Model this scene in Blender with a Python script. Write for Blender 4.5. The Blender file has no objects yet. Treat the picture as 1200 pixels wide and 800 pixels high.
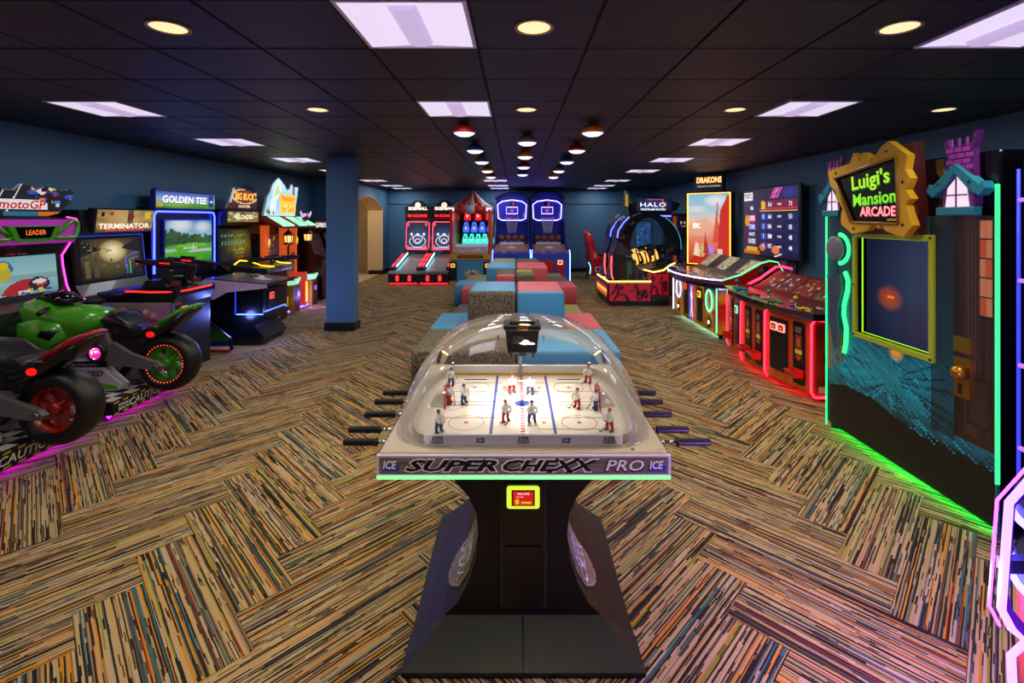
import bpy, bmesh, math, random
import numpy as np
from mathutils import Matrix, Vector
random.seed(7)
PI = math.pi
S = bpy.context.scene
COL = S.collection

# ------------------------------------------------------------------ camera, world, exposure
EYE = 1.74          # camera height
CEIL = 2.70         # ceiling height
cd = bpy.data.cameras.new('camera'); cam = bpy.data.objects.new('camera', cd); COL.objects.link(cam)
cam.location = (0, 0, EYE); cam.rotation_euler = (PI/2, 0, 0)
cd.sensor_width = 36; cd.lens = 36*570/1200
cd.shift_x = -5/1200; cd.shift_y = -143.5/1200
cd.clip_start = .02
S.camera = cam
w = bpy.data.worlds.new('world'); S.world = w; w.use_nodes = True
w.node_tree.nodes['Background'].inputs[0].default_value = (.10, .13, .22, 1)
w.node_tree.nodes['Background'].inputs[1].default_value = .25
vs = S.view_settings
vs.view_transform = 'Standard'; vs.look = 'None'; vs.gamma = 1; vs.use_curve_mapping = False
vs.exposure = -0.12
S.cycles.use_denoising = True
S.cycles.sample_clamp_indirect = 6
S.cycles.max_bounces = 8
S.cycles.transparent_max_bounces = 16
S.cycles.caustics_reflective = False; S.cycles.caustics_refractive = False

TROFFER = 1.0       # emission of the ceiling panels
DOWN_W = 60.0       # watts of each recessed downlight
TRO_W = 9.0        # watts of each ceiling panel
PEND_W = 20.0       # watts of each dome lamp

# ------------------------------------------------------------------ colour and material helpers
def lin(c):
    return c/12.92 if c <= .04045 else ((c+.055)/1.055)**2.4
def H(h):
    h = h.lstrip('#')
    return tuple(lin(int(h[i:i+2], 16)/255) for i in (0, 2, 4))
_M = {}
def mat(name, col, rough=.5, metal=0.0, spec=.5, coat=0.0, bump=0.0, bscale=200, vary=0.0, vscale=6):
    """plain surface with optional procedural relief and colour variation"""
    if name in _M: return _M[name]
    m = bpy.data.materials.new(name); m.use_nodes = True
    nt = m.node_tree; b = nt.nodes['Principled BSDF']
    c = H(col) if isinstance(col, str) else col
    b.inputs['Base Color'].default_value = (*c, 1); b.inputs['Roughness'].default_value = rough
    b.inputs['Metallic'].default_value = metal; b.inputs['Specular IOR Level'].default_value = spec
    b.inputs['Coat Weight'].default_value = coat
    tc = nt.nodes.new('ShaderNodeTexCoord')
    if vary:
        n = nt.nodes.new('ShaderNodeTexNoise'); n.inputs['Scale'].default_value = vscale; n.inputs['Detail'].default_value = 4
        nt.links.new(tc.outputs['Object'], n.inputs['Vector'])
        r = nt.nodes.new('ShaderNodeMapRange'); r.inputs['To Min'].default_value = 1-vary; r.inputs['To Max'].default_value = 1+vary
        nt.links.new(n.outputs['Fac'], r.inputs['Value'])
        x = nt.nodes.new('ShaderNodeVectorMath'); x.operation = 'SCALE'; x.inputs[0].default_value = c
        nt.links.new(r.outputs['Result'], x.inputs['Scale']); nt.links.new(x.outputs['Vector'], b.inputs['Base Color'])
    if bump:
        n = nt.nodes.new('ShaderNodeTexNoise'); n.inputs['Scale'].default_value = bscale; n.inputs['Detail'].default_value = 3
        nt.links.new(tc.outputs['Object'], n.inputs['Vector'])
        bp = nt.nodes.new('ShaderNodeBump'); bp.inputs['Strength'].default_value = bump; bp.inputs['Distance'].default_value = .004
        nt.links.new(n.outputs['Fac'], bp.inputs['Height']); nt.links.new(bp.outputs['Normal'], b.inputs['Normal'])
    _M[name] = m
    return m
def glow(col, strength):
    key = 'glow_%s_%s' % (col, strength)
    if key in _M: return _M[key]
    m = bpy.data.materials.new(key); m.use_nodes = True
    b = m.node_tree.nodes['Principled BSDF']; c = H(col)
    b.inputs['Base Color'].default_value = (*[x*.5 for x in c], 1); b.inputs['Roughness'].default_value = .4
    b.inputs['Emission Color'].default_value = (*c, 1); b.inputs['Emission Strength'].default_value = strength
    _M[key] = m
    return m
def print_mat(strength, rough=.35):
    """ink colours from the panel's own colour attribute; strength > 0 for backlit panels and screens"""
    key = 'print_%s_%s' % (strength, rough)
    if key in _M: return _M[key]
    m = bpy.data.materials.new(key); m.use_nodes = True
    nt = m.node_tree; b = nt.nodes['Principled BSDF']
    a = nt.nodes.new('ShaderNodeVertexColor'); a.layer_name = 'Ink'
    b.inputs['Roughness'].default_value = rough
    if strength:
        b.inputs['Base Color'].default_value = (.01, .01, .01, 1)
        if strength < 0:                      # backlit sheets, and plain prints brightened by added glow; ink shows in room light
            nt.links.new(a.outputs['Color'], b.inputs['Base Color'])
        nt.links.new(a.outputs['Color'], b.inputs['Emission Color']); b.inputs['Emission Strength'].default_value = abs(strength)
    else:
        nt.links.new(a.outputs['Color'], b.inputs['Base Color'])
    _M[key] = m
    return m

# ------------------------------------------------------------------ mesh builder
def I4(): return Matrix.Identity(4)
def T(x=0, y=0, z=0): return Matrix.Translation((x, y, z))
def R(a, ax): return Matrix.Rotation(a, 4, ax)
def inset(poly, k):
    cx = sum(p[0] for p in poly)/len(poly); cy = sum(p[1] for p in poly)/len(poly)
    return [(cx+(p[0]-cx)*k, cy+(p[1]-cy)*k) for p in poly]
class MB:
    def __init__(s, M=None): s.v = []; s.f = []; s.mi = []; s.sm = []; s.M = M
    def add(s, vs_, fs, mi=0, sm=False, M=None):
        o = len(s.v)
        for p in vs_:
            p = Vector(p)
            if M is not None: p = M @ p
            if s.M is not None: p = s.M @ p
            s.v.append(p)
        for f in fs: s.f.append([o+i for i in f]); s.mi.append(mi); s.sm.append(sm)
        return s
    def box(s, x0, x1, y0, y1, z0, z1, b=0.0, mi=0, M=None):
        c = ((x0+x1)/2, (y0+y1)/2, (z0+z1)/2); h = (abs(x1-x0)/2, abs(y1-y0)/2, abs(z1-z0)/2)
        b = min(b, .45*min(h)*2)
        sg = [(i, j, k) for i in (-1, 1) for j in (-1, 1) for k in (-1, 1)]
        if b <= 0:
            vv = [tuple(c[a]+g[a]*h[a] for a in range(3)) for g in sg]
            return s.add(vv, [(0, 1, 3, 2), (4, 6, 7, 5), (0, 4, 5, 1), (2, 3, 7, 6), (0, 2, 6, 4), (1, 5, 7, 3)], mi, False, M)
        vv = []; ix = {}
        for g in sg:
            for a in range(3):
                ix[g, a] = len(vv)
                vv.append(tuple(c[q]+g[q]*(h[q] if q == a else h[q]-b) for q in range(3)))
        fs = []
        for a in range(3):
            o1, o2 = [q for q in range(3) if q != a]
            for sgn in (-1, 1):
                q = []
                for (p1, p2) in ((-1, -1), (1, -1), (1, 1), (-1, 1)):
                    g = [0, 0, 0]; g[a] = sgn; g[o1] = p1; g[o2] = p2; q.append(ix[tuple(g), a])
                fs.append(q)
            for p1 in (-1, 1):
                for p2 in (-1, 1):
                    g = [0, 0, 0]; g[o1] = p1; g[o2] = p2
                    g0 = list(g); g0[a] = -1; g1 = list(g); g1[a] = 1; g0 = tuple(g0); g1 = tuple(g1)
                    fs.append([ix[g0, o1], ix[g1, o1], ix[g1, o2], ix[g0, o2]])
        for g in sg: fs.append([ix[g, 0], ix[g, 1], ix[g, 2]])
        return s.add(vv, fs, mi, False, M)
    def prism(s, poly, ax, a, b, mi=0, k0=1.0, k1=1.0, M=None):
        """polygon extruded along an axis; ax 'x': poly is (y,z); 'y': (x,z); 'z': (x,y); k0/k1 shrink the end outlines"""
        f = {'x': lambda p, t: (t, p[0], p[1]), 'y': lambda p, t: (p[0], t, p[1]), 'z': lambda p, t: (p[0], p[1], t)}[ax]
        n = len(poly)
        vv = [f(p, a) for p in inset(poly, k0)]+[f(p, b) for p in inset(poly, k1)]
        fs = [list(range(n))[::-1], list(range(n, 2*n))]+[[i, (i+1) % n, n+(i+1) % n, n+i] for i in range(n)]
        return s.add(vv, fs, mi, False, M)
    def pillow(s, poly, ax, hw, c=0.0, k=.82, mi=0, sm=True, M=None):
        """rounded slab: outline full in the middle, shrunk at both faces"""
        f = {'x': lambda p, t: (t, p[0], p[1]), 'y': lambda p, t: (p[0], t, p[1]), 'z': lambda p, t: (p[0], p[1], t)}[ax]
        n = len(poly); rings = [(-hw, k), (-hw*.8, (1+2*k)/3*1.0), (-hw*.45, 1), (hw*.45, 1), (hw*.8, (1+2*k)/3), (hw, k)]
        vv = []
        for t, kk in rings: vv += [f(p, c+t) for p in inset(poly, kk)]
        fs = [list(range(n))[::-1], list(range((len(rings)-1)*n, len(rings)*n))]
        for r in range(len(rings)-1):
            fs += [[r*n+i, r*n+(i+1) % n, (r+1)*n+(i+1) % n, (r+1)*n+i] for i in range(n)]
        return s.add(vv, fs, mi, sm, M)
    def tube(s, pts, r, n=8, closed=False, mi=0, M=None):
        P = [Vector(p) for p in pts]; m = len(P); vv = []; prev = None
        rr = r if isinstance(r, (list, tuple)) else [r]*m
        for i in range(m):
            if closed: d = P[(i+1) % m]-P[i-1]
            else: d = P[min(i+1, m-1)]-P[max(i-1, 0)]
            d.normalize()
            if prev is None:
                up = Vector((0, 0, 1)) if abs(d.z) < .9 else Vector((1, 0, 0))
                a = d.cross(up).normalized()
            else:
                a = (prev-d*prev.dot(d))
                a = a.normalized() if a.length > 1e-6 else d.orthogonal().normalized()
            prev = a; b = d.cross(a)
            for k in range(n):
                t = 2*PI*k/n; vv.append(P[i]+a*math.cos(t)*rr[i]+b*math.sin(t)*rr[i])
        fs = []
        for i in range(m if closed else m-1):
            j = (i+1) % m
            fs += [[i*n+k, i*n+(k+1) % n, j*n+(k+1) % n, j*n+k] for k in range(n)]
        if not closed: fs += [list(range(n))[::-1], list(range((m-1)*n, m*n))]
        return s.add(vv, fs, mi, True, M)
    def lathe(s, prof, n=20, mi=0, sm=True, M=None, cap=True):
        """profile of (r, z) about local z"""
        vv = []; m = len(prof)
        for r, z in prof: vv += [(r*math.cos(2*PI*k/n), r*math.sin(2*PI*k/n), z) for k in range(n)]
        fs = []
        for i in range(m-1): fs += [[i*n+k, i*n+(k+1) % n, (i+1)*n+(k+1) % n, (i+1)*n+k] for k in range(n)]
        if cap: fs += [list(range(n))[::-1], list(range((m-1)*n, m*n))]
        return s.add(vv, fs, mi, sm, M)
    def ell(s, c, rx, ry, rz, n=12, m=8, mi=0, M=None):
        vv = [(c[0], c[1], c[2]-rz)]; fs = []
        for i in range(1, m):
            t = -PI/2+PI*i/m
            vv += [(c[0]+rx*math.cos(t)*math.cos(2*PI*k/n), c[1]+ry*math.cos(t)*math.sin(2*PI*k/n), c[2]+rz*math.sin(t)) for k in range(n)]
        vv.append((c[0], c[1], c[2]+rz)); top = len(vv)-1
        for k in range(n): fs.append([0, 1+(k+1) % n, 1+k])
        for i in range(m-2): fs += [[1+i*n+k, 1+i*n+(k+1) % n, 1+(i+1)*n+(k+1) % n, 1+(i+1)*n+k] for k in range(n)]
        o = 1+(m-2)*n
        for k in range(n): fs.append([o+k, o+(k+1) % n, top])
        return s.add(vv, fs, mi, True, M)
    def quad(s, a, b, c, d, mi=0): return s.add([a, b, c, d], [[0, 1, 2, 3]], mi)
    def build(s, name, mats, parent=None, uv=None):
        me = bpy.data.meshes.new(name); me.from_pydata([tuple(p) for p in s.v], [], s.f)
        if not isinstance(mats, (list, tuple)): mats = [mats]
        for m in mats: me.materials.append(m)
        me.polygons.foreach_set('material_index', s.mi); me.polygons.foreach_set('use_smooth', s.sm)
        bm = bmesh.new(); bm.from_mesh(me); bmesh.ops.recalc_face_normals(bm, faces=bm.faces); bm.to_mesh(me); bm.free()
        me.update()
        return link(name, me, parent)
def link(name, data, parent=None):
    o = bpy.data.objects.new(name, data); COL.objects.link(o)
    if parent is not None: o.parent = parent
    return o
def tag(o, label, cat, group=None):
    o['label'] = label; o['category'] = cat
    if group: o['group'] = group
    return o
def struct(o, label=None):
    o['kind'] = 'structure'
    if label: o['label'] = label
    return o
def thing(name, label, cat, loc=(0, 0, 0), rz=0.0, group=None):
    o = bpy.data.objects.new(name, None); COL.objects.link(o); o.empty_display_size = .1
    o.location = loc; o.rotation_euler = (0, 0, rz)
    return tag(o, label, cat, group)
def led(name, pts, r, col, strength, parent, closed=False, n=6):
    return MB().tube(pts, r, n, closed).build(name, glow(col, strength), parent)
def arc(cx, cy, r, a0, a1, n, f=lambda x, y: (x, y), ry=None):
    ry = r if ry is None else ry
    return [f(cx+r*math.cos(a0+(a1-a0)*i/n), cy+ry*math.sin(a0+(a1-a0)*i/n)) for i in range(n+1)]
def rrect(x0, x1, z0, z1, r, n=4):
    q = []
    for (cx, cz, a) in ((x1-r, z0+r, -PI/2), (x1-r, z1-r, 0), (x0+r, z1-r, PI/2), (x0+r, z0+r, PI)):
        q += arc(cx, cz, r, a, a+PI/2, n)
    return q

# ------------------------------------------------------------------ print: panels painted in code, one small face per dot of ink
class Ink:
    def __init__(s, nx, ny, bg='#000000'):
        s.nx, s.ny = nx, ny; s.a = np.zeros((ny, nx, 3)); s.a[:] = H(bg)
        s.u, s.v = np.meshgrid((np.arange(nx)+.5)/nx, (np.arange(ny)+.5)/ny)
    def put(s, m, c, al=1.0):
        s.a[m] = s.a[m]*(1-al)+np.array(H(c))*al; return s
    def grad(s, stops, ax='v'):
        t = s.v if ax == 'v' else s.u
        ks = [k for k, _ in stops]; cs = [H(c) for _, c in stops]
        for i in range(3): s.a[:, :, i] = np.interp(t, ks, [c[i] for c in cs])
        return s
    def rect(s, u0, v0, u1, v1, c, al=1.0): return s.put((s.u > u0) & (s.u < u1) & (s.v > v0) & (s.v < v1), c, al)
    def ell(s, cu, cv, ru, rv, c, al=1.0): return s.put(((s.u-cu)/ru)**2+((s.v-cv)/rv)**2 < 1, c, al)
    def ring(s, cu, cv, ru, rv, k, c):
        d = ((s.u-cu)/ru)**2+((s.v-cv)/rv)**2; return s.put((d < 1) & (d > k), c)
    def soft(s, cu, cv, ru, rv, c, al=1.0):
        d = np.clip(1-((s.u-cu)/ru)**2-((s.v-cv)/rv)**2, 0, 1)[:, :, None]*al
        s.a = s.a*(1-d)+np.array(H(c))*d; return s
    def poly(s, pts, c, al=1.0):
        ins = np.zeros(s.u.shape, bool); n = len(pts)
        for i in range(n):
            (x1, y1), (x2, y2) = pts[i], pts[(i+1) % n]
            if y1 == y2: continue
            ins ^= ((y1 > s.v) != (y2 > s.v)) & (s.u < (x2-x1)*(s.v-y1)/(y2-y1)+x1)
        return s.put(ins, c, al)
    def line(s, p, q, w_, c, al=1.0):
        dx, dy = q[0]-p[0], q[1]-p[1]; L = dx*dx+dy*dy+1e-9
        t = np.clip(((s.u-p[0])*dx+(s.v-p[1])*dy)/L, 0, 1)
        return s.put((s.u-p[0]-t*dx)**2+(s.v-p[1]-t*dy)**2 < w_*w_, c, al)
    def speck(s, n, cols, size, seed, area=(0, 0, 1, 1), asp=1.0):
        r = random.Random(seed)
        for _ in range(n):
            s.ell(r.uniform(area[0], area[2]), r.uniform(area[1], area[3]), size*r.uniform(.4, 1), size*asp*r.uniform(.4, 1), r.choice(cols))
        return s
    def mottle(s, amp, seed, k=7):
        r = np.random.RandomState(seed); g = r.rand(k+1, k+1)
        x = s.u*k; y = s.v*k; xi = x.astype(int).clip(0, k-1); yi = y.astype(int).clip(0, k-1); fx = x-xi; fy = y-yi
        z = g[yi, xi]*(1-fx)*(1-fy)+g[yi, xi+1]*fx*(1-fy)+g[yi+1, xi]*(1-fx)*fy+g[yi+1, xi+1]*fx*fy
        s.a *= (1+amp*(z-.5)*2)[:, :, None]; return s
    def panel(s, name, w_, h_, parent, M=None, strength=0.0, f=None, mask=None, rough=.35):
        """lays the print on a sheet w x h whose lower edge is centred on the origin, facing local -y; f maps (u,v) elsewhere"""
        nx, ny = s.nx, s.ny; M = M or I4()
        if f is None: f = lambda u, v: ((u-.5)*w_, 0, v*h_)
        vv = [M @ Vector(f(i/nx, j/ny)) for j in range(ny+1) for i in range(nx+1)]
        fs = []; cc = []
        for j in range(ny):
            for i in range(nx):
                if mask is not None and not mask((i+.5)/nx, (j+.5)/ny): continue
                o = j*(nx+1)+i; fs.append((o, o+1, o+nx+2, o+nx+1)); cc.append(s.a[j, i])
        me = bpy.data.meshes.new(name); me.from_pydata([tuple(p) for p in vv], [], fs)
        me.materials.append(print_mat(strength, rough))
        at = me.color_attributes.new('Ink', 'FLOAT_COLOR', 'CORNER')
        arr = np.ones((len(fs)*4, 4), np.float32); arr[:, :3] = np.repeat(np.clip(np.array(cc), 0, 4), 4, axis=0)
        at.data.foreach_set('color', arr.ravel())
        return link(name, me, parent)

def text(s_, w_, h_, m, parent, M=None, name='lettering', depth=.002, shear=0.0, bold=0.0, warp=None, space=1.0):
    """lettering of a given width and height, centred, standing up and facing local -y"""
    cu = bpy.data.curves.new('t', 'FONT'); cu.body = s_; cu.align_x = 'CENTER'; cu.size = 1
    cu.extrude = 0; cu.shear = shear; cu.offset = bold; cu.resolution_u = 2; cu.space_character = space
    if depth > .003: cu.extrude = .05
    tmp = bpy.data.objects.new('t', cu); me = bpy.data.meshes.new_from_object(tmp)
    bpy.data.objects.remove(tmp); bpy.data.curves.remove(cu)
    n = len(me.vertices); a = np.zeros(n*3, np.float32); me.vertices.foreach_get('co', a); a = a.reshape(-1, 3)
    lo, hi = a.min(0), a.max(0); M = M or I4()
    sx = w_/max(hi[0]-lo[0], 1e-6); sy = h_/max(hi[1]-lo[1], 1e-6)
    x = (a[:, 0]-(lo[0]+hi[0])/2)*sx; z = (a[:, 1]-(lo[1]+hi[1])/2)*sy; y = -(a[:, 2])*(depth/.05 if depth > .003 else 0)
    out = []
    for i in range(n):
        p = Vector((float(x[i]), float(y[i]), float(z[i])))
        if warp: p = Vector(warp(*p))
        p = M @ p
        out += [p.x, p.y, p.z]
    me.vertices.foreach_set('co', out); me.name = name; me.materials.clear(); me.materials.append(m); me.update()
    return link(name, me, parent)

# common materials
BLACK = mat('black_plastic', '#101012', .38)
SATIN = mat('black_laminate', '#0b0b0d', .3, coat=.2)
RUBBER = mat('rubber', '#0d0d0e', .42, bump=.15, bscale=300)
GREYM = mat('cast_grey_metal', '#757175', .35, .35, vary=.15, vscale=20)
CHROME = mat('chrome', '#c8c8cc', .18, 1.0)
STEEL = mat('steel', '#8a8a90', .3, 1.0)
WHITE = mat('white_plastic', '#e8e6ea', .35)
GLASSBLK = mat('dark_glass', '#050508', .08, spec=.6)
RED = mat('red_plastic', '#c01a18', .3, coat=.4)
INKW = mat('white_ink', '#faf6ff', .5)
INKK = mat('black_ink', '#0c0b0d', .5)

# ================================================================== THE ROOM
XL, XR, YB, YF = -5.0, 4.5, -2.4, 16.0
XA, YJ = -4.2, 11.9                     # far part of the left side steps in; archway there
WALL = mat('painted_wall_blue', '#4b7a9b', .55, bump=.12, bscale=160, vary=.06, vscale=1.3)
COVE = mat('painted_wall_beige', '#d9bf94', .6, bump=.1, bscale=160, vary=.04, vscale=2)
BASEB = mat('black_vinyl_base', '#0b0b0e', .35)

# --- carpet planks
def carpet_mat():
    m = bpy.data.materials.new('striped_carpet'); m.use_nodes = True
    nt = m.node_tree; N = nt.nodes; L = nt.links; b = N['Principled BSDF']
    uv = N.new('ShaderNodeUVMap'); uv.uv_map = 'UVMap'
    sep = N.new('ShaderNodeSeparateXYZ'); L.new(uv.outputs[0], sep.inputs[0])
    def math_(op, a, b_=None, c=None):
        n = N.new('ShaderNodeMath'); n.operation = op
        for i, q in enumerate((a, b_, c)):
            if q is None: continue
            if isinstance(q, (int, float)): n.inputs[i].default_value = q
            else: L.new(q, n.inputs[i])
        return n.outputs[0]
    # slow wander so that yarn lines are not ruler straight
    nz = N.new('ShaderNodeTexNoise'); nz.noise_dimensions = '2D'; nz.inputs['Scale'].default_value = 1.0
    cm = N.new('ShaderNodeCombineXYZ'); L.new(math_('MULTIPLY', sep.outputs[0], 30), cm.inputs[0]); L.new(math_('MULTIPLY', sep.outputs[1], 6), cm.inputs[1])
    L.new(cm.outputs[0], nz.inputs['Vector'])
    xx = math_('ADD', sep.outputs[0], math_('MULTIPLY', math_('SUBTRACT', nz.outputs['Fac'], .5), .004))
    yy = sep.outputs[1]
    def stripes(freq, seed):
        """random value per yarn line"""
        w_ = N.new('ShaderNodeTexWhiteNoise'); w_.noise_dimensions = '1D'
        L.new(math_('ADD', math_('FLOOR', math_('MULTIPLY', xx, freq)), seed), w_.inputs['W'])
        return w_.outputs['Value']
    def dashes(fx, fy, seed):
        w_ = N.new('ShaderNodeTexWhiteNoise'); w_.noise_dimensions = '2D'
        c = N.new('ShaderNodeCombineXYZ')
        col = math_('FLOOR', math_('MULTIPLY', xx, fx))
        # each line of dashes is offset lengthwise
        wn = N.new('ShaderNodeTexWhiteNoise'); wn.noise_dimensions = '1D'; L.new(math_('ADD', col, seed), wn.inputs['W'])
        L.new(math_('ADD', col, seed), c.inputs[0])
        L.new(math_('FLOOR', math_('ADD', math_('MULTIPLY', yy, fy), math_('MULTIPLY', wn.outputs['Value'], 17))), c.inputs[1])
        L.new(c.outputs[0], w_.inputs['Vector'])
        return w_.outputs['Value']
    ramp = N.new('ShaderNodeValToRGB'); ramp.color_ramp.interpolation = 'CONSTANT'
    pal = [(0, '#bb9c64'), (.17, '#4d4033'), (.27, '#b79a6a'), (.40, '#47605f'), (.49, '#9c8260'), (.58, '#2c251e'), (.66, '#cc8018'),
           (.72, '#8a8a26'), (.78, '#a88c5c'), (.86, '#8f2a20'), (.89, '#2f6870'), (.94, '#c98a2a'), (.965, '#8a7350')]
    cr = ramp.color_ramp
    while len(cr.elements) < len(pal): cr.elements.new(.5)
    for e, (p, c) in zip(cr.elements, pal): e.position = p; e.color = (*H(c), 1)
    L.new(stripes(165, 3.3), ramp.inputs[0])
    def mix(fac, a, col):
        x = N.new('ShaderNodeMix'); x.data_type = 'RGBA'; L.new(fac, x.inputs['Factor']); L.new(a, x.inputs['A'])
        if isinstance(col, str): x.inputs['B'].default_value = (*H(col), 1)
        else: L.new(col, x.inputs['B'])
        return x.outputs['Result']
    c1 = mix(math_('GREATER_THAN', dashes(150, 2.6, 9.1), .80), ramp.outputs[0], '#29221b')
    c2 = mix(math_('GREATER_THAN', dashes(110, 4, 41.7), .89), c1, '#b8a078')
    c3 = mix(math_('GREATER_THAN', dashes(230, 14, 71.7), .90), c2, '#372e25')
    # darken the groove between yarn rows
    fr = math_('FRACT', math_('MULTIPLY', sep.outputs[0], 210))
    g = math_('GREATER_THAN', fr, .86)
    c4 = mix(math_('MULTIPLY', g, .45), c3, '#120f0d')
    L.new(c4, b.inputs['Base Color'])
    b.inputs['Roughness'].default_value = .95; b.inputs['Specular IOR Level'].default_value = .15
    n2 = N.new('ShaderNodeTexNoise'); n2.inputs['Scale'].default_value = 420; n2.inputs['Detail'].default_value = 1
    tc = N.new('ShaderNodeTexCoord'); L.new(tc.outputs['Object'], n2.inputs['Vector'])
    bp = N.new('ShaderNodeBump'); bp.inputs['Strength'].default_value = .35; bp.inputs['Distance'].default_value = .003
    L.new(n2.outputs['Fac'], bp.inputs['Height']); L.new(bp.outputs['Normal'], b.inputs['Normal'])
    return m
CARPET = carpet_mat()
floor = MB().box(XL-1.6, XR+.1, YB-.1, YF+.1, -.10, -.006).build('floor', mat('floor_underlay', '#15120f', .9))
struct(floor, 'striped carpet planks in a herringbone floor')
PW, PL = .255, 1.02
du, dv = .641, 2.138
def uv2xy(u, v): return ((u-v)/math.sqrt(2), (u+v)/math.sqrt(2))
planks = []
for i in range(-60, 110):
    for j in range(-20, 20):
        for kind in (0, 1):
            a0, b0 = ((i+8*j)*PW, i*PW) if kind == 0 else (i*PW, (i-7+8*j)*PW)
            uu0, vv0 = a0+du, b0+dv
            ul, vl = (PL, PW) if kind == 0 else (PW, PL)
            cx, cy = uv2xy(uu0+ul/2, vv0+vl/2)
            if cx < XL-.62 or cx > XR+.6 or cy < YB-.6 or cy > YF+.6: continue
            planks.append((cx, cy, kind))
def plank_geo(cx, cy, kind, vv, ff, uvs, z=0.0, off=True):
    g = .0012; hl, hw = PL/2-g, PW/2-g
    ang = PI/4 if kind == 0 else -PI/4
    ca, sa = math.cos(ang), math.sin(ang)
    rnd = random.Random(int(cx*1000)*7919+int(cy*1000)*31+kind)
    ou, ov = rnd.uniform(0, 60), rnd.uniform(0, 60)
    o = len(vv)
    ox, oy = (cx, cy) if off else (0, 0)
    for zz, k in ((z, 1), (z-.006, 1)):
        for a, b in ((-hl, -hw), (hl, -hw), (hl, hw), (-hl, hw)):
            vv.append((ox+a*ca-b*sa, oy+a*sa+b*ca, zz))
    fl = [(0, 1, 2, 3), (0, 4, 5, 1), (1, 5, 6, 2), (2, 6, 7, 3), (3, 7, 4, 0)]
    loc = [(-hl, -hw), (hl, -hw), (hl, hw), (-hl, hw)]*2
    for f in fl:
        ff.append([o+q for q in f])
        uvs += [(loc[q][1]+ou, loc[q][0]+ov) for q in f]
def plank_mesh(vv, ff, uvs):
    me = bpy.data.meshes.new('carpet_plank'); me.from_pydata(vv, [], ff); me.materials.append(CARPET)
    l = me.uv_layers.new(name='UVMap'); l.data.foreach_set('uv', [c for p in uvs for c in p]); me.update()
    return me
def visible_floor(p):
    x, y = p[0], p[1]
    if y < 1.2: return False
    px = 605+x*570/y; py = 256.5+EYE*570/y
    return -60 < px < 1260 and py < 860
vis = sorted([p for p in planks if visible_floor(p)], key=lambda p: p[0]**2+p[1]**2)
single = set(vis[:290])
sv, sf, su = [], [], []
for p in planks:
    if p in single:
        vv, ff, uvs = [], [], []
        plank_geo(*p, vv, ff, uvs, off=False)
        o = link('carpet_plank', plank_mesh(vv, ff, uvs), floor); o.location = (p[0], p[1], 0)
    else: plank_geo(*p, sv, sf, su)
o = link('carpet_plank_field', plank_mesh(sv, sf, su), floor); o['kind'] = 'stuff'

# --- walls
struct(MB().box(XL-.12, XL, YB, YJ, 0, CEIL).build('wall_left', WALL))
struct(MB().box(XL-.12, XA-.45, YJ, YJ+.12, 0, CEIL).build('wall_step', WALL))
struct(MB().box(XR, XR+.12, YB, YF, 0, CEIL).build('wall_right', WALL))
struct(MB().box(XA-.5, XR+.12, YF, YF+.12, 0, CEIL).box(XA+.02, XR, YF-.05, YF, 2.24, CEIL).build('wall_far', WALL))
struct(MB().box(XL-.12, XR+.12, YB-.12, YB, 0, CEIL).build('wall_back', WALL))
y0, y1, zs, zc = 12.45, 15.3, 2.02, 2.40
ym = (y0+y1)/2; hw = (y1-y0)/2; sag = zc-zs; rad = (hw*hw+sag*sag)/(2*sag); a_ = math.asin(hw/rad)
arch = [(ym+rad*math.sin(t), zc-rad+rad*math.cos(t)) for t in [-a_+2*a_*i/16 for i in range(17)]]
poly = [(YJ, 0), (y0, 0)]+arch+[(y1, 0), (YF, 0), (YF, CEIL), (YJ, CEIL)]
struct(MB().prism(poly, 'x', XA-.45, XA).build('wall_archway', WALL))
inn = [(y0, 0)]+arch+[(y1, 0)]
mb = MB(); n_ = len(inn)
sh = lambda p, k: (ym+(p[0]-ym)*(1-k/hw), p[1]-(k if p[1] > .1 else 0))
vv = [(x, *sh(p, k)) for k in (0, .012) for x in (XA-.47, XA+.004) for p in inn]
fs = []
for i in range(n_-1):
    A, B, C, D = i, n_+i, 2*n_+i, 3*n_+i
    fs += [[C, C+1, D+1, D], [A, A+1, C+1, C], [B, B+1, D+1, D]]
mb.add(vv, fs); struct(mb.build('trim_1', COVE))
# the lit corridor behind the archway
struct(MB().box(XA-1.6, XA-1.5, YJ+.12, YF+1, 0, CEIL).box(XA-1.6, XA-.45, YF+.9, YF+1, 0, CEIL).build('wall_corridor', COVE))
struct(MB().box(XA-1.5, XA-1.485, YJ+.12, YF+.9, 0, .14).build('baseboard_corridor', mat('pale_trim', '#e6d6b4', .5)))
struct(MB().box(XA-1.6, XA-.1, YJ, YF+1, -.005, .003).build('floor_corridor', mat('corridor_floor', '#c8b085', .5)))
# --- baseboards
struct(MB().box(XL, XL+.015, YB, YJ, 0, .12).build('baseboard_left', BASEB))
struct(MB().box(XR-.015, XR, YB, YF, 0, .12).build('baseboard_right', BASEB))
struct(MB().box(XA, XR, YF-.016, YF, 0, .13).build('baseboard_far', BASEB))
struct(MB().box(XA, XA+.02, 15.32, YF, 0, .13).box(XA-.45, XA+.02, 15.285, 15.32, 0, .13).build('baseboard_archway', BASEB))
# --- square pillar
pil = MB().box(-2.96, -2.54, 7.57, 7.83, 0, CEIL).build('wall_pillar', WALL); struct(pil, 'square blue pillar standing free in the room')
struct(MB().box(-2.985, -2.515, 7.545, 7.855, 0, .13, .008).build('baseboard_pillar', BASEB))

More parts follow.
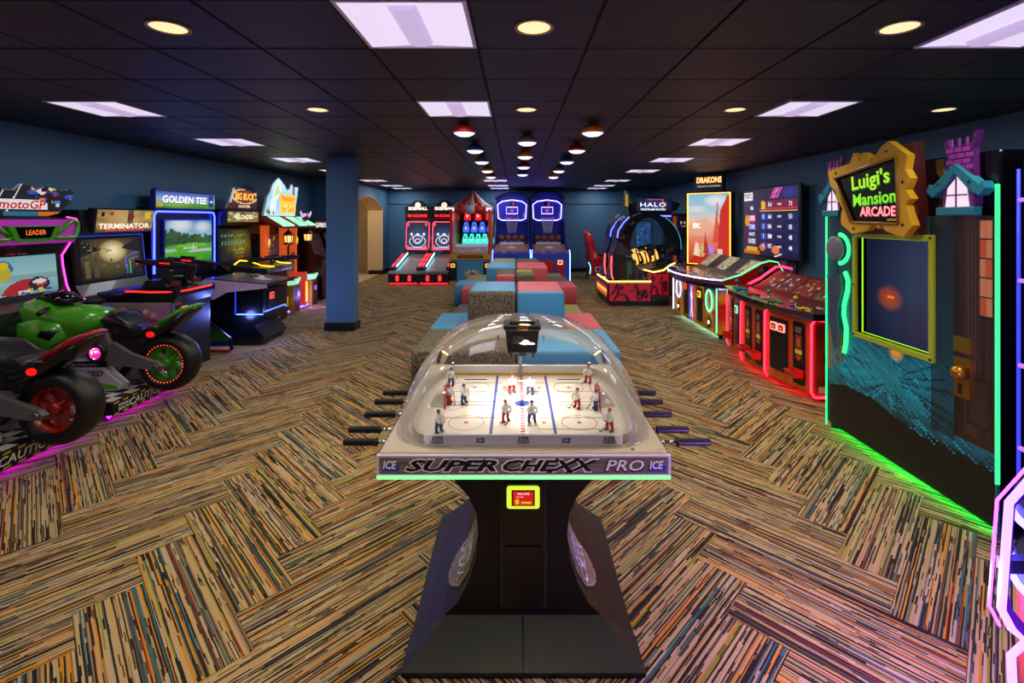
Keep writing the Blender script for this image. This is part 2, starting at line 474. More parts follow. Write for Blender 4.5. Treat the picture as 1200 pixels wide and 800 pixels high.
# --- ceiling: dark lay-in tiles on a grid
CT = .61
CX0, CY0 = -.216, 2.13
TILE = mat('dark_ceiling_tile', '#1c191f', .5, spec=.4, bump=.25, bscale=260, vary=.12, vscale=9)
ceil = MB().box(XL-1.6, XR+.12, YB-.12, YF+1, CEIL+.012, CEIL+.1).build('ceiling', mat('ceiling_void', '#050506', .8))
struct(ceil, 'black suspended tile ceiling')
TC = {-1: [2, 3.001], 4: [], -6: []}
tro = []            # (column, row) of the light panels
for c in (-6, -1, 4):
    for r in (-4, 0, 3): tro.append((c, r))
for c in (-6, 4):
    for r in (6, 9, 12): tro.append((c, r))
for c in (-6, -1, 4):
    for r in (16, 19, 21): tro.append((c, r))
tset = set(tro)
tm = bpy.data.meshes.new('ceiling_tile')
h_ = CT/2-.008
q = MB().box(-h_, h_, -h_, h_, 0, .012, .004)
tob = q.build('ceiling_tile', TILE); tme = tob.data; bpy.data.objects.remove(tob)
cells = []
for c in range(-8, 8):
    for r in range(-8, 23):
        if (c, r) in tset: continue
        cx, cy = CX0+(c+.5)*CT, CY0+(r+.5)*CT
        if cx-CT/2 < XL-.3 or cx+CT/2 > XR+.32 or cy-CT/2 < YB-.3 or cy+CT/2 > YF+.2: continue
        cells.append((cx, cy))
seen = sorted([p for p in cells if p[1] > 1.9 and abs(p[0]) < p[1]*1.12+.4], key=lambda p: p[1])
one = set(seen[:290]); rest = MB()
for p in cells:
    if p in one:
        o = link('ceiling_tile', tme, ceil); o.location = (p[0], p[1], CEIL)
    else: rest.box(p[0]-h_, p[0]+h_, p[1]-h_, p[1]+h_, CEIL, CEIL+.012)
o = rest.build('ceiling_tile_field', TILE, ceil); o['kind'] = 'stuff'
TRIMK = mat('light_trim', '#d8d4da', .4)
# recessed fluorescent panels
rowname = {-6: 'along the left wall', -1: 'above the middle of the room', 4: 'toward the right wall'}
order = {-4: 'behind the camera', 0: 'nearest the camera', 3: 'second from the camera', 6: 'third from the camera', 9: 'fourth from the camera',
         12: 'fifth from the camera', 16: 'third from the far wall', 19: 'second from the far wall', 21: 'nearest the far wall'}
DIFF = glow('#e9dcf6', TROFFER); BASK = glow('#d6c2ea', TROFFER*.8)
for (c, r) in tro:
    cx, cy = CX0+(c+.5)*CT, CY0+(r+.5)*CT
    t = thing('ceiling_light', 'square recessed light panel %s, %s' % (rowname[c], order[r]), 'ceiling light', (cx, cy, CEIL), 0, 'square ceiling light panels')
    e = CT/2-.006
    MB().box(-e, e, -e, -e+.018, -.003, .012).box(-e, e, e-.018, e, -.003, .012).box(-e, -e+.018, -e+.018, e-.018, -.003, .012).box(e-.018, e, -e+.018, e-.018, -.003, .012).build('frame', TRIMK, t)
    g = e-.018
    pr = [(-g, 0), (-.075, .010), (.075, .010), (g, 0)]
    MB().add([(x, y, z) for y in (-g, g) for x, z in pr], [[0, 1, 5, 4], [1, 2, 6, 5], [2, 3, 7, 6]]).build('diffuser', DIFF, t)
    ps = arc(0, .012, .07, PI, 2*PI, 8, ry=.03)
    MB().prism(ps, 'y', -g+.05, g-.05).build('basket', BASK, t)
    ld = bpy.data.lights.new('panel_tubes', 'AREA'); ld.energy = TRO_W; ld.color = (.93, .93, 1.0); ld.size = .5
    link('panel_tubes', ld, t).location = (0, 0, -.03)
# recessed downlights
CAN = glow('#ffe4a8', 1.25)
def downlight(c, r, lab):
    cx, cy = CX0+(c+.5)*CT, CY0+(r+.5)*CT
    t = thing('downlight', lab, 'downlight', (cx, cy, CEIL), 0, 'round recessed downlights')
    MB().lathe([(.082, -.001), (.100, -.001), (.100, -.006), (.092, -.008), (.082, -.006), (.082, -.001)], 28, cap=False).build('trim_ring', mat('brushed_trim', '#b9a27a', .3, .8), t)
    MB().lathe([(.083, -.003), (.06, -.0025), (.03, -.002), (.001, -.002)], 24, cap=False).build('lens', CAN, t)
    ld = bpy.data.lights.new('downlight_lamp', 'SPOT'); ld.energy = DOWN_W; ld.color = (1, .78, .50); ld.spot_size = math.radians(140); ld.spot_blend = .9; ld.shadow_soft_size = .07
    lo = link('downlight_lamp', ld, t); lo.location = (0, 0, -.02)
names_c = {-3: 'left of the near light panel', 0: 'above the hockey table', 3: 'right of centre', 6: 'by the right wall'}
for r, rn in ((-3, 'behind the camera'), (0, 'in the row nearest the camera'), (3, 'in the second row from the camera')):
    for c in ((-3, 0, 3) if r < 3 else (-3, 0, 3, 6)):
        downlight(c, r, 'round warm downlight %s, %s' % (names_c[c], rn))
# dome lamps above the seating
DC = {'red': '#c4201a', 'blue': '#2a66b8', 'grey': '#8c8a7c', 'orange': '#ff9628'}
def dome_lamp(x, y, col, lab):
    t = thing('dome_lamp', lab, 'ceiling lamp', (x, y, CEIL), 0, 'coloured dome ceiling lamps')
    MB().lathe([(.03, 0), (.045, -.004), (.045, -.018), (.070, -.026), (.094, -.045), (.108, -.072), (.113, -.105), (.109, -.105), (.103, -.075), (.03, -.03)], 22, cap=False).build('shade', mat('dome_'+col, DC[col], .3, coat=.3), t)
    MB().lathe([(.106, -.098), (.095, -.112), (.06, -.13), (.001, -.136)], 20, cap=False).build('diffuser', glow('#f2e9ff', 1.6), t)
    ld = bpy.data.lights.new('dome_lamp_bulb', 'SPOT'); ld.energy = PEND_W; ld.color = (1, .93, .88); ld.spot_size = math.radians(170); ld.spot_blend = .6; ld.shadow_soft_size = .09
    lo = link('dome_lamp_bulb', ld, t); lo.location = (0, 0, -.145)
n1 = ['first', 'second', 'third', 'fourth', 'fifth']
for i, (y, c) in enumerate(zip((4.87, 6.14, 7.37, 8.75, 10.0), ('red', 'blue', 'grey', 'orange', 'red'))): dome_lamp(-.52, y, c, '%s dome lamp, %s from the camera in the left row' % (c, n1[i]))
for i, (y, c) in enumerate(zip((4.87, 6.14, 7.37, 8.75, 10.0), ('orange', 'red', 'blue', 'grey', 'orange'))): dome_lamp(.765, y, c, '%s dome lamp, %s from the camera in the right row' % (c, n1[i]))
for i, (y, c) in enumerate(zip((5.5, 6.75, 8.1, 9.45), ('grey', 'orange', 'red', 'blue'))): dome_lamp(.122, y, c, '%s dome lamp, %s from the camera in the middle row' % (c, n1[i]))
# corridor lamp
t = thing('corridor_lamp', 'warm ceiling lamp hidden in the corridor behind the archway', 'ceiling lamp', (XA-.95, 13.9, CEIL))
MB().lathe([(.14, 0), (.15, -.03), (.1, -.07), (.001, -.08)], 20).build('lamp_bowl', glow('#ffdca0', 6), t)
ld = bpy.data.lights.new('corridor_bulb', 'POINT'); ld.energy = 45; ld.color = (1, .78, .48); ld.shadow_soft_size = .1
link('corridor_bulb', ld, t).location = (0, 0, -.2)

# ================================================================== DOME HOCKEY TABLE (nearest, in the middle)
HX, HZ = .027, .892          # centre line, deck height
def hockey():
    t = thing('dome_hockey_table', 'black dome hockey table with clear bubble dome and green lit front edge', 'hockey table', (HX, 2.28, 0))
    y = lambda Y: Y-2.28
    # pedestal: concave side profile swept front to back
    prof = [(.462, .012), (.455, .03), (.40, .06), (.335, .105), (.27, .165), (.225, .25), (.193, .35), (.182, .45), (.19, .53), (.222, .60), (.285, .672), (.37, .735), (.46, .79)]
    out = prof+[(-a, b) for a, b in prof[::-1]]
    SHELL = mat('pedestal_black', '#060608', .42, bump=.08, bscale=350)
    MB().prism(out, 'y', y(1.995), y(2.79)).build('pedestal', SHELL, t)
    # sloped front foot
    top = [(.315, .118), (-.315, .118)]
    vv = [(-.462, y(1.835), .012), (.462, y(1.835), .012), (-.462, y(1.835), .028), (.462, y(1.835), .028), (-.322, y(1.993), .118), (.322, y(1.993), .118), (-.462, y(2.0), .012), (.462, y(2.0), .012),
          (-.425, y(1.87), .05), (.425, y(1.87), .05), (0, y(1.835), .012), (0, y(1.835), .028), (0, y(1.986), .118), (0, y(1.866), .05)]
    FOOT = mat('foot_black', '#141417', .38, bump=.06, bscale=350)
    for sx in (-1, 1):
        pts = [(0, y(1.835), .012), (sx*.462, y(1.835), .012), (sx*.462, y(1.835), .028), (0, y(1.835), .028),
               (sx*.318, y(1.994), .118), (sx*.0015, y(1.994), .118), (sx*.462, y(1.998), .012), (0, y(1.998), .012), (sx*.462, y(1.998), .03), (sx*.39, y(1.998), .068), (sx*.318, y(1.998), .118), (0, y(1.998), .118)]
        pts = [(p[0]+sx*.001, p[1], p[2]) for p in pts]
        MB().add(pts, [[0, 1, 2, 3], [3, 2, 4, 5], [2, 9, 10, 4], [2, 8, 9], [1, 6, 8, 2], [0, 7, 6, 1], [5, 4, 10, 11], [7, 11, 10, 9, 8, 6], [0, 3, 5, 11, 7]]).build('foot', FOOT, t)
    MB().box(-.46, .46, y(1.845), y(2.78), 0, .012).build('base_plate', RUBBER, t)
    # curved round emblems on both flanks
    def flank(sx):
        def f(a, b):      # a along depth, b up the curve (arc position), both in metres from the emblem centre
            s_ = .25+b; acc = 0; 
            for (p, q_) in zip(prof[2:], prof[3:]):
                d = math.hypot(q_[0]-p[0], q_[1]-p[1])
                if acc+d >= s_ or q_ is prof[-1]:
                    k = (s_-acc)/d; nx, nz = (q_[1]-p[1])/d, -(q_[0]-p[0])/d
                    return (sx*(p[0]+(q_[0]-p[0])*k+nx*.003), y(2.24)+a, p[1]+(q_[1]-p[1])*k+nz*.003)
                acc += d
        return f
    for sx in (-1, 1):
        f = flank(sx)
        im = Ink(40, 40, '#7a6e5c'); im.mottle(.3, 4)
        im.ring(.5, .5, .5, .5, .86, '#1b1917'); im.ring(.5, .5, .47, .47, .93, '#a39a88')
        im.panel('emblem', 1, 1, t, f=lambda u, v: f((u-.5)*.36*1.0, (v-.5)*.36), mask=lambda u, v: (u-.5)**2+(v-.5)**2 < .249)
        for s_, zz, ww in (('SUPER', -.005, .21), ('CHEXX', -.075, .25)):
            wf = lambda X_, Y_, Z_, sx=sx, f=f: tuple(Vector(f(X_*sx*-1, Z_))+Vector((sx*.002, 0, .002)))
            text(s_, ww, .05, INKW, t, warp=wf, shear=.2, M=None) if False else None
            tx = text(s_, ww, .062, mat('emblem_silver', '#dcd8e6', .4), t, warp=lambda X_, Y_, Z_, zz=zz, f=f, sx=sx: tuple(Vector(f(sx*X_, Z_+zz))+Vector((sx*.002, 0, .003))), shear=.25, bold=.02)
    # coin door
    yf = y(1.995)
    MB().prism(rrect(-.092, .098, .145, .675, .022), 'y', yf-.006, yf).build('door_surround', mat('door_rim', '#2c2c31', .25), t)
    for z0_, z1_ in ((.155, .405), (.415, .665)):
        MB().prism(rrect(-.082, .088, z0_, z1_, .018), 'y', yf-.014, yf-.006).build('coin_door', mat('coin_door_black', '#0d0d0f', .2), t)
    MB().prism(rrect(-.066, .068, .566, .654, .012), 'y', yf-.024, yf-.014).build('reader_frame', glow('#d8f23a', 1.15), t)
    MB().box(-.046, .048, yf-.027, yf-.024, .579, .642).build('reader_bezel', GLASSBLK, t)
    im = Ink(20, 18, '#e01a10'); im.ell(.2, .25, .1, .2, '#f0c020'); im.rect(.38, .12, .9, .3, '#f0b020')
    im.panel('reader_screen', .082, .056, t, T(.001, yf-.0285, .5825), 1.0)
    text('WELCOME', .05, .008, glow('#ffffff', 1.1), t, T(.001, yf-.0292, .629)); text('Play Now', .03, .006, glow('#ffffff', 1.0), t, T(-.012, yf-.0292, .616))
    # table body and deck
    Y0, Y1, hw = 1.765, 2.84, .527
    DECK = mat('deck_cream', '#cfc4b4', .22, coat=.5, vary=.05, vscale=5)
    MB().box(-hw, hw, y(Y0)+.012, y(Y1), .80, HZ-.012, .004).build('table_body', BLACK, t)
    MB().box(-hw, hw, y(Y0)+.006, y(Y1), HZ-.012, HZ, .004).build('deck', DECK, t)
    MB().box(-hw-.003, hw+.003, y(Y0)+.003, y(Y1)+.003, HZ-.018, HZ-.011).build('deck_edge', INKK, t)
    # front fascia with the name
    FR = mat('fascia_frame', '#e6d8f2', .35)
    m = MB().box(-hw-.006, hw+.006, y(Y0)-.004, y(Y0)+.012, .812, .884); m.build('fascia', FR, t)
    im = Ink(100, 8, '#7c6f68'); im.mottle(.45, 9, 11)
    im.panel('fascia_print', 2*hw-.008, .060, t, T(0, y(Y0)-.0055, .818))
    yy = y(Y0)-.0065
    # outlined italic lettering: light outline behind dark letters
    text('SUPER', .345, .052, INKW, t, T(-.262, yy, .849), shear=.35, bold=.075); text('SUPER', .332, .042, INKK, t, T(-.262, yy-.001, .849), shear=.35, bold=.035)
    text('CHEXX', .36, .052, INKW, t, T(.098, yy, .849), shear=.35, bold=.075); text('CHEXX', .346, .042, INKK, t, T(.098, yy-.001, .849), shear=.35, bold=.035)
    text('PRO', .150, .048, INKK, t, T(.366, yy, .848), shear=.25, bold=.03); text('PRO', .140, .040, INKW, t, T(.366, yy-.001, .850), shear=.25, bold=.012)
    for sx in (-1, 1):
        MB().box(sx*.482-.029, sx*.482+.031, yy-.0005, yy+.0005, .829, .85).build('maker_badge', mat('badge_blue', '#2447b8', .4), t)
        text('ICE', .05, .03, INKW, t, T(sx*.482-.002, yy-.002, .852), shear=.2, bold=.03)
    # green strip of light under the fascia
    MB().box(-hw-.006, hw+.006, y(Y0)-.006, y(Y0)+.010, .797, .811, .003).build('light_strip', glow('#69f37c', 2.4), t)
    for sx in (-1, 1):
        MB().box(sx*(hw+.002), sx*(hw+.006), y(Y0)+.012, y(Y1), .812, .884).build('side_fascia', BLACK, t)
    # rink
    ICEM = mat('rink_white', '#e2dcd2', .45, coat=.1)
    zf = HZ+.003
    ri = [(p[0], p[1]) for p in rrect(-.47, .47, y(1.815), y(2.66), .20, 8)]
    MB().prism(ri, 'z', HZ, zf).build('rink', ICEM, t)
    zl = zf+.0006
    def mark(name, mats, quads): 
        mb_ = MB()
        for q_ in quads: mb_.add([(a, b, zl) for a, b in q_], [[0, 1, 2, 3]])
        return mb_.build(name, mats, t)
    rc = lambda x0, x1, a, b: [(x0, a), (x1, a), (x1, b), (x0, b)]
    BLUE = mat('line_blue', '#1f3f9c', .4); LRED = mat('line_red', '#b8202a', .4)
    for sx in (-1, 1): mark('blue_line', BLUE, [rc(sx*.128-.006, sx*.128+.006, y(1.83), y(2.62))])
    mark('centre_line', LRED, [rc(-.0085, .0085, y(1.85)+k*.026, y(1.85)+k*.026+.015) for k in range(30)])
    for sx in (-1, 1): mark('goal_line', LRED, [rc(sx*.345-.0015, sx*.345+.0015, y(1.83), y(2.62))])
    def circ(cx, cy, r, w_, n=32):
        return [[(cx+r*math.cos(a), cy+r*math.sin(a)), (cx+(r+w_)*math.cos(a), cy+(r+w_)*math.sin(a)), (cx+(r+w_)*math.cos(b), cy+(r+w_)*math.sin(b)), (cx+r*math.cos(b), cy+r*math.sin(b))]
                for a, b in [(2*PI*k/n, 2*PI*(k+1)/n) for k in range(n)]]
    for sx in (-1, 1):
        for Y in (2.02, 2.44): mark('faceoff_circle', LRED, circ(sx*.235, y(Y), .072, .003)); mark('faceoff_spot', LRED, circ(sx*.235, y(Y), 0, .010, 12))
        for Y in (2.02, 2.44): mark('faceoff_spot', LRED, circ(sx*.088, y(Y), 0, .009, 12))
        mark('goal_crease', LRED, [q_ for q_ in circ(sx*.345, y(2.23), .085, .003) if q_[0][0]*sx < .345])
    mark('centre_circle', LRED, circ(0, y(2.23), .06, .003)); mark('centre_logo', BLUE, circ(0, y(2.23), 0, .035, 16))
    for Y in (2.506, 2.383, 2.25, 2.21, 2.069, 1.955):
        mark('rod_slot', INKK, [rc(-.36, -.10, y(Y)-.0022, y(Y)+.0022), rc(-.04, .12, y(Y)-.0022, y(Y)+.0022), rc(.17, .36, y(Y)-.0022, y(Y)+.0022)] if Y != 1.955 else [rc(.06, .38, y(Y)-.002, y(Y)+.002)])
    for x_, w_ in ((-.24, .12), (.25, .12)):
        MB().box(x_-w_/2, x_+w_/2, y(2.555), y(2.57), zl, zl+.0004).build('rink_caption', INKK, t)
    # dasher boards
    m = MB().box(-.373, .373, y(2.633), y(2.645), zf, .945); m.build('rear_board', mat('board_white', '#f8f6f4', .35), t)
    MB().box(-.372, .372, y(2.6315), y(2.633), zf, zf+.013).build('kick_plate', mat('board_yellow', '#e0b020', .35), t)
    MB().box(-.368, .368, y(1.815), y(1.823), zf, .935, .002).build('front_board', mat('board_lilac', '#f2e8ff', .3), t)
    yb = y(1.8142)
    for x_ in (-.32, 0, .32):
        text('SUPER', .042, .013, INKK, t, T(x_, yb, .922), bold=.03); text('CHEXX', .046, .014, INKK, t, T(x_, yb, .908), bold=.03)
    for x_ in (-.16, .16): text('ICE', .034, .020, mat('ink_blue', '#2b46a8', .5), t, T(x_, yb, .914), bold=.05, shear=.2)
    for sx in (-1, 1):
        pts = [(sx*(.372+.095*math.sin(a)), y(2.23)-.407*math.cos(a)) for a in [PI*k/14 for k in range(15)]]
        mb_ = MB()
        for p, q_ in zip(pts, pts[1:]): mb_.add([(p[0], p[1], zf), (q_[0], q_[1], zf), (q_[0], q_[1], .932), (p[0], p[1], .932)], [[0, 1, 2, 3]])
        mb_.build('end_board', mat('board_clear', '#d8d2cc', .3), t)
        # goal with net
        g = MB().tube([(sx*.345, y(2.165), zf), (sx*.345, y(2.17), zf+.06), (sx*.348, y(2.195), zf+.082), (sx*.348, y(2.265), zf+.082), (sx*.345, y(2.29), zf+.06), (sx*.345, y(2.295), zf)], .004, 6).build('goal_frame', mat('goal_red', '#c4202a', .35), t)
        vv = [(sx*.346, y(2.17), zf), (sx*.346, y(2.18), zf+.075), (sx*.346, y(2.28), zf+.075), (sx*.346, y(2.29), zf), (sx*.42, y(2.19), zf), (sx*.395, y(2.20), zf+.04), (sx*.395, y(2.26), zf+.04), (sx*.42, y(2.27), zf)]
        MB().add(vv, [[0, 1, 5, 4], [1, 2, 6, 5], [2, 3, 7, 6], [4, 5, 6, 7]]).build('goal_net', mat('net_white', '#c9c2bc', .7), g)
    # rods with grips
    for k, Y in enumerate((1.953, 2.069, 2.23, 2.383, 2.506)):
        for sx in (-1, 1):
            e = {(-1, 0): .72, (-1, 1): .74, (-1, 2): .72, (-1, 3): .72, (-1, 4): .712, (1, 0): .752, (1, 1): .705, (1, 2): .685, (1, 3): .69, (1, 4): .69}[sx, k]
            rd = MB().tube([(sx*.53, y(Y), .845), (sx*(e-.12), y(Y), .845)], .007, 10).build('rod', CHROME, t)
            MB().tube([(sx*(e-.135), y(Y), .845), (sx*(e-.13), y(Y), .845), (sx*(e-.128), y(Y), .845), (sx*e-sx*.004, y(Y), .845), (sx*e, y(Y), .845)], [.018, .018, .0145, .0145, .011], 12).build('grip', mat('grip_rubber', '#0c0c0d', .5), rd)
            MB().lathe([(.010, 0), (.02, 0), (.02, .008), (.010, .012)], 14, M=T(sx*.533, y(Y), .845) @ R(sx*PI/2, 'Y'), cap=False).build('rod_collar', glow('#25e060', 1.6), rd)
    # clear dome: rounded rectangle foot, elliptical rise
    vv, fs = [], []
    nu, nv = 64, 20; a_, b_, hh = .505, .462, .392; yc = y(2.262)
    for j in range(nv+1):
        ph = PI/2*j/nv; r = math.cos(ph)**.82; z = math.sin(ph)
        e = 5.5-3.2*(j/nv)**.7
        for i in range(nu):
            th = 2*PI*i/nu; c, s_ = math.cos(th), math.sin(th); k = (abs(c)**e+abs(s_)**e)**(-1/e)
            vv.append((a_*r*k*c, yc+b_*r*k*s_, HZ+.004+hh*z))
    for j in range(nv):
        fs += [[j*nu+i, j*nu+(i+1) % nu, (j+1)*nu+(i+1) % nu, (j+1)*nu+i] for i in range(nu)]
    dm = bpy.data.materials.new('clear_acrylic'); dm.use_nodes = True; nt = dm.node_tree
    for n_ in list(nt.nodes): nt.nodes.remove(n_)
    o_ = nt.nodes.new('ShaderNodeOutputMaterial'); mx = nt.nodes.new('ShaderNodeMixShader'); tr = nt.nodes.new('ShaderNodeBsdfTransparent'); gl = nt.nodes.new('ShaderNodeBsdfGlossy'); fr = nt.nodes.new('ShaderNodeFresnel')
    tr.inputs[0].default_value = (.985, .99, .99, 1); gl.inputs['Roughness'].default_value = .03; gl.inputs[0].default_value = (1, 1, 1, 1); fr.inputs[0].default_value = 1.45
    hf = nt.nodes.new('ShaderNodeMath'); hf.operation = 'MULTIPLY'; hf.inputs[1].default_value = .55; nt.links.new(fr.outputs[0], hf.inputs[0]); nt.links.new(hf.outputs[0], mx.inputs[0]); nt.links.new(tr.outputs[0], mx.inputs[1]); nt.links.new(gl.outputs[0], mx.inputs[2]); nt.links.new(mx.outputs[0], o_.inputs[0])
    MB().add(vv, fs, 0, True).build('dome', dm, t)
    fl = [(a_*1.015*(abs(math.cos(q_))**5.5+abs(math.sin(q_))**5.5)**(-1/5.5)*math.cos(q_), yc+b_*1.015*(abs(math.cos(q_))**5.5+abs(math.sin(q_))**5.5)**(-1/5.5)*math.sin(q_), HZ+.004) for q_ in [2*PI*i/64 for i in range(64)]]
    MB().tube(fl, .005, 6, True).build('dome_flange', dm, t)
    # scoreboard with lamp under the top of the dome
    yb0 = y(2.26)
    sb = MB().add([(sx_*hx, yb0+sy_*hy, z) for z, hx, hy in ((1.128, .058, .05), (1.135, .066, .056), (1.235, .076, .062)) for sx_, sy_ in ((-1, -1), (1, -1), (1, 1), (-1, 1))],
                  [[3, 2, 1, 0], [8, 9, 10, 11]]+[[l*4+i, l*4+(i+1) % 4, l*4+4+(i+1) % 4, l*4+4+i] for l in (0, 1) for i in range(4)]).build('scoreboard', BLACK, t)
    MB().box(-.084, .084, yb0-.07, yb0+.07, 1.235, 1.262, .006).build('scoreboard_lid', BLACK, sb)
    MB().box(-.06, .06, yb0-.05, yb0+.05, 1.262, 1.275, .005).build('scoreboard_cap', SATIN, sb)
    MB().box(-.022, .026, yb0-.074, yb0-.068, 1.240, 1.266, .003).box(-.008, .012, yb0-.078, yb0-.07, 1.247, 1.259).build('lock_plate', mat('brass', '#a8803a', .3, 1.0), sb)
    MB().ell((.014, yb0-.064, 1.185), .014, .006, .008).build('lamp', glow('#fff0c8', 8), sb)
    text('SUPER', .05, .018, mat('dim_ink', '#6a6660', .5), sb, T(-.016, yb0-.073, 1.205), bold=.02); text('CHEXX', .05, .018, _M['dim_ink'], sb, T(-.016, yb0-.071, 1.187), bold=.02)
    for sx in (-1, 1): MB().box(sx*.05-.006, sx*.05+.006, yb0-.055, yb0-.045, 1.112, 1.13).build('bracket', CHROME, sb)
    MB().box(-.018, .018, yb0-.052, yb0+.05, 1.118, 1.128).build('lamp_housing', STEEL, sb)
    MB().tube([(-.005, y(2.62), HZ), (-.005, y(2.62), 1.06), (-.005, y(2.60), 1.13), (-.005, y(2.50), 1.19), (-.005, y(2.33), 1.20)], .009, 10).build('support_pole', mat('pole_grey', '#b4aea6', .4), sb)
    for (lx, px_, e_) in ((0, 0, 8),):
        ld = bpy.data.lights.new('scoreboard_lamp', 'SPOT'); ld.energy = e_; ld.color = (1, .92, .78); ld.spot_size = math.radians(125); ld.spot_blend = .6; ld.shadow_soft_size = .02
        lo = link('scoreboard_lamp', ld, sb); lo.location = (0, yb0-.03, 1.11); lo.rotation_euler = (math.radians(4), 0, 0)
    for sx in (-1, 1):
        MB().ell((sx*.372, y(2.655), .955), .004, .004, .004, 8, 6).build('corner_bulb', glow('#ffe2a0', 3), t)
        MB().box(sx*.372-.006, sx*.372+.006, y(2.66), y(2.668), HZ+.003, .955).build('corner_lamp', BLACK, t)
    # keypad mark on the deck
    MB().lathe([(.007, HZ), (.007, HZ+.003), (.001, HZ+.0035)], 12, M=T(.402, y(1.79), 0)).build('deck_screw', STEEL, t)
    text('PRO', .022, .012, LRED, t, T(.505, y(1.79), HZ+.001) @ R(-PI/2, 'X'))
    return t
hockey()
# little players on the rods
JW = mat('jersey_white', '#e9e6e4', .45); PB = mat('kit_blue', '#2c4690', .45); PR = mat('kit_red', '#c02230', .45); SKIN = mat('figure_face', '#d6a888', .5); STK = mat('stick_black', '#161314', .5)
def player(px, py, team, face, lab, lean=0.0):
    zf = HZ+.0042
    Y = 570*(EYE-zf)/(py-256.5); X = (px-605)*Y/570
    t = thing('hockey_player', lab, 'figurine', (X, Y, zf), face, 'hockey players on the rink')
    kit, nm = (PB, 'blue') if team == 'b' else (PR, 'red')
    # one continuous body: boots, legs, hips, trunk, arms
    mb_ = MB()
    L_ = lean
    for s_ in (-1, 1):
        mb_.tube([(s_*.013, -.006, .003), (s_*.012, .002, .012), (s_*.011, 0, .024), (s_*.007, .001, .040)], [.005, .0058, .0068, .0085], 8, mi=1)
        mb_.box(s_*.013-.0045, s_*.013+.0045, -.013, .006, 0, .006, .0015, mi=2)
        mb_.tube([(s_*.010, L_, .064), (s_*.019, -.006+L_, .058), (s_*.017, -.016+L_, .048), (s_*.008, -.021+L_, .043)], [.0065, .006, .005, .0045], 8, mi=0)
    mb_.tube([(0, .001, .036), (0, 0, .044), (0, L_*.6, .056), (0, L_, .066), (0, L_, .072)], [.0115, .0125, .0135, .0125, .005], 10, mi=0)
    mb_.tube([(0, .001, .032), (0, .001, .042)], [.0125, .0128], 10, mi=1)
    mb_.build('body', [JW, kit, STK], t)
    hd = MB().ell((0, -.001+L_, .079), .0072, .0078, .0085, 10, 7).build('head', SKIN, t)
    MB().ell((0, .0015+L_, .0825), .0082, .0088, .0075, 10, 7).build('helmet', kit, t)
    MB().tube([(.006, -.020+L_, .044), (-.004, -.026, .024), (-.014, -.032, .003), (-.026, -.034, .002)], [.0014, .0014, .002, .0022], 6).build('stick', STK if team == 'r' else mat('stick_tan', '#8a7458', .5), t)
    return t
Zp = lambda zx, zy: (480+zx/4.446, 360+zy/4.446)
for (zx, zy, tm_, fc, lab) in (
    (216, 405, 'b', -.5, 'blue and white hockey player in the far left corner of the rink'),
    (283, 500, 'b', 1.0, 'blue and white hockey player in front of the left goal'),
    (152, 650, 'b', .9, 'blue and white hockey player in the near left corner of the rink'),
    (628, 452, 'b', -.3, 'blue and white hockey player at the far side of the centre line'),
    (637, 597, 'b', .2, 'blue and white hockey player at the near side of the centre line'),
    (970, 532, 'b', -1.4, 'blue and white goalkeeper standing in the right goal'),
    (206, 500, 'r', 1.4, 'red and white goalkeeper standing in the left goal'),
    (533, 444, 'r', .3, 'red and white hockey player at the far side of the centre line'),
    (500, 592, 'r', .6, 'red and white hockey player at the near side of the centre line'),
    (873, 523, 'r', -.9, 'red and white hockey player in front of the right goal'),
    (930, 392, 'r', -.6, 'red and white hockey player in the far right corner of the rink'),
    (1042, 642, 'r', -.8, 'red and white hockey player in the near right corner of the rink')):
    player(*Zp(zx, zy), tm_, fc, lab)

# ================================================================== UPHOLSTERED SEATING BLOCKS
def fabric(name, col, tweed=False):
    if not tweed: return mat(name, col, .5, bump=.12, bscale=500, vary=.03, vscale=3)
    m = bpy.data.materials.new(name); m.use_nodes = True; nt = m.node_tree; b = nt.nodes['Principled BSDF']
    tc = nt.nodes.new('ShaderNodeTexCoord'); v = nt.nodes.new('ShaderNodeTexVoronoi'); v.inputs['Scale'].default_value = 95
    nt.links.new(tc.outputs['Object'], v.inputs['Vector'])
    w_ = nt.nodes.new('ShaderNodeTexWhiteNoise'); nt.links.new(v.outputs['Position'], w_.inputs['Vector'])
    r = nt.nodes.new('ShaderNodeValToRGB'); r.color_ramp.interpolation = 'CONSTANT'
    pal = [(0, '#6f6a5c'), (.35, '#4a473e'), (.55, '#857c66'), (.72, '#2f5f6a'), (.80, '#9a5a2c'), (.87, '#33302a'), (.94, '#a08a3c')]
    while len(r.color_ramp.elements) < len(pal): r.color_ramp.elements.new(.5)
    for e, (p, c) in zip(r.color_ramp.elements, pal): e.position = p; e.color = (*H(c), 1)
    nt.links.new(w_.outputs['Value'], r.inputs[0]); nt.links.new(r.outputs[0], b.inputs['Base Color'])
    b.inputs['Roughness'].default_value = .9; b.inputs['Specular IOR Level'].default_value = .2
    return m
F = {'blue': fabric('vinyl_blue', '#4f9cc4'), 'coral': fabric('vinyl_coral', '#d85a5c'), 'olive': fabric('vinyl_olive', '#8f8a2e'), 'tweed': fabric('tweed_grey', '#666', True), 'grey': fabric('vinyl_grey', '#4a4642')}
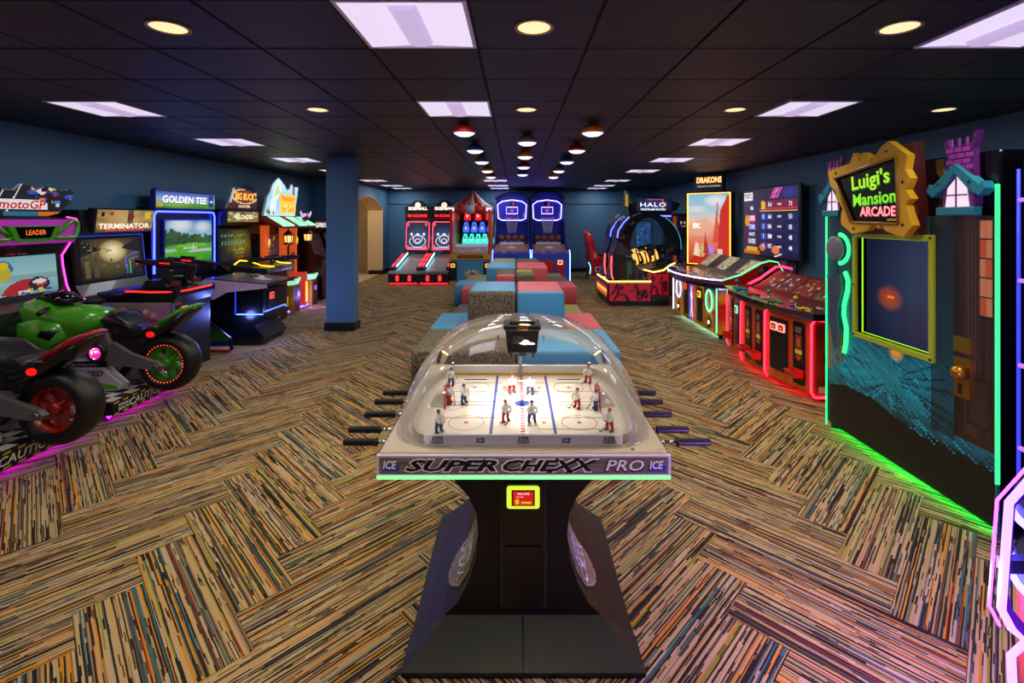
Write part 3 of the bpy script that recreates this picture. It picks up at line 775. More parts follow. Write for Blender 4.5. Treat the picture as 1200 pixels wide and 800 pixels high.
def block(x0, x1, Y0, Y1, h, top, front, lab, fd=.09, rd=.035):
    """seat block: cushion body with a facing panel toward the camera"""
    cx, cy = (x0+x1)/2, (Y0+Y1)/2
    t = thing('seating_block', lab, 'seat', (cx, cy, 0), 0, 'upholstered seating blocks')
    g = .006; a, b = x0-cx+g, x1-cx-g; c, d = Y0-cy+g, Y1-cy-g
    def soft(xa, xb, ya, yb, z0_, z1_, m, name):
        # rounded top edges: profile with an arc, rounded on every upper edge
        n = 4; rr = rd; rings = []
        rings.append((0, z0_)); rings.append((0, z1_-rr))
        for k in range(1, n+1): rings.append((rr*(1-math.cos(PI/2*k/n)), z1_-rr+rr*math.sin(PI/2*k/n)))
        vv = []; fs = []
        for ins, z in rings:
            o2 = rrect(xa+ins, xb-ins, ya+ins, yb-ins, max(rr*1.0-ins*.6, .006), 3); vv += [(p[0], p[1], z) for p in o2]
        m_ = len(o2)
        for r_ in range(len(rings)-1): fs += [[r_*m_+i, r_*m_+(i+1) % m_, (r_+1)*m_+(i+1) % m_, (r_+1)*m_+i] for i in range(m_)]
        fs += [list(range(m_))[::-1], list(range((len(rings)-1)*m_, len(rings)*m_))]
        return MB().add(vv, fs, 0, True).build(name, m, t)
    if front is None: soft(a, b, c, d, .04, h, F[top], 'cushion')
    else:
        soft(a, b, c+fd, d, .04, h, F[top], 'cushion'); soft(a, b, c, c+fd-.002, .04, h, F[front], 'front_panel')
    for sx in (a+.06, b-.06):
        for sy in (c+.06, d-.06): MB().lathe([(.025, 0), (.025, .041)], 12, M=T(sx, sy, 0)).build('foot', BLACK, t)
    return t
LO, HI = .45, .88
block(-1.04, 0, 4.76, 5.74, LO, 'tweed', None, 'low grey tweed seat block just behind the hockey dome on the left')
block(0, 1.04, 4.76, 5.74, LO, 'blue', None, 'low blue seat block just behind the hockey dome on the right')
block(-1.04, -.585, 5.75, 6.72, LO, 'blue', None, 'low light blue side seat left of the tall grey tweed block')
block(.585, 1.04, 5.75, 6.72, LO, 'coral', None, 'low coral side seat right of the tall blue block')
block(-.58, -.003, 5.75, 6.74, HI, 'blue', 'tweed', 'tall block with grey tweed front and light blue top behind the dome')
block(.003, .58, 5.75, 6.74, HI, 'coral', 'blue', 'tall block with bright blue front and coral top behind the dome')
block(-.93, -.46, 6.76, 7.75, LO*.86, 'grey', None, 'low dark grey side seat in the left dip of the seating row')
block(.46, .98, 6.76, 7.75, LO*.86, 'olive', None, 'low olive side seat in the right dip of the seating row')
block(.60, .66, 6.0, 6.7, .82, 'tweed', None, 'slim grey tweed bolster at the right flank of the coral topped block', rd=.02) if False else None
block(-.32, -.012, 7.46, 8.36, HI, 'tweed', 'coral', 'narrow tall block with coral front and grey top on the left', .12)
block(-.008, .29, 7.46, 8.36, HI, 'olive', 'tweed', 'narrow tall block with grey tweed front and olive top on the right', .42)
block(-.545, -.005, 8.67, 9.72, HI, 'blue', None, 'tall blue block in the middle of the seating row on the left')
block(.005, .57, 8.67, 9.72, HI, 'coral', None, 'tall coral block in the middle of the seating row on the right')
block(-.50, -.005, 9.74, 10.7, HI, 'olive', None, 'tall olive block behind the tall blue middle block')
block(.005, .48, 9.74, 10.7, HI, 'tweed', None, 'tall grey tweed block behind the tall coral middle block')
block(-1.02, -.56, 9.0, 9.5, LO, 'coral', None, 'low coral side seat at the left of the middle blocks')
block(-1.22, -.56, 9.52, 10.3, LO, 'blue', None, 'low blue side seat at the far left of the seating row')
block(-1.1, -.56, 10.32, 11.3, LO, 'olive', None, 'low olive side seat at the back left of the seating row')
block(.58, 1.17, 9.3, 10.1, LO, 'coral', None, 'low coral side seat at the right of the middle blocks')
block(.58, 1.12, 10.12, 10.9, LO, 'tweed', None, 'low grey tweed side seat at the back right of the seating row')
block(.5, 1.05, 10.92, 11.6, LO, 'olive', None, 'low olive side seat at the very back of the seating row')

# ================================================================== MACHINES ALONG THE LEFT WALL (local -y faces the room)
def reader(parent, M, col='#ffb040', s=1.0):
    """small lit card reader"""
    MB(M).prism(rrect(-.05*s, .05*s, -.045*s, .045*s, .012*s), 'y', -.012, 0).build('card_reader', glow(col, 1.6), parent)
    MB(M).box(-.035*s, .035*s, -.015, -.012, -.03*s, .03*s).build('reader_bezel', GLASSBLK, parent)
    im = Ink(8, 8, '#d02018'); im.rect(.2, .2, .8, .5, '#f0c040'); im.panel('reader_screen', .056*s, .046*s, parent, M @ T(0, -.0165, -.023*s), 1.2)

def neon_fill(parent, p, watts, col, r=.06):
    """coloured point light added beside a neon tube to tint the floor"""
    ld = bpy.data.lights.new('neon_fill', 'POINT'); ld.energy = watts; ld.color = col; ld.shadow_soft_size = r
    o = link('neon_fill', ld, parent); o.location = p
    return o
def moto(loc, main, second, rim_led, lab, ring_on, pitch_white):
    t = thing('motorcycle_simulator', lab, 'arcade machine', loc, PI/2, 'motorcycle racing simulators')
    PAINT = mat('paint_'+main, main, .25, coat=.6); P2 = mat('paint2_'+second, second, .25, coat=.6)
    # cabinet with curved side outline
    side = [(.26, 0), (-.22, 0), (-.22, .80), (-.19, .90), (-.04, .96), (.0, 1.05), (.04, 1.25), (.05, 1.36), (-.02, 1.47), (-.10, 1.58), (-.125, 1.70), (-.10, 1.74), (.0, 1.76), (.26, 1.76)]
    MB().prism(side, 'x', -.47, .47).build('cabinet', SATIN, t)
    for sx in (-1, 1):
        MB().prism(side, 'x', sx*.47, sx*.50).build('side_panel', mat('cab_side', '#0a0a10', .3), t)
        led('neon_trim', [(sx*.502, p[0]-.004, p[1]) for p in side[3:-1]], .009, '#ff3ac0', 4.0, t)
    # screen, tilted back
    sm = T(0, -.012, .98) @ R(-.09, 'X')
    MB(sm).box(-.45, .45, -.004, .03, -.04, .46, .01).build('screen_bezel', BLACK, t)
    im = Ink(56, 34, '#8fc4c8'); im.grad([(0, '#6aa4ac'), (.5, '#9fcfd0'), (1, '#7fb8c0')])
    im.rect(0, .42, 1, .55, '#5f9098', .5)
    im.poly([(0, 0), (.3, .1), (.25, .5), (0, .6)], '#d8d8cc'); im.ell(.34, .72, .12, .2, '#2d63b0'); im.ell(.3, .62, .14, .2, '#c9b42a'); im.ell(.36, .8, .05, .09, '#e8c41c')
    im.poly([(.3, .12), (.55, .05), (.8, .3), (.72, .46), (.5, .42), (.38, .3)], '#b5262c'); im.ell(.76, .3, .13, .17, '#20242c'); im.ell(.78, .33, .08, .1, '#c23a34'); im.poly([(.66, .36), (.78, .44), (.86, .36), (.76, .28)], '#e6ecec')
    im.poly([(.5, .05), (.7, .02), (.66, .16), (.5, .18)], '#e4e4e0'); im.speck(10, ['#d8c020', '#2850b0', '#e8e8e8'], .04, 5, (.55, .05, .9, .2)); im.rect(.3, .0, .42, .1, '#10151c')
    im.panel('screen', .80, .40, t, sm @ T(0, -.006, .005), .75)
    text('TURBO', .10, .018, glow('#ff3a20', 1.0), t, sm @ T(-.05, -.006, .432)); text('CAMERA', .09, .016, glow('#d8d8ff', .6), t, sm @ T(.07, -.006, .432))
    # green hood with score window over a magenta back
    MB().prism([(-.127, 1.50), (-.127, 1.735), (-.10, 1.735), (-.09, 1.50)], 'x', -.46, .46).build('hood_back', glow('#c030b8', .5), t)
    hm = T(0, -.135, 1.52)
    for sx in (-1, 1):
        MB(hm).tube([(sx*.20, -.01, .045), (sx*.25, -.02, .03), (sx*.42, -.02, .03), (sx*.47, -.01, .10), (sx*.48, .0, .19), (sx*.40, -.01, .20), (sx*.30, -.02, .12), (sx*.22, -.015, .07)], .024, 8).build('hood_arm', PAINT, t)
    MB(hm).prism([(-.26, .16), (.26, .16), (.19, .02), (.13, .0), (-.13, .0), (-.19, .02)], 'y', -.04, .01, k0=.96).build('hood', PAINT, t)
    MB(hm).prism([(-.19, .145), (.19, .145), (.14, .04), (-.14, .04)], 'y', -.046, -.04).build('score_window', GLASSBLK, t)
    text('LEADER', .19, .045, glow('#ff7020', 1.6), t, hm @ T(0, -.0475, .093))
    # marquee: slanted flag blocks, name plate, riders
    mm = T(0, -.06, 1.77)
    out = [(-.5, .0), (.22, 0), (.34, .03), (.46, .14), (.50, .24), (.47, .28), (.36, .26), (.2, .29), (.10, .24), (.06, .30), (-.04, .30), (-.10, .24), (-.2, .24), (-.26, .33), (-.5, .33)]
    MB(mm).prism(out, 'y', -.015, .015).build('marquee', mat('marquee_edge', '#e0d8e8', .4), t)
    def inside(u, v):
        x, z = -.5+u*1.0, v*.33; c = False
        for i in range(len(out)):
            (x1, z1), (x2, z2) = out[i], out[(i+1) % len(out)]
            if (z1 > z) != (z2 > z) and x < (x2-x1)*(z-z1)/(z2-z1)+x1: c = not c
        return c
    im = Ink(96, 32, '#16161c'); im.poly([(0, .2), (.25, .2), (.35, 1), (.1, 1)], '#0c0c10')
    for q in range(3): im.line((.05+.13*q, 0), (.22+.13*q, 1), .007, '#f4f0f8')
    im.line((0, .45), (.3, .45), .008, '#f4f0f8'); im.rect(.22, .18, .72, .46, '#f0ecee')
    im.speck(34, ['#2a50c0', '#e8b81c', '#e8e8ee', '#c8241c', '#101014', '#3a80d8', '#f08020'], .05, 12, (.56, .3, .97, .85), 1.6)
    im.rect(.6, .0, .85, .14, '#e06a18'); im.rect(.3, 0, .62, .12, '#2c6a8c')
    im.panel('marquee_print', 1.0, .33, t, mm @ T(0, -.0165, 0), .85, mask=inside)
    text('motoGP', .44, .085, glow('#c01420', .9), t, mm @ T(-.02, -.018, .108), shear=.2, bold=.02)
    # bike -----------------------------------------------------------------
    def pil_(poly, hw, name, m, k=.8, c=0.0, par=None): return MB().pillow(poly, 'x', hw, c, k).build(name, m, par or t)
    pil_([(-.05, .90), (-.16, .97), (-.30, 1.02), (-.42, .98), (-.50, .92), (-.70, .92), (-.86, .88), (-.93, .80), (-.88, .70), (-.72, .66), (-.55, .60), (-.35, .56), (-.12, .62), (-.02, .76)], .17, 'tank_fairing', PAINT)
    pil_([(-.24, 1.0), (-.33, 1.065), (-.45, 1.05), (-.58, .96), (-.50, .935), (-.34, .98)], .12, 'windscreen', mat('smoked_screen', '#141018', .08), .7)
    pil_([(-.03, .56), (-.10, .80), (-.34, .84), (-.58, .80), (-.66, .66), (-.50, .58), (-.40, .44), (-.20, .42)], .22, 'side_fairing', PAINT, .86)
    pil_([(-.52, .64), (-.60, .735), (-.44, .74), (-.40, .68)], .225, 'fairing_badge', BLACK, .95)
    pil_([(-.84, .82), (-.93, .88), (-1.02, .87), (-1.16, .78), (-1.30, .74), (-1.42, .76), (-1.40, .70), (-1.20, .64), (-.96, .66)], .135, 'seat', mat('seat_vinyl', '#111114', .3, coat=.3), .8)
    pil_([(-1.28, .72), (-1.40, .80), (-1.56, .90), (-1.70, .945), (-1.76, .94), (-1.60, .86), (-1.45, .76), (-1.36, .70)], .085, 'tail_cowl', PAINT, .75)
    pil_([(-1.10, .66), (-1.30, .715), (-1.45, .75), (-1.62, .86), (-1.74, .925), (-1.70, .87), (-1.55, .74), (-1.36, .62), (-1.18, .56), (-1.06, .58)], .115, 'tail_under', mat('tail_black', '#0d0d10', .3, coat=.3), .8)
    for sx in (-1, 1):
        MB().ell((sx*.102, -1.36, .675), .016, .062, .03, 12, 8).build('tail_light_housing', BLACK, t)
        MB().ell((sx*.112, -1.345, .675), .012, .042, .026, 12, 8).build('tail_light', glow('#ff0c08', 2.6), t)
        MB(T(sx*.092, -1.62, .855) @ R(-.5, 'X')).box(-.003, .003, -.05, .05, -.006, .006, .002).build('tail_marker', glow('#d060ff', .9), t) if sx < 0 else None
        # handlebar
        hb = MB().tube([(sx*.08, -.42, .93), (sx*.2, -.47, .92)], .014, 8).build('handlebar', BLACK, t)
        MB().tube([(sx*.2, -.47, .92), (sx*.34, -.54, .91)], .022, 10).build('grip', RUBBER, hb)
        # frame plates and swing arm
        fr_ = [(-.76, .60), (-.86, .72), (-.98, .70), (-1.06, .55), (-1.00, .44), (-.84, .42)]
        MB().prism(fr_, 'x', sx*.15, sx*.185, k1=.95).build('frame_plate', GREYM, t)
        arm = [(-.96, .44), (-.96, .60), (-1.06, .62), (-1.22, .52), (-1.48, .43), (-1.515, .40), (-1.49, .365), (-1.44, .36), (-1.20, .40), (-1.05, .40)]
        sw = MB().prism(arm, 'x', sx*.155, sx*.195, k1=.95).build('swing_arm', GREYM, t)
        MB(T(sx*.195, -1.452, .395) @ R(sx*PI/2, 'Y')).lathe([(.028, 0), (.026, .012), (.014, .014), (.001, .014)], 14).build('axle_cap', STEEL, sw)
        eng = MB(T(sx*.165, -.93, .53) @ R(sx*PI/2, 'Y')).lathe([(.001, 0), (.085, 0), (.085, .05), (.07, .062), (.055, .062)], 20, cap=False).build('engine_cover', BLACK, t)
        im = Ink(10, 10, '#e02090'); im.speck(9, ['#ffd030', '#ff60d0', '#ffffff'], .16, 3)
        im.panel('engine_light', .11, .11, eng, T(sx*.224, -.93, .475) @ R(PI/2*sx, 'Z'), 1.6, mask=lambda u, v: (u-.5)**2+(v-.5)**2 < .25)
        # belly and lettering
        MB().prism([(-.30, .20), (-.30, .46), (-.95, .46), (-1.02, .36), (-1.16, .24), (-1.14, .19), (-.9, .17)], 'x', sx*.12, sx*.20, k1=.96).build('belly_fairing', P2, t)
        MB().prism([(-.34, .22), (-.34, .30), (-.7, .30), (-1.10, .235), (-1.12, .205), (-.8, .19)], 'x', sx*.20, sx*.204).build('belly_stripe', PAINT, t)
        mp = T(sx*.2045, 0, 0) @ R(sx*PI/2, 'Z')
        MB().box(sx*.203, sx*.2045, -1.02, -.42, .40, .455).build('name_strip', BLACK, t)
        text('RawMechanix', .44, .035, mat('decal_grey', '#a89ab0', .4), t, T(sx*.206, -.72, .427) @ R(sx*PI/2, 'Z'))
        text('RAW SPEED', .46, .05, mat('decal_dark', '#3a2a44', .4), t, T(sx*.206, -.76, .345) @ R(sx*PI/2, 'Z'), shear=.2, bold=.02)
    MB().tube([(.10, -.9, .24), (.11, -1.1, .45), (.115, -1.28, .62)], .035, 10).build('exhaust', STEEL, t)
    # rear wheel: fat tyre about an x axis
    WM = T(0, -1.452, .395) @ R(PI/2, 'Y')
    tp = [(.165, -.07), (.185, -.098), (.215, -.105), (.245, -.085), (.262, -.045), (.266, 0), (.262, .045), (.245, .085), (.215, .105), (.185, .098), (.165, .07)]
    whl = MB(WM).lathe(tp, 36, cap=False).build('rear_tyre', RUBBER, t)
    RIM = mat('rim_'+rim_led[0], rim_led[0], .3, coat=.5)
    MB(WM).lathe([(.168, -.075), (.172, -.06), (.15, -.05), (.15, .05), (.172, .06), (.168, .075)], 36, cap=False).build('rim', RIM, whl)
    MB(WM).lathe([(.04, -.075), (.045, -.05), (.045, .05), (.04, .075)], 16).build('hub', RIM, whl)
    for k in range(6):
        a = 2*PI*k/6
        MB(WM @ R(a, 'Z')).prism([(.035, -.02), (.158, -.034), (.158, .004), (.035, .02)], 'z', -.035, .035, k0=.8, k1=.8).build('spoke', RIM, whl)
    if ring_on:
        for sz in (-1, 1):
            mb_ = MB(WM)
            for k in range(36): mb_.ell((.176*math.cos(2*PI*k/36), .176*math.sin(2*PI*k/36), sz*.085), .006, .006, .005, 6, 4)
            d = mb_.build('rim_light_dots', glow(rim_led[1], 4.0), whl); d['kind'] = 'stuff'
    # platform with caution strip and light below
    MB().box(-.45, .45, -1.27, -.22, .055, .17, .008).build('platform', BLACK, t)
    chk = MB()
    for i in range(8):
        for j in range(6):
            if (i+j) % 2 == 0 and -.42+i*.105 < .40: chk.box(-.42+i*.105, -.315+i*.105, -1.25+j*.09, -1.16+j*.09, .170, .1715)
    cm_ = chk.build('checker_tape', mat('tape_white', '#c9c0bc', .5), t); cm_['kind'] = 'stuff'
    MB().box(-.45, .45, -1.276, -1.27, .05, .168).build('caution_strip', BLACK, t)
    YEL = mat('caution_yellow', '#d2b414', .45)
    for k in range(9):
        for zz in (.055, .152):
            if -.16 < -.40+k*.1 < .40 or True: MB().prism([(-.44+k*.1, zz), (-.39+k*.1, zz), (-.38+k*.1, zz+.014), (-.43+k*.1, zz+.014)], 'y', -1.278, -1.276).build('yellow_dash', YEL, t)
    text('CAUTION', .42, .062, INKW, t, T(-.06, -1.2785, .110), shear=.2, bold=.02)
    for (tx, zz) in (('STAND', .126), ('BACK', .094)): text(tx, .12, .024, INKW, t, T(-.33, -1.2785, zz), shear=.2, bold=.02); text(tx, .10, .024, INKW, t, T(.36, -1.2785, zz), shear=.2, bold=.02)
    led('under_light', [(-.42, -1.21, .040), (.42, -1.21, .040)], .012, '#c018ff', 14.0, t)
    for sx in (-.40, .40):
        for yy_ in (-1.20, -.3): MB(T(sx, yy_, 0)).lathe([(.02, 0), (.02, .008), (.008, .012), (.008, .06)], 10).build('levelling_foot', STEEL, t)
    return t
moto((-4.72, 3.50, 0), '#b81818', '#d8d4d8', ('#a01010', '#ff2010'), 'red motorcycle racing simulator nearest the camera on the left', False, True)
moto((-4.72, 4.60, 0), '#4aa81e', '#c8c4d0', ('#35a01a', '#ff4020'), 'green motorcycle racing simulator with pink neon outline and lit wheel', True, True)

# ---- gun game with bullet-brown marquee
def gun(parent, M, col, name='gun', accent='#ff2010'):
    g = MB(M).box(-.025, .025, -.20, .16, .02, .075, .01).build(name, BLACK, parent)
    MB(M).prism([(.02, -.12), (.07, -.13), (.06, .02), (.02, .02)], 'x', -.018, .018).build('grip', BLACK, g)
    MB(M).tube([(0, .16, .05), (0, .42, .055)], .014, 10).box(-.03, .03, .1, .3, .03, .08, .008).build('barrel', mat('gun_'+col, col, .35, .4), g)
    MB(M).box(-.012, .012, -.05, .14, .078, .10, .004).build('sight_rail', BLACK, g)
    MB(M).box(-.02, .02, -.34, -.20, .0, .07, .012).build('stock', BLACK, g)
    if accent:
        for k in range(5): [MB(M).box(sx*.027-.001, sx*.027+.001, -.02+k*.03, k*.03, .055, .066).build('gun_light', glow(accent, 2.5), g) for sx in (-1, 1)]
    return g
def gun_game(loc):
    t = thing('gun_arcade_cabinet', 'black gun arcade cabinet with scorched brown marquee behind the green motorcycle', 'arcade machine', loc, PI/2)
    side = [(.38, 0), (-.10, 0), (-.10, .86), (-.02, .90), (.06, 1.03), (.12, 1.56), (.02, 1.58), (-.02, 1.62), (.02, 1.84), (.38, 1.84)]
    MB().prism(side, 'x', -.50, .50).build('cabinet', SATIN, t)
    sm = T(0, .07, 1.05) @ R(-.10, 'X')
    MB(sm).box(-.48, .48, -.02, .04, -.03, .50, .01).build('screen_bezel', BLACK, t)
    im = Ink(52, 32, '#1c1a12'); im.soft(.5, .6, .6, .6, '#6a5a2a'); im.soft(.52, .68, .25, .3, '#ffe9a0'); im.soft(.52, .7, .1, .12, '#fff8e0')
    im.poly([(0, 1), (.35, .75), (0, .6)], '#14120c'); im.poly([(1, 1), (.65, .75), (1, .6)], '#14120c')
    for k in range(5): im.line((0, .95-.1*k), (.5, .7), .004, '#8a7a48')
    im.rect(.06, .05, .14, .38, '#6a5a34'); im.ell(.10, .42, .04, .06, '#7c6c3c'); im.rect(.2, .05, .27, .32, '#5a4c2c'); im.speck(20, ['#0a0a08', '#8a7a3a', '#3a4a2a'], .03, 8, (0, .1, 1, .5))
    im.line((.74, .08), (.72, .5), .012, '#5a78ff'); im.line((.72, .5), (.95, .62), .012, '#5a78ff'); im.line((.80, .08), (.79, .42), .01, '#40e0a0'); im.line((.79, .42), (.95, .5), .01, '#6a88ff'); im.ell(.93, .3, .02, .05, '#ff3020')
    im.panel('screen', .84, .46, t, sm @ T(0, -.022, .0), .8)
    for pts in ([(-.485, -.025, .5), (.485, -.025, .5), (.485, -.025, -.03)],): MB(sm).tube(pts, .003, 5).build('edge_trim', glow('#4060ff', 1.2), t)
    # marquee leaning forward
    mm = T(0, -.05, 1.585) @ R(.12, 'X')
    MB(mm).box(-.40, .46, .0, .10, 0, .27, .012).build('marquee_box', BLACK, t)
    im = Ink(60, 20, '#a8844c'); im.mottle(.5, 3, 9); im.soft(.5, .6, .4, .5, '#d8b474', .7); im.rect(.52, .35, .62, 1, '#2a2018', .8); im.ell(.57, .7, .06, .16, '#3a2a1c'); im.ell(.57, .7, .03, .1, '#a01c14'); im.rect(.84, .6, .95, .92, '#e0c428'); im.rect(.06, .7, .12, .92, '#14120f'); im.rect(.2, .75, .26, .9, '#b83020'); im.rect(0, 0, 1, .12, '#3a2414', .7)
    im.panel('marquee', .82, .25, t, mm @ T(.03, -.002, .01), .9)
    text('TERMINATOR', .74, .06, glow('#ffe8d8', 1.2), t, mm @ T(.02, -.004, .075), bold=.02); text('SALVATION', .55, .032, glow('#ff4a28', 1.2), t, mm @ T(.02, -.004, .03))
    # sloping speaker panel under the screen
    sp = T(0, -.02, .90) @ R(-1.0, 'X')
    MB(sp).box(-.30, .30, -.012, .0, -.02, .17).build('speaker_panel', mat('panel_slate', '#1b1d2c', .3), t)
    MB(sp).prism(arc(0, .08, .11, 0, 2*PI, 24)[:-1], 'y', -.016, -.012).build('speaker_badge', mat('badge_violet', '#4a1a70', .4), t)
    led('panel_light', [tuple(sp @ Vector((-.29, -.016, .165))), tuple(sp @ Vector((.29, -.016, .165)))], .006, '#6a60ff', 3.0, t)
    # gun pedestal
    im = Ink(40, 40, '#6e5a5c'); im.mottle(.6, 21, 6); im.ell(.45, .55, .3, .34, '#1a1214'); im.speck(50, ['#0d0a0c', '#8a7678', '#1c1618', '#b09aa0'], .05, 31, (.15, .15, .75, .9)); im.soft(.85, .7, .25, .4, '#a05a90', .7)
    ped = [(-.08, 0), (-.86, 0), (-.86, .08), (-.86, .78), (-.92, .88), (-.92, .95), (-.5, .97), (-.3, .90), (-.08, .90)]
    MB().prism(ped, 'x', -.34, .34).build('gun_pedestal', SATIN, t)
    im.panel('pedestal_print', .78, .74, t, T(-.3415, -.48, .08) @ R(-PI/2, 'Z'), -.12)  # plain print, slight glow added so it looks better lit
    led('pedestal_trim', [(-.343, -.10, .60), (-.343, -.16, .40), (-.343, -.24, .30), (-.343, -.40, .27)], .004, '#ff2040', 2.5, t)
    MB().box(-.30, .30, -.868, -.86, .10, .72).build('front_door', mat('door_dark', '#16161a', .3), t)
    MB().box(-.345, -.30, -.872, -.855, .05, .80).build('corner_rail', GREYM, t)
    reader(t, T(-.14, -.87, .70), '#ff9a30')
    led('deck_light', [(-.345, -.36, .945), (-.35, -.62, .935), (-.33, -.90, .935), (-.2, -.935, .935), (.2, -.935, .935), (.33, -.9, .935)], .009, '#ff1c18', 5.0, t)
    for sx in (-1, 1):
        MB(T(sx*.18, -.62, .97)).prism([(-.16, 0), (.16, 0), (.10, .09), (-.10, .09)], 'x', -.10, .10, k0=.9, k1=.9).build('holster', BLACK, t)
        MB(T(sx*.18, -.62, .97)).box(-.07, .07, -.185, -.16, .01, .06).build('holster_label', mat('label_red', '#7a1a20', .4), t)
        MB(T(sx*.18, -.70, 1.0)).box(-.03, .03, -.05, .05, 0, .16, .01).build('gun_post', BLACK, t); gun(t, T(sx*.18, -.72, 1.16) @ R(.12, 'Z') @ R(.10, 'X') @ Matrix.Scale(.85, 4) @ Matrix.Diagonal((1.7, 1, 1.5, 1)), '#2a1a24')
    return t
gun_game((-4.66, 5.70, 0))

# ---- golf game: screen stand with blue light frame, separate pedestal
def golf(loc):
    t = thing('golf_arcade_stand', 'golf video game stand with green course screen inside a blue neon frame', 'arcade machine', loc, PI/2)
    DK = mat('stand_navy', '#0b0f2c', .3)
    MB().box(-.64, .64, .02, .20, .30, 1.92, .02).build('back_panel', DK, t)
    MB().box(-.64, .64, -.10, .20, .0, .30, .02).build('base', SATIN, t)
    for sx in (-1, 1):
        MB().prism([(.20, 0), (-.98, 0), (-1.05, .04), (-1.02, .19), (-.72, .43), (-.05, .64), (.0, 1.0), (.02, 1.9), (.2, 1.9)], 'x', sx*.64, sx*.67).build('side_panel', DK, t)
        im = Ink(34, 20, '#2f6a22'); im.mottle(.3, 5); im.rect(0, 0, 1, .10, '#b82a24'); im.rect(0, .10, 1, .2, '#e8e6ec'); im.rect(0, .2, 1, .36, '#1c2c6c'); im.ell(.3, .55, .1, .16, '#c09a28'); im.ell(.3, .55, .05, .08, '#1c2c6c')
        edge = lambda u: .03+.31*max(0, min(1, (u-.08)/.55)) if u > .08 else .03
        im.panel('foot_print', .50, .42, t, T(sx*.672, -.76, .0) @ R(sx*PI/2, 'Z'), mask=lambda u, v, sx=sx: v < .44+.56*min(1, 1.6*(1-u if sx < 0 else u)))
        text('TEE', .2, .07, INKW, t, T(sx*.674, -.66, .27) @ R(sx*PI/2, 'Z'), shear=.2, bold=.02)
    z0, z1 = 1.02, 1.84
    led('neon_frame', [(-.645, -.01, z0), (-.645, -.01, z1-.06), (-.62, -.01, z1-.012), (-.58, -.01, z1), (.56, -.01, z1), (.60, -.01, z1-.012), (.625, -.01, z1-.06), (.625, -.01, z0)], .013, '#2c38ff', 13.0, t)
    MB().box(-.47, .58, -.005, .02, 1.08, 1.74, .008).build('screen_bezel', mat('bezel_blue', '#12206a', .25), t)
    im = Ink(60, 44, '#5f9fd0'); im.grad([(0, '#2f8a10'), (.3, '#57b81c'), (.5, '#4fa024'), (.62, '#9cc8e0'), (1, '#4f94c8')])
    im.soft(.3, .9, .3, .2, '#f4f8fa', .9); im.soft(.78, .85, .22, .16, '#eef4f6', .8); im.rect(0, .46, 1, .58, '#3a6a34')
    im.speck(70, ['#1f4a24', '#2d5c2c', '#35682e', '#274f2a'], .06, 44, (0, .48, 1, .64), 1.4); im.speck(22, ['#2a4a2c', '#35603a'], .07, 7, (0, .55, .28, .78), 1.5)
    im.ell(.1, .33, .14, .03, '#a9c4cc'); im.ell(.75, .28, .3, .04, '#b4ccd4'); im.ell(.5, .36, .16, .025, '#d8dcc0'); im.ell(.3, .1, .5, .14, '#4bb012', .7); im.ell(.55, .42, .35, .05, '#7cc83a', .8); im.line((.57, .32), (.58, .46), .006, '#f0f4f0')
    im.panel('screen', 1.0, .62, t, T(.055, -.007, 1.10), .85)
    # name sign on top
    MB().prism([(-.64, 0), (.62, 0), (.62, .22), (.5, .26), (-.6, .27), (-.64, .24)], 'y', -.02, .05, M=T(0, 0, 1.88)).build('sign_box', mat('sign_edge', '#2a3a90', .4), t)
    im = Ink(64, 14, '#3f8a30'); im.grad([(0, '#2f7a1c'), (.35, '#6aa83a'), (.5, '#8fb8e8'), (1, '#3a4ab8')]); im.ell(.05, .2, .06, .14, '#c8a020'); im.soft(.3, .3, .3, .3, '#9ccf50', .6)
    im.rect(.88, .15, .97, .9, '#233a90'); im.rect(.9, .45, .95, .6, '#e8e8f0')
    im.panel('sign_print', 1.24, .22, t, T(-.01, -.0215, 1.89), .95)
    text('GOLDEN TEE', .95, .11, glow('#1a2450', .3), t, T(-.05, -.0232, 2.005), bold=.05, shear=.1); text('GOLDEN TEE', .93, .10, glow('#fbf8ff', 1.15), t, T(-.055, -.0250, 2.01), bold=.03, shear=.1)
    return t
golf((-4.74, 7.0, 0))
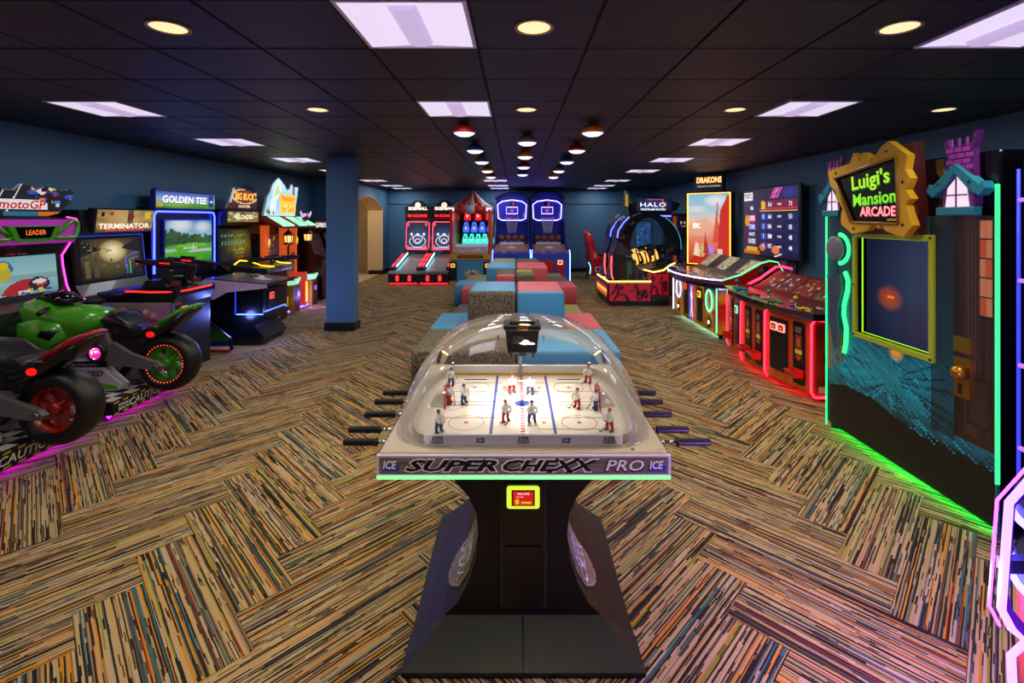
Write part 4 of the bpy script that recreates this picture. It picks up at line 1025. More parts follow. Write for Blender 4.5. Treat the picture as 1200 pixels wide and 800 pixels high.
def golf_pedestal(loc):
    t = thing('golf_control_pedestal', 'black golf control pedestal with blue light lines on zigzag foot', 'control pedestal', loc, PI/2)
    # zigzag seen from the near end
    prof = [(.34, 0), (-.28, 0), (-.36, .10), (-.22, .27), (-.34, .45), (-.34, .76), (.34, .76), (.40, .6), (.22, .4), (.30, .2)]
    MB().prism(prof, 'x', -.33, .33).build('pedestal_body', SATIN, t)
    top = [(-.44, .82), (-.44, .85), (.42, .93), (.46, .88), (.30, .70), (.10, .76)]
    MB().prism(top, 'x', -.40, .40).build('deck', mat('deck_grey', '#23242c', .2, coat=.5), t)
    for sx in (-1, 1):
        MB().prism([(-.44, .80), (-.42, .845), (.42, .92), (.50, .86), (.42, .70), (.30, .64), (.12, .74)], 'x', sx*.40, sx*.412).build('deck_cheek', mat('cheek_pink', '#e0bcd4', .3), t)
        led('side_light', [(sx*.336, -.34, .43), (sx*.336, .02, .43)], .008, '#3a60ff', 9.0, t)
        led('edge_light', [(sx*.336, .04, .42), (sx*.336, .04, .74)], .004, '#2040ff', 3.0, t)
    dm_ = T(0, -.02, .886) @ R(.092, 'X')
    im = Ink(40, 30, '#3a4458'); im.mottle(.4, 8); im.ell(.5, .3, .12, .16, '#c8ccd8'); im.speck(14, ['#d84040', '#e8e8ee', '#4a80d0', '#40a050'], .04, 3)
    im.panel('deck_print', .74, .74, t, dm_ @ T(0, -.37, .006) @ R(-PI/2, 'X'))
    MB(dm_).ell((0, -.12, .01), .05, .05, .045).build('trackball', mat('ball_white', '#e6e6ea', .15), t)
    for x_ in (-.2, -.1, .12, .22): MB(dm_ @ T(x_, .08, .006)).lathe([(.018, 0), (.018, .012), (.014, .016)], 12).build('button', RED, t)
    MB().box(-.22, .22, -.352, -.34, .50, .74).build('door', mat('door_dark', '#16161a', .3), t)
    reader(t, T(-.12, -.352, .66), '#ff5a50')
    neon_fill(t, (-.20, -.48, .42), 10, (.20, .25, 1)); neon_fill(t, (-.45, -.1, .40), 5, (.20, .25, 1))
    led('front_light', [(-.30, -.345, .46), (.30, -.345, .46)], .008, '#3a60ff', 5.0, t)
    return t
golf_pedestal((-3.82, 7.02, 0))

# ---- hunting game
def hunt(loc):
    t = thing('hunting_arcade_cabinet', 'hunting gun arcade cabinet with jagged logo topper beside the golf game', 'arcade machine', loc, PI/2)
    side = [(.36, 0), (-.12, 0), (-.12, .90), (.06, 1.02), (.12, 1.60), (0, 1.66), (-.02, 1.90), (.36, 1.90)]
    MB().prism(side, 'x', -.475, .475).build('cabinet', SATIN, t)
    sm = T(0, .06, 1.06) @ R(-.09, 'X')
    MB(sm).box(-.465, .465, -.02, .04, -.02, .54, .01).build('screen_bezel', BLACK, t)
    im = Ink(44, 36, '#0c1a10'); im.soft(.6, .55, .5, .6, '#6a6a10', .9); im.soft(.62, .5, .3, .3, '#8a7a14', .8)
    for k in range(8): im.line((.05+.1*k, .5), (.08+.1*k, .62), .014, '#30b890'); im.line((.05+.1*k, .78), (.1+.1*k, .84), .012, '#38c8a0')
    im.rect(.42, .3, .8, .36, '#b0a020'); im.rect(.45, .2, .75, .24, '#a08a18'); im.rect(.5, .06, .7, .1, '#c03020'); im.speck(20, ['#0a140c', '#18402a'], .04, 2)
    im.panel('screen', .87, .50, t, sm @ T(0, -.022, .0), .8)
    MB().box(-.475, .475, -.07, .0, 1.68, 1.87, .01).build('marquee_box', BLACK, t)
    im = Ink(44, 14, '#8a7a3a'); im.mottle(.5, 6, 8); im.speck(26, ['#3a2a14', '#c8b060', '#e8dca0', '#5a4a20', '#b06a20'], .08, 6, asp=2)
    im.rect(.22, .3, .82, .72, '#2a2010', .6); im.panel('marquee', .92, .17, t, T(0, -.072, 1.69), .9)
    text('RELOADED', .56, .075, glow('#fff4d0', 1.2), t, T(.02, -.075, 1.775), bold=.03)
    out = [(-.52, 0), (.5, 0), (.46, .06), (.54, .14), (.44, .20), (.52, .31), (.36, .27), (.28, .30), (-.05, .33), (-.24, .36), (-.34, .34), (-.40, .20)]
    mm = T(-.01, -.05, 1.91) @ Matrix.Diagonal((.88, 1, 1, 1))
    MB(mm).prism(out, 'y', -.015, .02).build('topper', mat('topper_edge', '#c8b8a0', .4), t)
    def ins(u, v):
        x, z = -.52+u*1.06, v*.36; c = False
        for i in range(len(out)):
            (x1, z1), (x2, z2) = out[i], out[(i+1) % len(out)]
            if (z1 > z) != (z2 > z) and x < (x2-x1)*(z-z1)/(z2-z1)+x1: c = not c
        return c
    im = Ink(60, 22, '#4a1410'); im.mottle(.4, 2, 6); im.ring(.55, .58, .42, .36, .7, '#f0d090'); im.ell(.55, .58, .36, .28, '#8a1c10'); im.line((.1, .3), (.2, .9), .03, '#b8c8d8'); im.rect(.25, .02, .8, .2, '#181014')
    im.panel('topper_print', 1.06, .36, t, mm @ T(.01, -.0165, 0), 1.0, mask=ins)
    text('BIG BUCK', .66, .12, glow('#ffc24a', 1.3), t, mm @ T(.06, -.0185, .205), shear=.15, bold=.03); text('HUNTER', .40, .045, glow('#ffe0a0', 1.1), t, mm @ T(.04, -.0185, .04), bold=.02)
    MB().box(-.40, .40, -.62, -.12, 0, .86, .02).build('gun_pedestal', SATIN, t)
    MB().prism([(-.10, .88), (-.66, .86), (-.70, .90), (-.66, .95), (-.10, 1.0)], 'x', -.44, .44).build('deck', mat('deck_olive', '#1a1d12', .4), t)
    for sx in (-1, 1):
        led('gun_arch_light', [(sx*.30-.2, -.20, 1.02), (sx*.30-.12, -.24, 1.08), (sx*.30-.02, -.34, 1.06), (sx*.30+.06, -.50, .98), (sx*.30+.14, -.66, .96)], .010, '#ffd024', 3.5, t)
        gun(t, T(sx*.24, -.46, 1.02) @ R(.5, 'Z') @ R(-.1, 'X'), '#2f4a3a', accent=None)
    reader(t, T(0, -.622, .74), '#ff4a60')
    MB().box(-.3, .3, -.626, -.62, .15, .62).build('front_door', mat('door_dark', '#16161a', .3), t)
    return t
hunt((-4.64, 8.16, 0))

# ---- western shooting booth
def western(loc):
    t = thing('western_shooting_booth', 'western shooting booth with red canopy, lanterns and glowing mountain topper', 'arcade machine', loc, PI/2)
    LOGM = mat('lit_timber', '#c8602a', .5, vary=.25, vscale=14)
    MB().box(-.80, .80, .10, .24, 0, 1.70).build('back_wall', SATIN, t)
    MB().box(-.78, .78, .0, .10, .0, .75).build('lower_cabinet', SATIN, t)
    im = Ink(50, 36, '#10141a'); im.soft(.4, .5, .4, .5, '#2a3a4a'); im.speck(16, ['#d86a20', '#3a5a6a', '#8a3a18'], .05, 12); im.panel('screen', 1.0, .66, t, T(0, -.002, .80), .7)
    for sx, k in ((-.62, 0), (.18, 1), (.66, 1)):
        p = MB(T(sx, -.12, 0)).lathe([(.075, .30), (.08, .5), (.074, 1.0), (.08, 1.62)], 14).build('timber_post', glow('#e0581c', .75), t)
        im = Ink(8, 12, '#e8c020'); im.speck(6, ['#b04010', '#ffe060'], .2, 1); im.panel('post_emblem', .10, .16, p, T(sx, -.205, 1.22), 1.2, mask=lambda u, v: (u-.5)**2+(v-.5)**2 < .24)
    # canopy
    can = [(.24, 1.80), (-.22, 1.80), (-.52, 1.62), (-.52, 1.57), (-.20, 1.70), (.24, 1.70)]
    MB().prism(can, 'x', -.82, .82).build('canopy', mat('canopy_red', '#8a1414', .5), t)
    for a, b in ((-.80, -.30), (-.05, .35), (.45, .80)):
        MB().prism([(-.53, 1.585), (-.53, 1.61), (-.24, 1.765), (-.24, 1.74)], 'x', a, b, M=T(0, -.006, .02)).build('canopy_light', glow('#9af0c0', 1.3), t)
    # bull head emblem
    bh = MB(T(.30, -.5, 1.78)).ell((0, 0, 0), .08, .06, .09).build('bull_emblem', mat('bull_red', '#8a1820', .5), t)
    for sx in (-1, 1): MB(T(.30, -.52, 1.80)).tube([(sx*.05, 0, .02), (sx*.16, 0, .0), (sx*.24, 0, .05), (sx*.28, 0, .10)], [.035, .032, .022, .006], 8).build('horn', glow('#d8b8f0', .8), bh)
    # lanterns
    for x_ in (-.34, .62):
        l = MB(T(x_, -.44, 1.30)).lathe([(.03, .22), (.09, .16), (.10, .13)], 6, sm=False).build('lantern', BLACK, t)
        MB(T(x_, -.44, 1.30)).lathe([(.07, .004), (.085, -.02), (.085, -.04)], 6, sm=False).build('lantern_base', BLACK, l)
        MB(T(x_, -.44, 1.30)).lathe([(.078, .125), (.066, .005)], 6, sm=False).build('lantern_glass', glow('#ffb060', 2.2), l)
        MB(T(x_, -.44, 1.30)).tube([(0, 0, .2), (0, 0, .36)], .006, 6).build('lantern_hook', BLACK, l)
        for k in range(6): MB(T(x_, -.44, 1.30)).tube([(.083*math.cos(PI/3*k), .083*math.sin(PI/3*k), .13), (.07*math.cos(PI/3*k), .07*math.sin(PI/3*k), 0)], .008, 4).build('lantern_bar', BLACK, l)
    # swing doors
    for sx in (-1, 1):
        d = MB(T(sx*.36+.02, -.16, .62)).prism([(-.20, 0), (.20, 0), (.20, .46 if sx > 0 else .30), (.10, .44 if sx > 0 else .26), (-.05, .30), (-.20, .24)], 'y', -.02, .0).build('saloon_door', mat('door_timber', '#a8602a', .5, vary=.2, vscale=12), t)
        for k in range(6): MB(T(sx*.36+.02, -.18, .64+k*.034)).box(-.18, .18, -.008, 0, 0, .022).build('slat', mat('slat_timber', '#c47a38', .5), d)
    # topper: lit mountain with a sign
    out = [(-.78, 0), (-.70, .18), (-.62, .36), (-.50, .44), (-.44, .56), (-.30, .66), (-.16, .72), (-.02, .66), (.10, .60), (.24, .50), (.34, .54), (.44, .64), (.60, .58), (.78, .60), (.74, .40), (.66, .20), (.62, 0)]
    mm = T(0, -.16, 1.80)
    MB(mm).prism(out, 'y', -.015, .03).build('topper', mat('topper_pale', '#cfe4f0', .4), t)
    def ins(u, v):
        x, z = -.78+u*1.56, v*.72; c = False
        for i in range(len(out)):
            (x1, z1), (x2, z2) = out[i], out[(i+1) % len(out)]
            if (z1 > z) != (z2 > z) and x < (x2-x1)*(z-z1)/(z2-z1)+x1: c = not c
        return c
    im = Ink(60, 34, '#9fd4f0'); im.grad([(0, '#b8e0f0'), (.5, '#8cc8ec'), (1, '#c4e8f8')]); im.mottle(.12, 3, 6)
    im.poly([(.1, .1), (.3, .8), (.45, .95), (.5, .7), (.35, .4), (.3, .1)], '#e8f0e0', .8); im.poly([(.25, .5), (.38, .85), (.46, .6)], '#c8c878', .8); im.speck(8, ['#6a8a4a', '#3a5a3a'], .03, 4, (.08, .05, .3, .2), 2)
    im.rect(.44, .05, .92, .58, '#f0c838'); im.rect(.46, .08, .90, .30, '#f8e070'); im.rect(.82, .6, .88, .86, '#b02820'); im.ell(.85, .9, .03, .05, '#3a2a20')
    im.panel('topper_print', 1.56, .72, t, mm @ T(0, -.0165, 0), 1.25, mask=ins)
    text('Panning', .62, .13, glow('#e05a18', 1.3), t, mm @ T(.28, -.0185, .33), bold=.03); text('for Gold', .60, .13, glow('#e86a10', 1.3), t, mm @ T(.27, -.0185, .14), bold=.03)
    # two gun stands with glowing bowls and a lit divider
    for x_ in (-.30, .62):
        s_ = MB(T(x_, -.42, 0)).box(-.17, .17, -.16, .20, 0, .50, .015).build('gun_stand', mat('stand_timber', '#5a2a14', .5, vary=.2, vscale=10), t)
        MB(T(x_, -.44, .50)).lathe([(.06, 0), (.15, .02), (.19, .09), (.20, .13), (.17, .13), (.15, .09), (.02, .07)], 20, cap=False).build('gold_pan', glow('#a8f0c8', 1.0), s_)
        MB(T(x_, -.44, .62)).lathe([(.001, .0), (.16, .0), (.15, .025), (.001, .03)], 18, cap=False).build('pan_rim', BLACK, s_)
        reader(s_, T(x_+.03, -.585, .34), '#6a80ff', .9)
        MB(T(x_, -.42, 0)).box(-.175, -.165, -.17, .21, 0, .50).build('stand_edge', mat('edge_gold', '#c89a30', .4), s_)
    MB(T(.16, -.44, 0)).box(-.06, .06, -.14, .14, .05, .70, .01).build('divider', glow('#d03828', .7), t)
    MB(T(.16, -.585, 0)).box(-.035, .035, -.006, 0, .12, .52).build('divider_sign', glow('#ffc830', 1.6), t)
    MB().box(-.74, -.50, -.50, .0, .05, .45, .01).build('ticket_bin', mat('bin_red', '#8a1c14', .4), t)
    MB(T(-.62, -.505, .14)).box(-.09, .09, -.004, 0, 0, .18).build('bin_label', glow('#f0c020', .8), t)
    g = gun(t, T(-.50, -.40, .92) @ R(.9, 'Z') @ R(-.25, 'X'), '#3f7a50', 'rifle', None)
    led('floor_light', [(-.50, -.50, .03), (.80, -.50, .03)], .014, '#5a40ff', 16.0, t)
    MB().box(-.8, .8, -.48, .24, .0, .05).build('floor_plate', SATIN, t)
    neon_fill(t, (.2, -.72, .25), 9, (.36, .22, 1))
    return t
western((-4.70, 9.40, 0)).scale = (.88, 1, 1)

# ---- two dark upright cabinets toward the archway
def upright(loc, lab, rz):
    t = thing('upright_arcade_cabinet', lab, 'arcade machine', loc, rz, 'dark upright cabinets by the pillar')
    side = [(.40, 0), (-.30, 0), (-.30, .85), (-.36, .92), (-.10, 1.02), (.02, 1.42), (-.12, 1.54), (-.14, 1.70), (.40, 1.72)]
    MB().prism(side, 'x', -.30, .30).build('cabinet', mat('cab_maroon', '#1c0f18', .35), t)
    for sx in (-1, 1): MB().prism(side, 'x', sx*.30, sx*.32).build('side_panel', SATIN, t)
    im = Ink(16, 6, '#e8d8d0'); im.speck(10, ['#c02830', '#2a2a30', '#ffffff'], .1, 6); im.panel('marquee', .56, .13, t, T(0, -.145, 1.555) @ R(-.1, 'X'), 1.0)
    im = Ink(16, 16, '#0c141c'); im.speck(14, ['#40a070', '#a0d0e0', '#304858'], .06, 9); im.panel('screen', .52, .40, t, T(0, -.09, 1.03) @ R(-.28, 'X'), .7)
    MB(T(-.1, -.22, .97)).tube([(0, 0, 0), (0, -.01, .07)], .006, 6).ell((0, -.01, .08), .018, .018, .018, 10, 6).build('joystick', RED, t)
    MB().box(-.2, .2, -.305, -.30, .2, .7).build('coin_door', mat('door_dark', '#16161a', .3), t)
    return t
upright((-4.45, 10.75, 0), 'dark upright cabinet with pale marquee beside the western booth', PI/2)
upright((-4.40, 11.45, 0), 'dark upright cabinet half hidden by the blue pillar', PI/2)

# ================================================================== MACHINES AT THE FAR WALL
def skee(xc, lab):
    t = thing('skee_ball_lane', lab, 'arcade machine', (xc, 14.2, 0), 0, 'red lit roll-down lanes')
    y = lambda Y: Y-14.2
    hw = .395
    MB().prism([(y(12.84), .05), (y(12.84), .30), (y(12.90), .345), (y(13.15), .36), (y(14.70), .66), (y(14.70), .05)], 'x', -hw, hw).build('lane_body', SATIN, t)
    MB().box(-hw+.02, hw-.02, y(13.0), y(14.7), 0, .05).build('plinth', RUBBER, t)
    MB().prism([(y(12.832), .285), (y(12.88), .352), (y(13.10), .372), (y(13.10), .30), (y(12.85), .28)], 'x', -hw+.005, hw-.005).build('front_bar', GREYM, t)
    for x_ in (-.15, .17):
        p = MB().prism(rrect(x_-.085, x_+.085, .07, .27, .02), 'y', y(12.83), y(12.84)).build('kick_panel', BLACK, t)
        MB().prism(rrect(x_-.04, x_+.04, .10, .245, .02), 'y', y(12.822), y(12.83)).build('kick_light', glow('#ff2418', 3.5), p)
    # lane bed between low walls
    MB().prism([(y(13.12), .368), (y(14.70), .672), (y(14.70), .662), (y(13.12), .358)], 'x', -.26, .30).build('lane_bed', mat('lane_grey', '#7f8a88', .3, coat=.3), t)
    for sx, x0, x1 in ((-1, -hw, -.26), (1, .30, hw)):
        MB().prism([(y(13.05), .35), (y(13.05), .43), (y(14.70), .76), (y(14.70), .60)], 'x', x0, x1).build('lane_wall', BLACK, t)
    sl = (.76-.43)/(14.70-13.05)
    led('lane_light', [(-.25, y(13.2), .43+.15*sl), (-.25, y(14.5), .43+1.45*sl)], .022, '#8fe8f0', 4.0, t)
    for k in range(3):
        for x_ in (-.355, .355):
            if x_ > 0 and k == 9: continue
            Y = 13.35+k*.45
            MB(T(x_, y(Y), .43+(Y-13.05)*sl+.004) @ R(math.atan(sl), 'X')).box(-.032, .032, -.17, .17, 0, .012, .004).build('wall_light', glow('#ff2838', 3.0), t)
    # target cabinet
    cab = [(y(15.55), .05), (y(14.70), .05), (y(14.70), .74), (y(14.86), 1.70), (y(14.80), 1.76), (y(14.80), 2.02), (y(15.55), 2.02)]
    MB().prism(cab, 'x', -hw, hw).build('target_cabinet', SATIN, t)
    wm = T(.0, y(14.702), .82) @ R(-.165, 'X')
    im = Ink(44, 54, '#141c34'); im.soft(.5, .4, .6, .5, '#3a4a78', .9)
    im.ring(.5, .28, .38, .23, .82, '#e8eeff'); im.ring(.5, .36, .22, .17, .75, '#f4f6ff'); im.ring(.5, .30, .13, .09, .5, '#ffffff'); im.ell(.5, .54, .08, .06, '#f0f4ff'); im.ell(.22, .55, .06, .06, '#e8eeff'); im.ell(.78, .55, .06, .06, '#e8eeff'); im.rect(.1, .02, .9, .05, '#c8d8ff')
    im.panel('target_screen', .66, .80, t, wm @ T(0, -.012, .02), 1.0)
    fp = [(-.30, .0), (.30, 0), (.345, .05), (.345, .79), (.30, .84), (-.30, .84), (-.345, .79), (-.345, .05)]
    led('target_frame', [tuple(wm @ Vector((p[0], -.02, p[1]))) for p in fp], .013, '#ff4060', 3.0, t, True)
    for cx_, cz_ in ((-.27, .76), (.27, .76), (-.27, .08), (.27, .08)):
        for k in range(3): MB(wm @ T(cx_, -.018, cz_)).box(-.05+.02*k, -.04+.02*k, 0, .004, -.05, .05).build('corner_bar', glow('#ff5060', 2.0), t)
    MB().box(-hw+.03, hw-.03, y(14.79), y(14.80), 1.78, 1.90).build('display', GLASSBLK, t)
    text('10 SCORES', .58, .085, glow('#ff2420', 2.4), t, T(0, y(14.787), 1.84), bold=.04)
    hd = [(-hw, 1.92), (hw, 1.92), (hw, 2.12), (.30, 2.14), (.20, 2.20), (.12, 2.28), (0, 2.31), (-.12, 2.28), (-.20, 2.20), (-.30, 2.14), (-hw, 2.12)]
    MB().prism(hd, 'y', y(14.795), y(14.95)).build('header', mat('header_black', '#120c10', .4), t)
    MB(T(0, y(14.79), 2.16)).ell((0, 0, 0), .09, .02, .09).build('header_ball', glow('#fff0e0', 1.0), t)
    text('SKEE-BALL', .58, .10, glow('#fff0d8', 1.4), t, T(0, y(14.775), 2.06), bold=.04)
    led('floor_light', [(-.36, y(12.90), .035), (.36, y(12.90), .035)], .012, '#ff1020', 14.0, t)
    return t
skee(-2.99, 'roll-down ball lane with cyan strip, leftmost at the far wall')
skee(-2.19, 'roll-down ball lane with cyan strip beside the striped tent booth')

def carnival(xc):
    t = thing('carnival_booth', 'carnival booth with red and white striped tent roof and glowing target dolls', 'arcade machine', (xc, 14.0, 0))
    y = lambda Y: Y-14.0
    hw = .555
    BL = mat('booth_blue', '#3f86b4', .4); YE = mat('booth_yellow', '#d8a020', .4)
    MB().box(-hw, hw, y(13.0), y(15.2), .04, .70).build('counter', YE, t)
    MB().box(-hw+.03, hw-.03, y(12.985), y(13.0), .06, .66).build('front_panel', BL, t)
    MB().box(-.34, .34, y(12.978), y(12.985), .08, .62, .004).build('front_door', mat('door_blue', '#4a94c0', .4), t)
    MB().box(-hw, hw, y(12.97), y(13.0), .0, .06).build('kick', YE, t)
    for sx in (-1, 1):
        d = MB().box(sx*.46-.10, sx*.46+.10, y(12.97), y(12.985), .10, .60, .006).build('coin_door', BLACK, t)
        reader(d, T(sx*.46, y(12.97), .50), '#ffd040', 1.1)
    im = Ink(26, 20, '#f0d020'); im.ell(.5, .5, .3, .35, '#e8e0d0'); im.ell(.5, .45, .2, .22, '#c02838'); im.ell(.5, .6, .12, .12, '#3a70b0')
    star = lambda u, v: math.hypot(u-.5, v-.5) < .34+.14*math.cos(9*math.atan2(v-.5, u-.5))
    im.panel('clown_emblem', .46, .30, t, T(.06, y(12.975), .12), mask=star)
    text('CIRCUS', .22, .06, RED, t, T(.06, y(12.973), .26), bold=.04)
    ye = [(-hw, .70), (hw, .70), (hw, .82), (.40, .82), (.30, .74), (-.30, .74), (-.40, .82), (-hw, .82)]
    MB().prism([(-hw, .66), (hw, .66), (hw, .80), (-hw, .80)], 'y', y(12.975), y(13.08)).build('fascia', YE, t)
    im = Ink(30, 6, '#8a2a1c'); im.mottle(.3, 2); im.panel('fascia_sign', .70, .09, t, T(0, y(12.973), .69), mask=lambda u, v: v < .35+1.2*math.sin(PI*u)**.5); text('CIRCUS CUPS', .5, .035, YE, t, T(0, y(12.971), .735))
    MB().prism([(y(13.0), .80), (y(13.0), .83), (y(13.9), .95), (y(13.9), .90)], 'x', -hw, hw).build('play_shelf', mat('shelf_tan', '#a8905a', .4), t)
    im = Ink(40, 8, '#a090a0'); im.speck(30, ['#d04040', '#e8e0e0', '#4060a0', '#e0b030'], .06, 8, asp=3); im.panel('play_shelf_print', 1.1, .5, t, T(0, y(13.1), .848) @ R(-PI/2+.13, 'X'))
    MB().box(-.5, .5, y(13.85), y(13.9), .93, 1.03).build('inner_rail', glow('#b8b0d8', .5), t)
    # cabinet around the targets
    MB().box(-hw, hw, y(15.0), y(15.2), .7, 2.05).build('back_wall', BLACK, t)
    for sx in (-1, 1):
        MB().box(sx*hw, sx*(hw-.05), y(13.5), y(15.0), .8, 2.05).build('side_wall', YE, t)
        MB().box(sx*(hw-.002), sx*(hw-.075), y(12.99), y(13.06), .80, 2.0).build('corner_post', mat('post_red', '#e03038', .35), t)
    for k, (zz, n, col) in enumerate(((1.70, 3, '#ff2028'), (1.34, 4, '#4a70ff'), (.99, 5, '#40f0d8'))):
        MB().box(-.48, .56, y(14.35), y(14.95), zz-.03, zz, .004).build('target_shelf', BLACK, t)
        for i in range(n):
            x_ = -.40+.96*(i+.5)/n+.02
            d = MB(T(x_, y(14.5), zz)).lathe([(.085, 0), (.10, .05), (.095, .13), (.075, .2), (.06, .245), (.065, .27), (.05, .305), (.001, .32)], 16).build('target_doll', glow(col, 1.1), t)
            MB(T(x_, y(14.42), zz+.13)).ell((0, 0, 0), .03, .02, .09).build('doll_front', glow('#e8f4ff', 1.0), d)
            MB(T(x_, y(14.40), zz+.19)).ell((0, 0, 0), .02, .012, .04).build('doll_face', mat('doll_dark', '#301420', .4), d)
    MB().box(-.56, -.50, y(13.55), y(13.62), .95, 1.9).build('score_strip', glow('#5a3ad0', .8), t)
    MB(T(-.53, y(13.5), 1.75)).box(-.03, .03, -.01, 0, -.06, .12).build('score_flame', glow('#ff5020', 1.5), t)
    MB().box(-hw, hw, y(13.02), y(13.5), 1.96, 2.04).build('header_light', glow('#e8f0ff', 1.2), t)
    for x_, c in ((-.25, '#c02030'), (-.02, '#2a4a8a'), (.15, '#d8c030'), (.34, '#e8e8f0')):
        MB(T(x_, y(13.04), 2.04)).lathe([(.06, 0), (.055, .06), (.03, .1), (.001, .14)], 12).build('clown_figure', mat('clown_'+c, c, .4), t)
    # tent roof: eight striped gores with scalloped edge
    ap = Vector((0, y(13.85), 2.60)); n = 14
    for i in range(n):
        def rim(k): 
            a = 2*PI*k/n; c, s_ = math.cos(a), math.sin(a); q = (abs(c)**4+abs(s_)**4)**(-.25)
            return Vector((.575*q*c, y(13.85)+.93*q*s_, 2.08))
        p, q_ = rim(i), rim(i+1); mid = (p+q_)/2
        def at(A, k): return ap+(A-ap)*k-Vector((0, 0, .07*math.sin(PI*k)))
        vv = []; ks = [0.02, .3, .6, 1]
        for k in ks: vv += [at(p, k), at(q_, k)]
        vv += [p-Vector((0, 0, .14)), p*.75+q_*.25-Vector((0, 0, .20)), mid-Vector((0, 0, .22)), p*.25+q_*.75-Vector((0, 0, .20)), q_-Vector((0, 0, .14))]
        fs = [[0, 1, 3, 2], [2, 3, 5, 4], [4, 5, 7, 6], [6, 7, 12, 11, 10, 9, 8]]
        o_ = MB().add(vv, fs, 0, True).build('tent_gore', mat('tent_red', '#d0202c', .55) if i % 2 else mat('tent_white', '#c8b8c0', .55), t)
        md = o_.modifiers.new('thickness', 'SOLIDIFY'); md.thickness = .008
    return t
carnival(-1.232)

def basket(xc, lab):
    t = thing('basketball_hoop_game', lab, 'arcade machine', (xc, 14.4, 0), 0, 'blue basketball hoop games')
    y = lambda Y: Y-14.4
    hw = .515
    BLU = mat('hoop_blue', '#2450cc', .35, coat=.2); BL2 = mat('hoop_blue_dark', '#173080', .4); NAV = mat('hoop_navy', '#0d1c4c', .4)
    MB().box(-hw, hw, y(13.24), y(15.5), .05, .80, .01).build('base', BLU, t)
    MB().box(-hw+.03, hw-.03, y(13.30), y(15.4), 0, .05).build('plinth', RUBBER, t)
    for a, b, c, d in ((-.33, .05, .10, .62), (.12, .38, .32, .62), (.12, .38, .10, .29)):
        MB().box(a, b, y(13.232), y(13.24), c, d, .004).build('red_door', mat('door_red', '#d02218', .35), t)
    reader(t, T(.25, y(13.232), .56), '#ffd8a0', 1.3)
    for sx in (-1, 1):
        led('corner_neon', [(sx*(hw+.004), y(13.235), .06), (sx*(hw+.004), y(13.235), .78), (sx*(hw-.006), y(13.30), .90)], .012, '#5a6aff' if sx < 0 else '#6c98ff', 9.0, t)
        MB().prism([(y(13.26), .80), (y(13.36), .96), (y(14.2), 1.06), (y(14.6), 1.60), (y(14.75), 2.30), (y(15.5), 2.30), (y(15.5), .80)], 'x', sx*hw, sx*(hw-.035)).build('side_wall', BL2, t)
    MB().box(-hw+.04, hw-.04, y(13.25), y(13.36), .80, .86, .01).build('front_rail', mat('rail_violet', '#5a4a9a', .3), t)
    im = Ink(40, 4, '#4a4090'); im.speck(24, ['#d03040', '#e8e0f0', '#2030a0'], .05, 4, asp=4); im.panel('rail_print', .92, .05, t, T(0, y(13.248), .805), .5)
    MB().prism([(y(13.36), .84), (y(14.3), 1.0), (y(14.3), .9), (y(13.36), .80)], 'x', -hw+.035, hw-.035).build('ball_ramp', mat('ramp_wood', '#9a7648', .35, vary=.15, vscale=8), t)
    im = Ink(20, 10, '#b0a8b0'); im.ell(.5, .5, .4, .4, '#c04050'); im.ell(.5, .5, .3, .3, '#e8e0e0'); im.panel('ramp_logo', .34, .4, t, T(0, y(13.65), .898) @ R(-PI/2+.17, 'X'), mask=lambda u, v: (u-.5)**2+(v-.5)**2 < .25)
    MB().prism([(y(14.3), .98), (y(14.34), 1.05), (y(15.3), 1.05), (y(15.3), .95)], 'x', -.36, .36).build('ball_tray', mat('tray_white', '#c8d0e8', .4), t)
    MB().box(-hw+.035, hw-.035, y(15.2), y(15.3), .9, 1.62).build('lower_back', BLU, t)
    for k in range(14): MB().box(-.46+k*.068, -.42+k*.068, y(15.185), y(15.2), 1.1, 1.6).build('back_slat', BL2, t)
    # arched top panel
    arc_ = arc(0, 2.34, hw, PI, 0, 18, ry=.26)
    MB().prism([(-hw, 1.58), (hw, 1.58)]+arc_[::-1], 'y', y(15.2), y(15.5)).build('arch_panel', BLU, t)
    rim = arc(0, 2.34, hw+.012, PI, 0, 18, ry=.275); inn_ = arc(0, 2.34, hw-.05, 0, PI, 18, ry=.215)
    MB().prism(rim+inn_, 'y', y(14.75), y(15.2)).build('arch_hood', NAV, t)
    # backboard
    bb = [(-.42, 1.76), (-.30, 1.70), (.30, 1.70), (.42, 1.76), (.44, 2.18), (.30, 2.28), (0, 2.32), (-.30, 2.28), (-.44, 2.18)]
    MB().prism(bb, 'y', y(14.88), y(14.90)).build('backboard', mat('board_blue', '#3a3fc8', .3), t)
    led('backboard_neon', [(p[0], y(14.865), p[1]) for p in bb], .013, '#8c84ff', 9.0, t, True)
    led('shooting_square', [(-.17, y(14.87), 1.90), (.17, y(14.87), 1.90), (.17, y(14.87), 2.10), (-.17, y(14.87), 2.10)], .010, '#9c98ff', 6.0, t, True)
    im = Ink(12, 12, '#4a48c8'); im.ring(.5, .5, .45, .45, .5, '#e03848'); im.rect(.3, .4, .7, .6, '#f0e8f4'); im.panel('board_logo', .16, .13, t, T(0, y(14.872), 1.93), .8, mask=lambda u, v: (u-.5)**2+(v-.5)**2 < .25)
    MB().box(-.10, .10, y(14.86), y(14.88), 2.14, 2.25).build('score_display', GLASSBLK, t)
    text('0', .055, .085, glow('#ff2020', 3.0), t, T(.045, y(14.855), 2.195)); text('_', .04, .01, glow('#a01818', 1.0), t, T(-.045, y(14.855), 2.165))
    for x_, c in ((-.37, '#c03040'), (.37, '#c0c8e8')): MB().box(x_-.03, x_+.03, y(14.872), y(14.88), 1.80, 1.92).build('board_sticker', mat('sticker_'+c, c, .4), t)
    # hoop and net
    hc = (0, y(14.62), 1.80)
